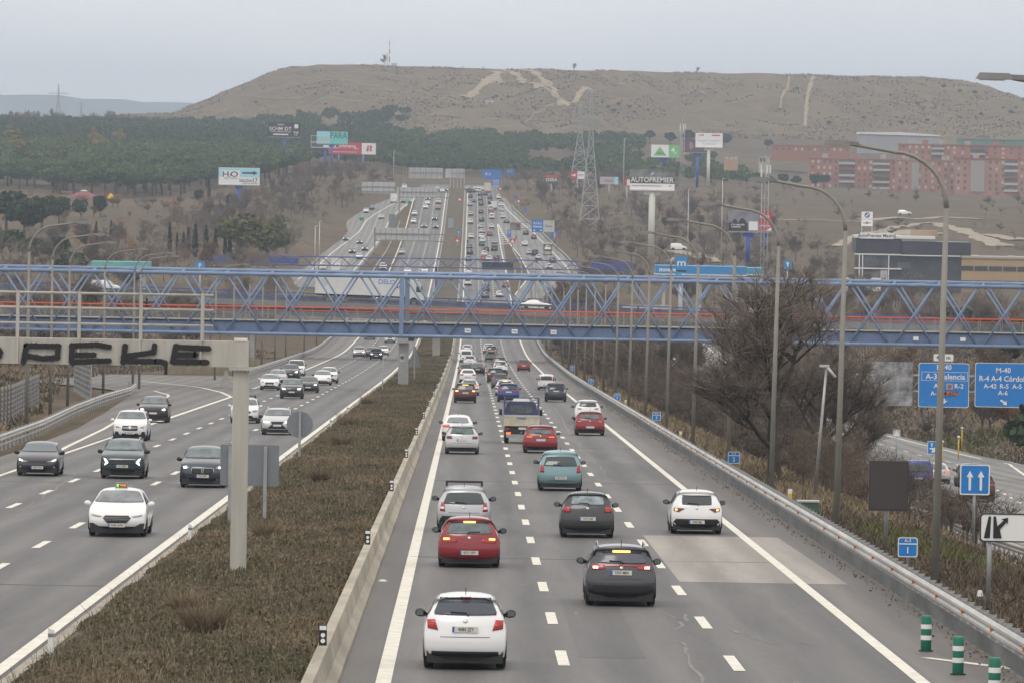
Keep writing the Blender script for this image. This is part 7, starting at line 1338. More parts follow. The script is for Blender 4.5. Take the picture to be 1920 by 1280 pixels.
def hill_mast():
    p = at(730, 124, 4490); p.z = GZ(p.x, p.y); t = thing("radio_mast", "red and white banded radio mast on top of the hill", "mast", p); h = (124 - 70) / sc(p.y)
    for k in range(7): b = MB(); b.tube([(0, 0, h * k / 7), (0, 0, h * (k + 1) / 7)], .42 - .03 * k, 8); b.build("band", M_RW if k % 2 else M_WHITE, t)
    b = MB(); b.box((3.4, 0, 1.0), (4, 3, 2.2)); b.build("hut", M_LGREY, t)
    b = MB(); b.tube([(-1.5, 0, 0), (-1.5, 0, h * .4)], .25, 6); b.box((-1.5, 0, h * .4), (.9, .6, 1.4)); b.build("side_mast", M_LGREY, t)
hill_mast()
# far thin lamp posts
for k, (px, y0, y1, Y, lb) in enumerate([(738, 283, 322, 2600, "lone tall lamp post on the forest edge above the inbound crest"), (1169, 260, 345, 2400, "tall bare pole right of the pylons against the forest"), (590, 424, 500, 1640, "lamp post left of the far service road"), (598, 415, 500, 1650, "taller pole beside the lamp post left of the service road"), (1290, 355, 430, 1700, "tall grey pole in the brown field right of the thick cream billboard pole"), (1354, 335, 395, 1750, "grey pole in the field left of the picture billboard")]):
    p = at(px, y1, Y); g = min(p.z, GZ(p.x, Y)); b = MB(); h = at(px, y0, Y).z - g; b.tube([(0, 0, 0), (0, 0, h)], [.16, .1], 8); b.box((.3, 0, h), (.9, .3, .15)); tag(b.build("lamp_post", M_LGREY, None, (p.x, Y, g)), lb, "street lamp")
# noise fence at the far left and low walls
def slat_fence(label, pts, h, m, cat="fence"):
    t = thing("roadside_fence", label, cat, (0, 0, 0)); 
    for (xa, ya), (xb, yb) in zip(pts, pts[1:]):
        n = max(1, int(math.hypot(xb - xa, yb - ya) / 4))
        for k in range(n):
            x, y = xa + (xb - xa) * k / n, ya + (yb - ya) * k / n; x2, y2 = xa + (xb - xa) * (k + 1) / n, ya + (yb - ya) * (k + 1) / n; z = GZ(x, y); z2 = GZ(x2, y2)
            b = MB()
            for q in range(7): zz = h * (q + .5) / 7.5; b.add([(x, y, z + zz), (x2, y2, z2 + zz), (x2, y2, z2 + zz + h / 12), (x, y, z + zz + h / 12), (x, y + .05, z + zz), (x2, y2 + .05, z2 + zz), (x2, y2 + .05, z2 + zz + h / 12), (x, y + .05, z + zz + h / 12)], [(0, 1, 2, 3), (7, 6, 5, 4), (3, 2, 6, 7), (0, 4, 5, 1)])
            b.build("slat_panel", m, t); b = MB(); b.box((x, y, z + h / 2), (.12, .12, h + .2)); b.build("fence_post", M_GALV, t)
M_FENCE = mat("fence_brown", (.11, .085, .068), .8, var=.15); slat_fence("brown slatted roadside fence behind the left guardrail", [(-27, 330), (-28.5, 400), (-31.5, 470)], 2.2, M_FENCE)
M_FENCE2 = mat("noise_wall_grey", (.06, .057, .054), .8, var=.2, vscale=.5); slat_fence("grey slatted noise fence behind the left lamp posts", [(-29.5, 500), (-34.5, 560), (-36, 585)], 3.2, M_FENCE2)
b = MB(); ys = np.arange(716, 766, 6.0); extrude(b, [(-46, 0), (-46, 1.6), (-45.6, 1.6), (-45.6, 0)], ys, 0, lambda y: ((y - 650) * .18, GZ(-46 + (y - 650) * .18, y) - .2)); tag(b.build("retaining_wall", mat("ochre_wall", (.30, .25, .165), .9, var=.25, vscale=.3, detail=8)), "low ochre retaining wall along the far side of the slip road", "wall")
b = MB(); b.prism([(-.55, 0), (.55, 0), (.08, 1.3), (-.08, 1.3)], -.3, .3); p = rd(418, 730); o = b.build("concrete_wedge", M_CONC, None, (p.x - .2, p.y + 12, p.z)); tag(o, "triangular pale concrete wedge at the slip road nose", "concrete block")
# ------------------------------------------------------------------ vegetation
def leaf_mat(name, c1, c2, scale=.35, rough=.8):
    m = D.materials.new(name); m.use_nodes = True; nt = m.node_tree; b = nt.nodes["Principled BSDF"]; b.inputs["Roughness"].default_value = rough; b.inputs["Specular IOR Level"].default_value = .2
    tc = nt.nodes.new('ShaderNodeTexCoord'); nz = nt.nodes.new('ShaderNodeTexNoise'); nz.inputs['Scale'].default_value = scale; nz.inputs['Detail'].default_value = 5; nt.links.new(tc.outputs['Object'], nz.inputs['Vector'])
    oi = nt.nodes.new('ShaderNodeObjectInfo'); ad = nt.nodes.new('ShaderNodeMath'); ad.operation = 'MULTIPLY_ADD'; ad.inputs[1].default_value = .5; nt.links.new(oi.outputs['Random'], ad.inputs[0]); nt.links.new(nz.outputs[0], ad.inputs[2])
    cr = nt.nodes.new('ShaderNodeValToRGB'); cr.color_ramp.elements[0].position = .42; cr.color_ramp.elements[1].position = 1.0; cr.color_ramp.elements[0].color = (*c1, 1); cr.color_ramp.elements[1].color = (*c2, 1)
    nt.links.new(ad.outputs[0], cr.inputs[0]); nt.links.new(cr.outputs[0], b.inputs['Base Color']); MATS[name] = m; return m
M_BARK = mat("bark_grey_brown", (.11, .095, .08), .95, var=.2, vscale=2); M_BARKD = mat("bark_dark", (.06, .05, .043), .95, var=.2, vscale=2)
M_TWIG = leaf_mat("twigs_grey_brown", (.135, .11, .093), (.215, .18, .152), .3); M_TWIGR = leaf_mat("twigs_red_brown", (.115, .085, .066), (.19, .145, .11), .3); M_TWIGO = leaf_mat("autumn_leaves", (.24, .105, .03), (.36, .19, .06), .4); M_TWIGD = leaf_mat("twigs_dark", (.058, .046, .038), (.115, .092, .076), .3)
M_PINE = leaf_mat("pine_needles", (.028, .052, .02), (.09, .125, .045), .35); M_DKGREEN = leaf_mat("dark_foliage", (.024, .04, .022), (.06, .085, .042), .5); M_OLIVE = leaf_mat("olive_foliage", (.06, .07, .022), (.13, .13, .04), .5); M_CYP = leaf_mat("cypress_foliage", (.012, .02, .012), (.025, .036, .02), .7)
M_YEL = leaf_mat("yellow_foliage", (.16, .13, .03), (.30, .22, .05), .3)
def quads(C, size, flat=0.0):
    """randomly turned quads at the points C"""
    n = len(C); u = rng.normal(size=(n, 3)); u /= np.linalg.norm(u, axis=1, keepdims=True); w = rng.normal(size=(n, 3)); w[:, 2] *= 1 - flat; w = np.cross(u, w); w /= np.linalg.norm(w, axis=1, keepdims=True) + 1e-9
    s = (np.asarray(size) * rng.uniform(.6, 1.3, n))[:, None] * .5; u *= s; w *= s * .75
    V = np.stack([C - u - w, C + u - w, C + u + w, C - u + w], 1).reshape(-1, 3); return V, np.arange(4 * n).reshape(n, 4)
def blob_points(n, centers, radii, shell=.55):
    k = rng.integers(0, len(centers), n); d = rng.normal(size=(n, 3)); d /= np.linalg.norm(d, axis=1, keepdims=True); r = rng.uniform(shell, 1, n) ** .6
    return np.asarray(centers)[k] + d * r[:, None] * np.asarray(radii)[k]
def bare_tree(seed, h=9.0, spread=.55, twigs=2600, tw=.035, dark=False, leafy=0):
    """branching skeleton grown by recursion; fine twigs as slender slivers"""
    rn = random.Random(seed); b = MB(); tips = []
    def grow(p, d, L, r, lev):
        n = 4 if lev < 2 else 3; pts = [p]; q = p.copy(); dd = d.copy()
        for k in range(n): dd = (dd + Vector((rn.uniform(-.16, .16), rn.uniform(-.16, .16), rn.uniform(-.04, .14)))).normalized(); q = q + dd * (L / n); pts.append(q.copy())
        b.tube(pts, [r * (1 - .55 * i / n) for i in range(n + 1)], 7 if lev == 0 else 5 if lev == 1 else 4 if lev == 2 else 3, 0, False)
        if lev >= 2: tips.append((pts[1], pts[-1], L))
        if lev < 4:
            for c in range((4, 4, 4, 3)[lev]):
                t = rn.uniform(.3 if lev else .25, 1.0); i = min(n - 1, int(t * n)); s_ = pts[i].lerp(pts[i + 1], t * n - i); a = rn.uniform(0, 6.283); ax = Vector((math.cos(a), math.sin(a), rn.uniform(.1, .75))); nd = (dd * (1 - spread) + ax.normalized() * spread).normalized(); grow(s_, nd, L * rn.uniform(.5, .72), r * .48, lev + 1)
            if lev < 3: grow(pts[-1], (dd + Vector((rn.uniform(-.2, .2), rn.uniform(-.2, .2), .1))).normalized(), L * .62, r * .45, lev + 1)
    grow(Vector((0, 0, -.2)), Vector((0, 0, 1)), h * .36, h * .022, 0)
    tm = b.mesh("trunk", [M_BARKD if dark else M_BARK])
    P = np.array([[*a, *c, L] for a, c, L in tips]); k = rng.integers(0, len(P), twigs); t = rng.uniform(.1, 1.1, twigs)[:, None]; base = P[k, :3] * (1 - t) + P[k, 3:6] * t
    d = (P[k, 3:6] - P[k, :3]); d /= np.linalg.norm(d, axis=1, keepdims=True) + 1e-6; d = d + rng.normal(size=d.shape) * .55 + np.array([0, 0, .25]); d /= np.linalg.norm(d, axis=1, keepdims=True); L = (h * .095 * rng.uniform(.5, 1.3, twigs))[:, None]
    s_ = np.cross(d, rng.normal(size=d.shape)); s_ /= np.linalg.norm(s_, axis=1, keepdims=True) + 1e-9; w = tw * h / 9
    V = np.stack([base - s_ * w * .5, base + s_ * w * .5, base + d * L], 1).reshape(-1, 3); F = np.arange(3 * twigs).reshape(twigs, 3); mi = np.zeros(twigs, int)
    if leafy:
        m2 = leafy; kk = rng.integers(0, twigs, m2); C = base[kk] + d[kk] * L[kk] * rng.uniform(.3, 1, (m2, 1)); q, _ = quads(C, h * .022); q = q.reshape(m2, 4, 3)[:, :3].reshape(-1, 3); F = np.concatenate([F, len(V) + np.arange(3 * m2).reshape(m2, 3)]); V = np.concatenate([V, q]); mi = np.concatenate([mi, np.ones(m2, int)])
    return tm, (V, F, mi)
def crown_mesh(name, data, mats): return np_mesh(name, data[0], data[1], mats, data[2])
BARE = []; RAW = []
for sd, h, sp, tw_, lf, mt in [(1, 9, .55, 3000, 0, M_TWIG), (2, 9, .5, 3000, 0, M_TWIG), (3, 9, .62, 2800, 0, M_TWIGR), (4, 9, .45, 3200, 500, M_TWIGR), (5, 9, .6, 2600, 0, M_TWIG)]:
    tm, d_ = bare_tree(sd, h, sp, tw_, .04, leafy=lf); BARE.append((tm, crown_mesh("crown", d_, [mt, M_TWIGO]))); RAW.append(d_[0][:3 * tw_].reshape(-1, 3, 3))
BUSH = []
for sd, mt in [(11, M_TWIG), (12, M_TWIGR)]:
    tm, d_ = bare_tree(sd, 9, .8, 2600, .06); BUSH.append((tm, crown_mesh("crown", d_, [mt, M_TWIGO]))); RAW.append(d_[0].reshape(-1, 3, 3))
ORNG = []
for sd in (21, 22): tm, d_ = bare_tree(sd, 9, .75, 1500, .05, leafy=2600); ORNG.append((tm, crown_mesh("crown", d_, [M_TWIGR, M_TWIGO])))
def tree_of(proto, name, label, x, y, h, group=None, wide=1.0, z=None, cat="tree", base_h=9.0):
    s = h / base_h; t = thing(name, label, cat, (x, y, (GZ(x, y) if z is None else z) - .1), random.uniform(0, 6.28), group); t.scale = (s * wide, s * wide, s)
    link("trunk", proto[0], t); link("crown", proto[1], t); return t
def leafy(name, n, centers, radii, size, m, trunk_h, trunk_r, shell=.5, flat=.3):
    V, F = quads(blob_points(n, centers, radii, shell), size, flat); b = MB(); b.tube([(0, 0, -.4), (.05, 0, trunk_h * .5), (0, .05, trunk_h)], [trunk_r, trunk_r * .8, trunk_r * .6], 7)
    for c in centers[:5]: b.tube([(0, 0, trunk_h * .8), tuple(c)], [trunk_r * .5, trunk_r * .15], 5)
    return (b.mesh("trunk", [M_BARK]), np_mesh("crown", V, F, [m]))
def lumps(n, R_, zc_, hz, seed):
    rn = random.Random(seed); C = []; r = []
    for k in range(n): a = rn.uniform(0, 6.28); q = R_ * math.sqrt(rn.uniform(0, 1)) * .72; C.append((q * math.cos(a), q * math.sin(a), zc_ + rn.uniform(-.5, .5) * hz * (1 - q / R_))); s = rn.uniform(.3, .5) * R_; r.append((s, s, s * rn.uniform(.55, .8)))
    return C, r
PINES = []
for sd in range(4): C, r = lumps(13, 4.3, 6.3, 1.8, 40 + sd); PINES.append(leafy("pine", 1500, C, r, .75, M_PINE, 5.6, .28, .7, .6))
ROUND = [leafy("round", 1700, *lumps(14, 3.0, 4.6, 5.0, 60 + s_), .55, M_DKGREEN, 2.5, .25) for s_ in range(2)]
ROUNDO = [leafy("round", 1900, *lumps(16, 3.2, 4.6, 5.0, 70 + s_), .5, M_OLIVE, 2.5, .25) for s_ in range(2)]
YELT = [leafy("round", 1500, *lumps(12, 2.3, 6.0, 7.5, 80), .5, M_YEL, 3, .2)]
CYPR = [leafy("cypress", 800, [(0, 0, .7 + k * .75) for k in range(11)], [(.95 * (1 - (k / 11) ** 2.2) * min(1, .6 + k * .15), .95 * (1 - (k / 11) ** 2.2) * min(1, .6 + k * .15), .8) for k in range(11)], .38, M_CYP, 1.2, .15)]
# the big bare tree by the outbound guardrail
tm, d_ = bare_tree(33, 13.0, .6, 6500, .022, dark=True); BIG = (tm, crown_mesh("crown", d_, [M_TWIG, M_TWIGO]))
p = at(1452, 930, 300); t = tree_of(BIG, "bare_tree", "biggest bare tree with a thick dark trunk between the lamp posts on the right", p.x, 300, 12.0, None, 1.35, base_h=13.0); t.rotation_euler[2] = 1.0
p = at(1548, 900, 360); t = tree_of(BIG, "bare_tree", "bare tree with spreading dark limbs behind the lamp posts, right of the biggest tree", p.x, 360, 10.0, None, 1.35, base_h=13.0); t.rotation_euler[2] = 3.4
NB = [0]
def scatter(n, fx, y0, y1, hs, protos, name, label, group, minus=lambda x, y: False, wide=(.85, 1.2), cat="tree", ypow=1.0):
    k = 0; tries = 0
    while k < n and tries < n * 20:
        tries += 1; y = y0 + (y1 - y0) * rng.random() ** ypow; a, b_ = fx(y); x = a + (b_ - a) * rng.random()
        if minus(x, y): continue
        tree_of(protos[int(rng.integers(len(protos)))], name, label, x, y, rng.uniform(*hs), group, rng.uniform(*wide), cat=cat); k += 1; NB[0] += 1
scatter(16, lambda y: (-(y * .078), -(y * .052)), 2780, 3180, (11.5, 14.5), ROUNDO + YELT + ROUNDO, "leafy_tree", "tall olive or yellowing tree standing above the pines of the left wood", "olive trees in the left wood", wide=(1.0, 1.4))
scatter(30, lambda y: (float(XLedge(y)) - 7, float(XLedge(y)) - 26), 400, 650, (7, 11.5), BARE, "bare_tree", "dark bare tree behind the left roadside fence", "bare trees behind the left fence", lambda x, y: y > 540 and x > -50)
G1 = "bare trees between the motorway and the lower side road"
scatter(46, lambda y: (14.8, min(22.5, XD_L(y) - 1)), 400, 1300, (9.5, 13.5), BARE, "bare_tree", "slender bare tree in the belt behind the outbound guardrail and lamp posts", G1, lambda x, y: y < 606 and x * 12000 / y < 475)
scatter(42, lambda y: (XD_R(y) + 4, XD_R(y) + 40), 560, 1250, (6, 10.5), BARE, "bare_tree", "bare brown tree on the slope beyond the lower side road", "bare trees beyond the lower side road", lambda x, y: 560 < y < 660 and x < 66 and False)
scatter(62, lambda y: (XE_R(y) + 6 if y > 1480 else 46, 95), 1320, 2150, (6, 10), BARE, "bare_tree", "grey brown bare tree on the slope right of the far exit road", "bare trees right of the far exit road", lambda x, y: 1420 < y < 1560 and x > 78)
scatter(38, lambda y: (-30 - (y - 560) * .02, -75), 590, 915, (8.5, 12.5), BARE, "bare_tree", "bare tree behind the inbound lamp posts this side of the lorry bridge", "bare trees left of the inbound lanes", lambda x, y: y < 760 and x > XLedge(y) - 12 and x > -58)
scatter(46, lambda y: (XLedge(y) - 7, -110), 960, 1600, (6, 10), BARE + BUSH, "bare_tree", "bare brown tree on the left between the two footbridges", "bare trees between the footbridges", lambda x, y: 1220 < y < 1270 and x < -50)
scatter(46, lambda y: (XLedge(y) - 6, XLedge(y) - 36), 1650, 2520, (6, 10), BARE, "bare_tree", "grey bare tree on the bank left of the far service road", "bare trees left of the far service road")
scatter(24, lambda y: (15, 60), 2250, 2750, (7, 10), BARE, "bare_tree", "bare tree near the outbound crest below the pine wood", "bare trees at the outbound crest")
scatter(26, lambda y: (-285, -208), 3880, 3960, (9, 15), BARE, "bare_tree", "faint bare tree on the left skyline ridge beside the hill", "bare trees on the left skyline")
def bare_wood(name, label, n, fx, y0, y1, hs, seed, per=340, wid=2.2, skip=None, wide=(.9, 1.5), ms=None):
    rn = np.random.default_rng(seed); y = rn.uniform(y0, y1, n); f = np.array([fx(v) for v in y]); x = f[:, 0] + (f[:, 1] - f[:, 0]) * rn.random(n)
    if skip is not None: k = ~skip(x, y); x, y = x[k], y[k]
    z = ground_z(x, y) - .2; VS = []; mi = []
    for i in range(len(x)):
        raw = RAW[rn.integers(len(RAW))]; T = raw[rn.integers(0, len(raw), per)].copy(); mid = (T[:, 0] + T[:, 1]) / 2; T[:, 0] = mid + (T[:, 0] - mid) * wid; T[:, 1] = mid + (T[:, 1] - mid) * wid
        h = rn.uniform(*hs) / 9; w = h * rn.uniform(*wide); a = rn.uniform(0, 6.28); c, q = math.cos(a), math.sin(a)
        st = np.array([[[-.18, 0, 0], [.18, 0, 0], [.02, 0, 5.0]], [[-.05, 0, 2.2], [.1, 0, 2.2], [1.2, .5, 5.6]], [[-.05, 0, 2.2], [.1, 0, 2.6], [-1.1, -.4, 5.8]]]); T = np.concatenate([T, st])
        P = np.stack([(T[..., 0] * c - T[..., 1] * q) * w + x[i], (T[..., 0] * q + T[..., 1] * c) * w + y[i], T[..., 2] * h + z[i]], -1); VS.append(P); mi.append(np.full(len(T), rn.integers(0, 2)))
    V = np.concatenate(VS).reshape(-1, 3); o = link(name, np_mesh(name, V, np.arange(len(V)).reshape(-1, 3), ms or [M_TWIG, M_TWIGR], np.concatenate(mi))); return tag(o, label, "woodland", None, "stuff")
bare_wood("bare_woodland", "grey brown leafless thicket right of the far exit road, behind its single trees", 330, lambda y: (XE_R(y) + 5 if y > 1480 else 44, 100), 1300, 2300, (5, 9), 71, skip=lambda x, y: (y > 1400) & (y < 1570) & (x > 76))
bare_wood("bare_woodland", "grey brown leafless thicket beyond the lower side road, behind its single trees", 190, lambda y: (XD_R(y) + 5, XD_R(y) + 60), 640, 1300, (5, 9), 72, 420, 1.5)
bare_wood("bare_woodland", "brown leafless thicket left of the inbound lanes, behind the single trees", 330, lambda y: (XLedge(y) - 9, -120), 640, 1500, (5, 10.5), 73, 400, 1.6, skip=lambda x, y: ((y < 780) & (x > -66)) | ((y > 1150) & (y < 1275) & (x < -48)))
bare_wood("bare_woodland", "grey leafless thicket on the bank left of the far service road", 260, lambda y: (XLedge(y) - 5, XLedge(y) - 44), 1600, 2600, (5, 9), 74)
bare_wood("bare_woodland", "grey leafless trees at the crest between road and pine wood", 90, lambda y: (13, 80), 2280, 2800, (5, 9), 75)
bare_wood("bare_woodland", "mixed brown scrub dotted over the right hand fields", 230, lambda y: (88, 270), 1600, 2850, (2.5, 5.5), 76, 300, 2.4, skip=lambda x, y: vnoise(x / 30, y / 90, 33) < .4)
bare_wood("bare_woodland", "orange brown scrub on the left slope below the pine wood", 260, lambda y: (-55, -190), 1480, 2250, (2.5, 5.0), 77, 320, 2.6, ms=[M_TWIGO, M_TWIGR], skip=lambda x, y: vnoise(x / 25, y / 70, 34) < .3)
bare_wood("bare_thicket", "tangled brown brush behind the outbound guardrail below the big bare tree", 150, lambda y: (15.0, float(XD_L(y)) - 1.0), 250, 430, (2.0, 4.6), 81, 700, .8, ms=[M_TWIGR, M_TWIGD])
bare_wood("bare_thicket", "tangled brown undergrowth among the trees behind the outbound lamp posts", 210, lambda y: (14.5, min(23.0, float(XD_L(y)) - 1.0)), 420, 1250, (4.5, 11.5), 82, 650, 1.1, ms=[M_TWIGR, M_TWIGD], skip=lambda x, y: (y < 606) & (x * 12000 / y < 475))
bare_wood("bare_thicket", "dark brown brush behind the left roadside fence", 200, lambda y: (float(XLedge(y)) - 6, float(XLedge(y)) - 34), 340, 680, (3.5, 8), 83, 800, 1.0, ms=[M_TWIGD, M_TWIGR], skip=lambda x, y: (y > 540) & (x > -52))
bare_wood("bare_woodland", "leafless grey trees along the left skyline ridge below the hill", 130, lambda y: (-250, -172), 3940, 4010, (6, 11), 84, 500, 2.4)
n = 26000; yy = rng.uniform(3700, 4480, n); xx = rng.uniform(-330, 420, n); g_ = vnoise(xx / 16, yy / 45, 91) * .6 + vnoise(xx / 50, yy / 120, 92) * .5; k = (g_ > .52) & (hill_z(xx, yy) > -300); xx, yy = xx[k], yy[k]; V, F = quads(np.stack([xx, yy, ground_z(xx, yy) + .3], 1), 1.1)
tag(link("hill_brush", np_mesh("hill_brush", V, F, [leaf_mat("hill_brush_brown", (.115, .09, .062), (.16, .128, .088), .2)])), "sparse brown brush mottling the hill slope", "ground cover", None, "stuff")
n = 1100; yy = 105 + 500 * rng.random(n) ** 1.6; xx = 11.15 - np.abs(rng.normal(size=n)) * .22; V, F = quads(np.stack([xx, yy, zc(yy) + .03], 1), .05, .0); tag(link("fallen_leaves", np_mesh("fallen_leaves", V, F, [leaf_mat("dead_leaf", (.13, .09, .055), (.24, .18, .11), 2.0)])), "dead leaves and grit gathered at the foot of the outbound guardrail", "debris", None, "stuff")
bare_wood("bare_thicket", "low brown brush behind the outbound guardrail this side of the footbridge", 70, lambda y: (14.5, min(23.0, float(XD_L(y)) - 1.0)), 420, 605, (2, 4.2), 86, 600, 1.0, ms=[M_TWIGR, M_TWIGD], skip=lambda x, y: (x * 12000 / y > 475))
# solitary trees on the hill top
for px, h, lb in [(722, 10, "bare round tree beside the radio mast on the hill top"), (1075, 6.5, "small bare tree on the hill skyline right of the pylon line"), (1307, 5.5, "lone rounded tree on the hill skyline farther right"), (868, 2.2, "low bush on the hill skyline"), (907, 2.0, "tiny bush on the hill skyline left of the sand scars"), (524, 2.2, "tiny bush on the left shoulder of the hill")]:
    p = at(px, 125, 4497); tree_of(BARE[1], "bare_tree", lb, p.x, 4497, h, None, 1.25 if px != 722 else 1.0)
G = "bare shrubs under the trees"
scatter(40, lambda y: (14.0, 23), 330, 1150, (2, 3.6), BUSH, "bare_shrub", "low bare shrub at the foot of the trees behind the outbound guardrail", G, wide=(1, 1.5), cat="shrub", minus=lambda x, y: y < 600 and x > 20)
scatter(30, lambda y: (-27 if y > 700 else -31 - 6 * (y > 540), -60), 420, 950, (2.2, 4.5), BUSH, "bare_shrub", "low bare shrub behind the left guardrail and fence", "bare shrubs behind the left guardrail", wide=(1, 1.5), cat="shrub", minus=lambda x, y: x > XLedge(y) - 9)
scatter(34, lambda y: (XD_R(y) + 3, XD_R(y) + 34), 470, 900, (2, 4), BUSH, "bare_shrub", "brown bare shrub on the slope beyond the lower side road", "bare shrubs beyond the lower side road", wide=(1, 1.6), cat="shrub", minus=lambda x, y: y < 640)
scatter(40, lambda y: (95, 260), 1500, 2700, (2.5, 5), BUSH, "bare_shrub", "grey brown bare shrub in the fields on the right", "bare shrubs in the right hand fields", wide=(1, 1.6), cat="shrub", minus=lambda x, y: y < 1620)
scatter(70, lambda y: (-52, -175), 1480, 2120, (2.5, 5), ORNG, "autumn_shrub", "orange brown autumn shrub on the slope below the dark wood", "autumn shrubs on the left slope", wide=(1.1, 1.7), cat="shrub")
# conifers and evergreens
scatter(285, lambda y: (-58 - (y - 2100) * .02, -(y * .083 + 12)), 2190, 3050, (8, 10.5), PINES, "stone_pine", "round topped dark green stone pine in the wood left of the motorway", "stone pines in the left wood", lambda x, y: (y < 2420 and x > -105) or (x > -75 and y < 2700) or y < 2190 + 230 * vnoise(np.array([x / 28]), np.array([.5]), 41)[0], ypow=1.7, wide=(1.1, 1.5))
def cloud_wood(name, label, n, fx, y0, y1, hs, seed, per=150, size=1.15, m=M_PINE, skip=None):
    rn = np.random.default_rng(seed); y = rn.uniform(y0, y1, n); f = np.array([fx(v) for v in y]); x = f[:, 0] + (f[:, 1] - f[:, 0]) * rn.random(n)
    if skip is not None: k = ~skip(x, y); x, y = x[k], y[k]; n = len(x)
    z = ground_z(x, y); h = rn.uniform(*hs, n); V = []; F = []; off = 0
    d = rn.normal(size=(n, per, 3)); d /= np.linalg.norm(d, axis=2, keepdims=True); d *= rn.uniform(.6, 1, (n, per, 1)); rad = np.stack([h * .52, h * .52, h * .27], 1)[:, None, :]
    C = (np.stack([x, y, z + h * .72], 1)[:, None, :] + d * rad * (1 + .25 * np.sin(d[:, :, :1] * 7 + 3 * d[:, :, 1:2]))).reshape(-1, 3); V, F = quads(C, size, .5); o = link(name, np_mesh(name, V, F, [m])); tag(o, label, "woodland", None, "stuff"); return o
cloud_wood("pine_wood", "dark green stone pines filling the left wood between its single trees", 700, lambda y: (-60 - (y - 2100) * .02, -(y * .083 + 15)), 2250, 3080, (7.5, 10), 4, per=240, size=1.0, skip=lambda x, y: ((x > -80) & (y < 2720)) | (y < 2200 + 230 * vnoise(x / 28, x * 0 + .5, 41)) | ((y < 2420) & (x > -105)))
cloud_wood("pine_wood", "dense dark green pine wood covering the left ridge behind the nearer pines", 1250, lambda y: (-8 - (y > 3300) * 30, -(y * .083 + 15)), 2980, 3900, (6.5, 9), 5)
cloud_wood("pine_wood", "dark green pine wood behind the crest and below the hill, right of the motorway", 600, lambda y: (-60, 62 + (y - 2850) * .05), 2820, 3580, (6, 8.5), 6, skip=lambda x, y: (x > 25) & (x < 62) & (y > 3060) & (y < 3330))
cloud_wood("pine_wood", "scattered dark trees between the crest wood and the brick blocks", 120, lambda y: (60, 130), 2700, 3300, (5, 7.5), 8, skip=lambda x, y: (vnoise(x / 18, y / 70, 31) < .45))
GE = "dark evergreen trees at the left behind the lamp posts"
for k, (px, py, Y, h, w) in enumerate([(12, 440, 1650, 12, 1.3), (45, 446, 1620, 11, 1.2), (78, 440, 1700, 10.5, 1.1), (110, 436, 1750, 9, 1.0), (152, 428, 1800, 7.6, .8), (188, 424, 1850, 7.2, .8), (20, 478, 1400, 8, 1.2), (130, 492, 1300, 7, 1.2), (104, 478, 1380, 7.5, 1.1), (62, 482, 1390, 7, 1.3)]):
    p = at(px, py, Y); tree_of(ROUND[k % 2], "evergreen_tree", "dark bushy evergreen tree behind the left lamp posts, one of a loose row", p.x, Y, h, GE, w, base_h=7.5)
for k, (px, py, Y, h, w, pr, lb) in enumerate([(462, 470, 1560, 12.5, 1.35, ROUNDO, "large yellow green leafy tree left of the dark far footbridge"), (500, 462, 1600, 11, 1.2, ROUNDO, "second yellow green leafy tree right of the large one"), (520, 440, 1800, 7.5, 1.0, ROUNDO, "smaller olive tree behind the two yellow green trees"), (1247, 412, 2000, 4.6, .7, ROUND, "small round dark green tree alone in the brown field"),
    (436, 385, 2050, 5.5, .9, ROUND, "round dark shrub at the foot of the blue billboard pole"), (374, 388, 2080, 6.0, .7, ROUND, "dark green tree left of the blue billboard pole"), (174, 285, 3050, 12, .7, YELT, "tall yellow autumn tree standing out of the left wood"), (65, 312, 2800, 5, .9, ORNG, "small orange tree at the edge of the left wood"), (225, 290, 3000, 9, 1.4, ROUNDO, "broad olive tree in the left wood right of the yellow one"), (262, 292, 3000, 8.5, 1.4, ROUNDO, "second broad olive tree in the left wood"), (20, 275, 3100, 11, 1.5, ROUNDO, "broad olive tree at the left edge of the wood"), (120, 290, 3000, 9, 1.1, ROUND, "dark tree left of the yellow autumn tree"),
    (1950, 862, 470, 7, .9, ROUND, "dark green bushy tree at the right edge above the side road guardrail"), (1893, 610, 800, 8.5, 1.3, ROUND, "green bushy tree at the right edge behind the footbridge"), (1840, 600, 850, 7.5, 1.2, ROUND, "green bushy tree left of the one at the right edge"), (1790, 560, 1000, 6.5, 1.1, ROUND, "green shrub below the dealership"), (1860, 665, 640, 4.5, 1.6, ORNG, "orange leaved bush above the blue Cordoba sign"), (1905, 668, 640, 4.5, 1.5, ORNG, "second orange leaved bush at the right edge above the signs")]):
    p = at(px, py, Y); tree_of(pr[k % len(pr)], "leafy_tree", lb, p.x, Y, h, None, w, base_h=7.5 if pr is not ORNG else 9)
for k, (px, py, h) in enumerate([(1218, 239, 8), (1258, 238, 8), (1293, 236, 9.5), (1358, 237, 9), (1440, 240, 6.5), (1335, 292, 9), (1400, 300, 7), (1470, 300, 6.5), (1495, 300, 6), (1530, 290, 7.5), (1546, 290, 7)]):
    Y = 3600 if py < 245 else 2900; p = at(px, py, Y); tree_of(ROUND[k % 2], "evergreen_tree", "round dark evergreen tree at the foot of the hill on the right", p.x, Y, h, "evergreens at the foot of the hill", 1.15, base_h=7.5)
for px, base in [(318, 462), (332, 464), (344, 462), (353, 466), (366, 466), (386, 470), (404, 474), (422, 472), (431, 472), (426, 418), (392, 356), (180, 452), (208, 452)]:
    Y = {418: 1900, 356: 2250}.get(base, 1560); p = at(px, base, Y); tree_of(CYPR[0], "cypress", "slim dark cypress on the slope left of the far service road", p.x, Y, rng.uniform(5.5, 8.5), "cypresses on the left slope", rng.uniform(.8, 1.1), base_h=8.8)
GS = "dark shrubs dotted over the hill slope"
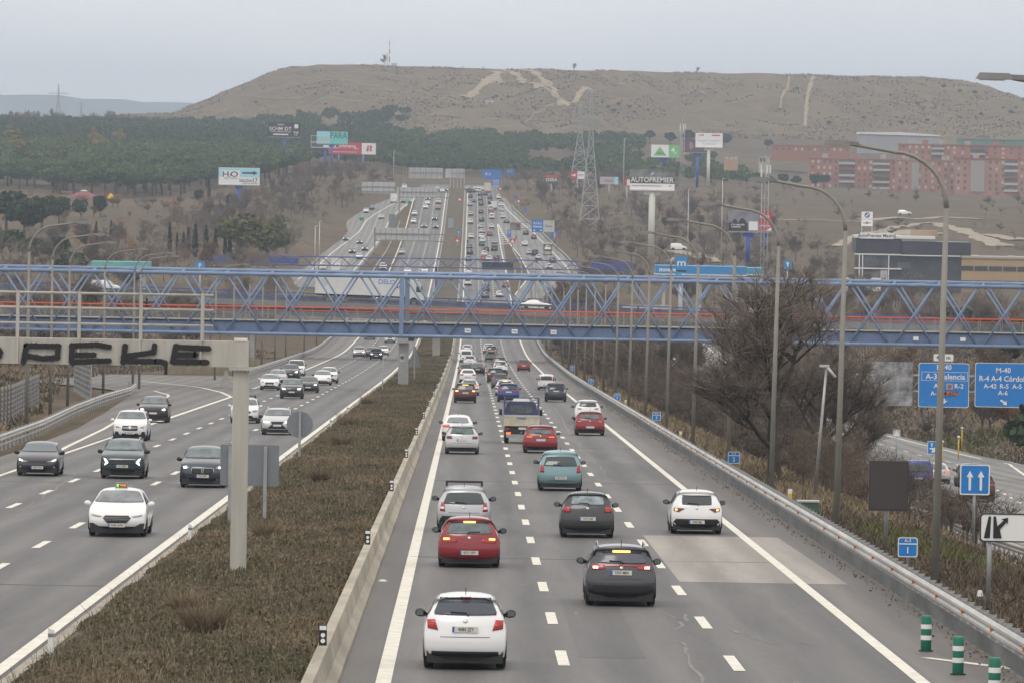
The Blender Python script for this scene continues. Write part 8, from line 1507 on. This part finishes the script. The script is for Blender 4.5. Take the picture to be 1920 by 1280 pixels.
for px, py in [(560, 215), (610, 198), (700, 205), (850, 200), (930, 183), (940, 190), (925, 188), (952, 186), (1000, 205), (1130, 195), (1140, 205), (1160, 200), (1180, 205), (1200, 203), (1215, 210), (1150, 212), (1535, 215), (1495, 170), (1620, 225), (1555, 235), (1670, 237), (1690, 236), (1715, 236), (1738, 230), (1770, 167), (1800, 175), (1828, 178), (1880, 205), (1895, 215), (1905, 205), (1910, 235), (1840, 220), (1720, 200), (1670, 182), (1160, 215), (1190, 214), (870, 205), (760, 215), (640, 178), (480, 195)]:
    p = gnd(px, py)
    if p.y > 1000: tree_of(ROUND[int(rng.integers(2))], "hill_shrub", "small dark shrub dotted on the bare hill slope", p.x, p.y, rng.uniform(1.6, 3.6), GS, 1.3, z=p.z, base_h=7.5, cat="shrub")
# ------------------------------------------------------------------ ground cover
M_SHR = [leaf_mat("median_leaf_dark", (.08, .08, .045), (.15, .142, .085), .8), leaf_mat("median_leaf_brown", (.115, .096, .068), (.19, .158, .112), .8), leaf_mat("median_straw", (.17, .13, .085), (.26, .205, .135), .8)]
def cover(name, label, X, Y, Z, h, w, mats, mi, spread=.5):
    """upright slivers: three corners each, leaning at random"""
    n = len(X); a = rng.uniform(0, 6.283, n); dx, dy = np.cos(a) * w / 2, np.sin(a) * w / 2; le = rng.normal(size=(n, 2)) * (h * spread)[:, None]; B = np.stack([X, Y, Z], 1)
    V = np.stack([B + np.stack([dx, dy, 0 * dx], 1), B - np.stack([dx, dy, 0 * dx], 1), B + np.stack([le[:, 0] + dx * .5, le[:, 1], h], 1), B + np.stack([le[:, 0] - dx * .5, le[:, 1], h], 1)], 1)[:, [0, 1, 3, 2]].reshape(-1, 3)
    o = link(name, np_mesh(name, V, np.arange(4 * n).reshape(n, 4), mats, mi)); return tag(o, label, "ground cover", None, "stuff")
n = 400000; yy = 100 + (1150 - 100) * rng.random(n) ** 2.3; xx = rng.uniform(-8.5, -2.84, n); pz = vnoise(xx / .8, yy / 1.7, 51); big = vnoise(xx / 3.2, yy / 8, 52); edge = np.clip(np.minimum((xx + 8.5) / .5, (-2.8 - xx) / .4), .2, 1)
tall = (.04 + .17 * pz ** 1.4 + .20 * np.clip(big - .5, 0, .4)) * edge; keep = rng.random(n) < np.clip((pz * .5 + big * .9 - .28) * 2.6, .10, 1); xx, yy, pz, big, edge, tall = (q[keep] for q in (xx, yy, pz, big, edge, tall)); n = len(xx); zz = med_z(xx, yy) + tall * rng.random(n) ** .7
mi = np.where(big + rng.normal(size=n) * .16 > .68, 2, np.where(pz + rng.normal(size=n) * .2 > .55, 0, 1)); mi = np.where(rng.random(n) < .10, 2, mi)
V, F = quads(np.stack([xx, yy, zz], 1), .062 * (1 + yy / 420)); V = V.reshape(-1, 4, 3); mid = V.mean(1, keepdims=True); V = (mid + (V - mid) * np.array([.62, .62, 1.25])).reshape(-1, 3)
tag(link("median_shrubs", np_mesh("median_shrubs", V, F, M_SHR, mi)), "low grey brown dry scrub covering the planted median", "ground cover", None, "stuff")
n = 14000; yy = 100 + 500 * rng.random(n) ** 2; xx = rng.uniform(-8.45, -2.9, n); cover("median_dry_stems", "thin dry stems standing out of the median scrub", xx, yy, med_z(xx, yy) + .02, rng.uniform(.1, .36, n), .011 + .006 * rng.random(n) + yy * 2e-5, M_SHR, rng.integers(0, 3, n), .35)
def tuft(px, py, r, label, m=M_SHR[2]):
    p = gnd(px, py, med_z); n = 500; a = rng.uniform(0, 6.28, n); q = r * np.sqrt(rng.random(n)) * .6; b0 = np.stack([q * np.cos(a), q * np.sin(a), 0 * q], 1); d = np.stack([np.cos(a) * .6, np.sin(a) * .6, np.ones(n)], 1) + rng.normal(size=(n, 3)) * .25; L = r * rng.uniform(.5, 1.1, n); s_ = np.cross(d, rng.normal(size=(n, 3))); s_ /= np.linalg.norm(s_, axis=1, keepdims=True)
    V = np.stack([b0 - s_ * .014, b0 + s_ * .014, b0 + d * L[:, None]], 1).reshape(-1, 3); o = link("dry_shrub", np_mesh("dry_shrub", V, np.arange(3 * n).reshape(n, 3), [m]), None, (p.x, p.y, p.z + .1)); tag(o, label, "shrub")
for px, py, r, lb in [(385, 1190, .62, "tan dry shrub in the median nearest the camera"), (345, 1150, .4, "small dry shrub left of the nearest tan one in the median"), (500, 1012, .5, "straw coloured dry shrub right of the gantry column foot"), (640, 838, .6, "dry reddish shrub in the middle of the median beyond the sign backs"), (655, 800, .8, "wide rust brown shrub in the median before the pier"), (690, 760, .7, "brown shrub in the median close before the footbridge pier"), (600, 905, .5, "dry shrub in the median beside the rectangular sign back")]: tuft(px, py, r, lb)
M_GR = [leaf_mat("verge_dry_grass", (.15, .115, .07), (.25, .20, .13), .6), leaf_mat("verge_brown_weed", (.075, .06, .042), (.125, .10, .075), .6), leaf_mat("verge_green_grass", (.07, .075, .035), (.13, .13, .06), .6)]
n = 110000; yy = 110 + (1100 - 110) * rng.random(n) ** 1.7; xx = 12.7 + (np.minimum(np.interp(yy, [60, 300, 375, 540, 770, 1000, 1400], [20, 23.4, 24.6, 31, 29.5, 33, 33]) - .3, 24) - 12.7) * rng.random(n); g_ = vnoise(xx / 3, yy / 8, 61); mi = np.where((yy > 240) & (g_ > .38), 0, 1); mi = np.where((yy > 195) & (yy < 235) & (xx > 13.5) & (xx < 17) & (g_ > .5), 2, mi)
hh = rng.uniform(.08, .34, n) * (.5 + g_); cover("verge_grass", "dry brown and tan grass on the bank behind the outbound guardrail", xx, yy, ground_z(xx, yy) - .13, hh, (.014 + .014 * rng.random(n)) * (1 + yy / 160), M_GR, mi)
n = 40000; yy = 400 + 700 * rng.random(n); xx = np.interp(yy, [60, 300, 375, 540, 770, 1000, 1400], [40, 36, 37, 47, 41.5, 43, 43]) + .6 + 45 * rng.random(n) ** 1.3; g_ = vnoise(xx / 5, yy / 16, 62); mi = np.where((yy < 640) & (g_ > .35), 2, np.where(g_ > .55, 0, 1)); hh = rng.uniform(.1, .6, n) * (.5 + g_)
cover("slope_grass", "green and brown rough grass on the slope beyond the lower side road", xx, yy, ground_z(xx, yy) - .13, hh, .12 + .1 * rng.random(n), M_GR, mi)
n = 26000; yy = 300 + 700 * rng.random(n); xl_ = XLedge(yy); xx = xl_ - .5 - 30 * rng.random(n); g_ = vnoise(xx / 5, yy / 16, 63); hh = rng.uniform(.1, .5, n); cover("left_verge_grass", "brown rough grass behind the left guardrail", xx, yy, ground_z(xx, yy) - .13, hh, .12 + .1 * rng.random(n), M_GR, np.where(g_ > .6, 0, 1))
# loose stones on the earth bank by the side road
M_STONE = mat("bank_stones", (.27, .215, .155), .95, var=.25, vscale=1.5); n = 2600; yy = rng.uniform(205, 300, n); xx = np.interp(yy, [60, 300, 375], [20, 23.4, 24.6]) - 3.2 * rng.random(n) + .2; zz = ground_z(xx, yy) - .08
tv = np.array([[0, 0, 1], [1, 0, -.3], [-.5, .87, -.3], [-.5, -.87, -.3]]); sz = rng.uniform(.05, .17, n); V = (np.stack([xx, yy, zz], 1)[:, None, :] + tv[None] * sz[:, None, None] * rng.uniform(.6, 1.3, (n, 4, 3))).reshape(-1, 3); F = (np.array([[0, 1, 2], [0, 2, 3], [0, 3, 1]])[None] + 4 * np.arange(n)[:, None, None]).reshape(-1, 3)
tag(link("bank_stones", np_mesh("bank_stones", V, F, [M_STONE])), "loose pale stones and earth on the bank beside the lower side road", "stones", None, "stuff")
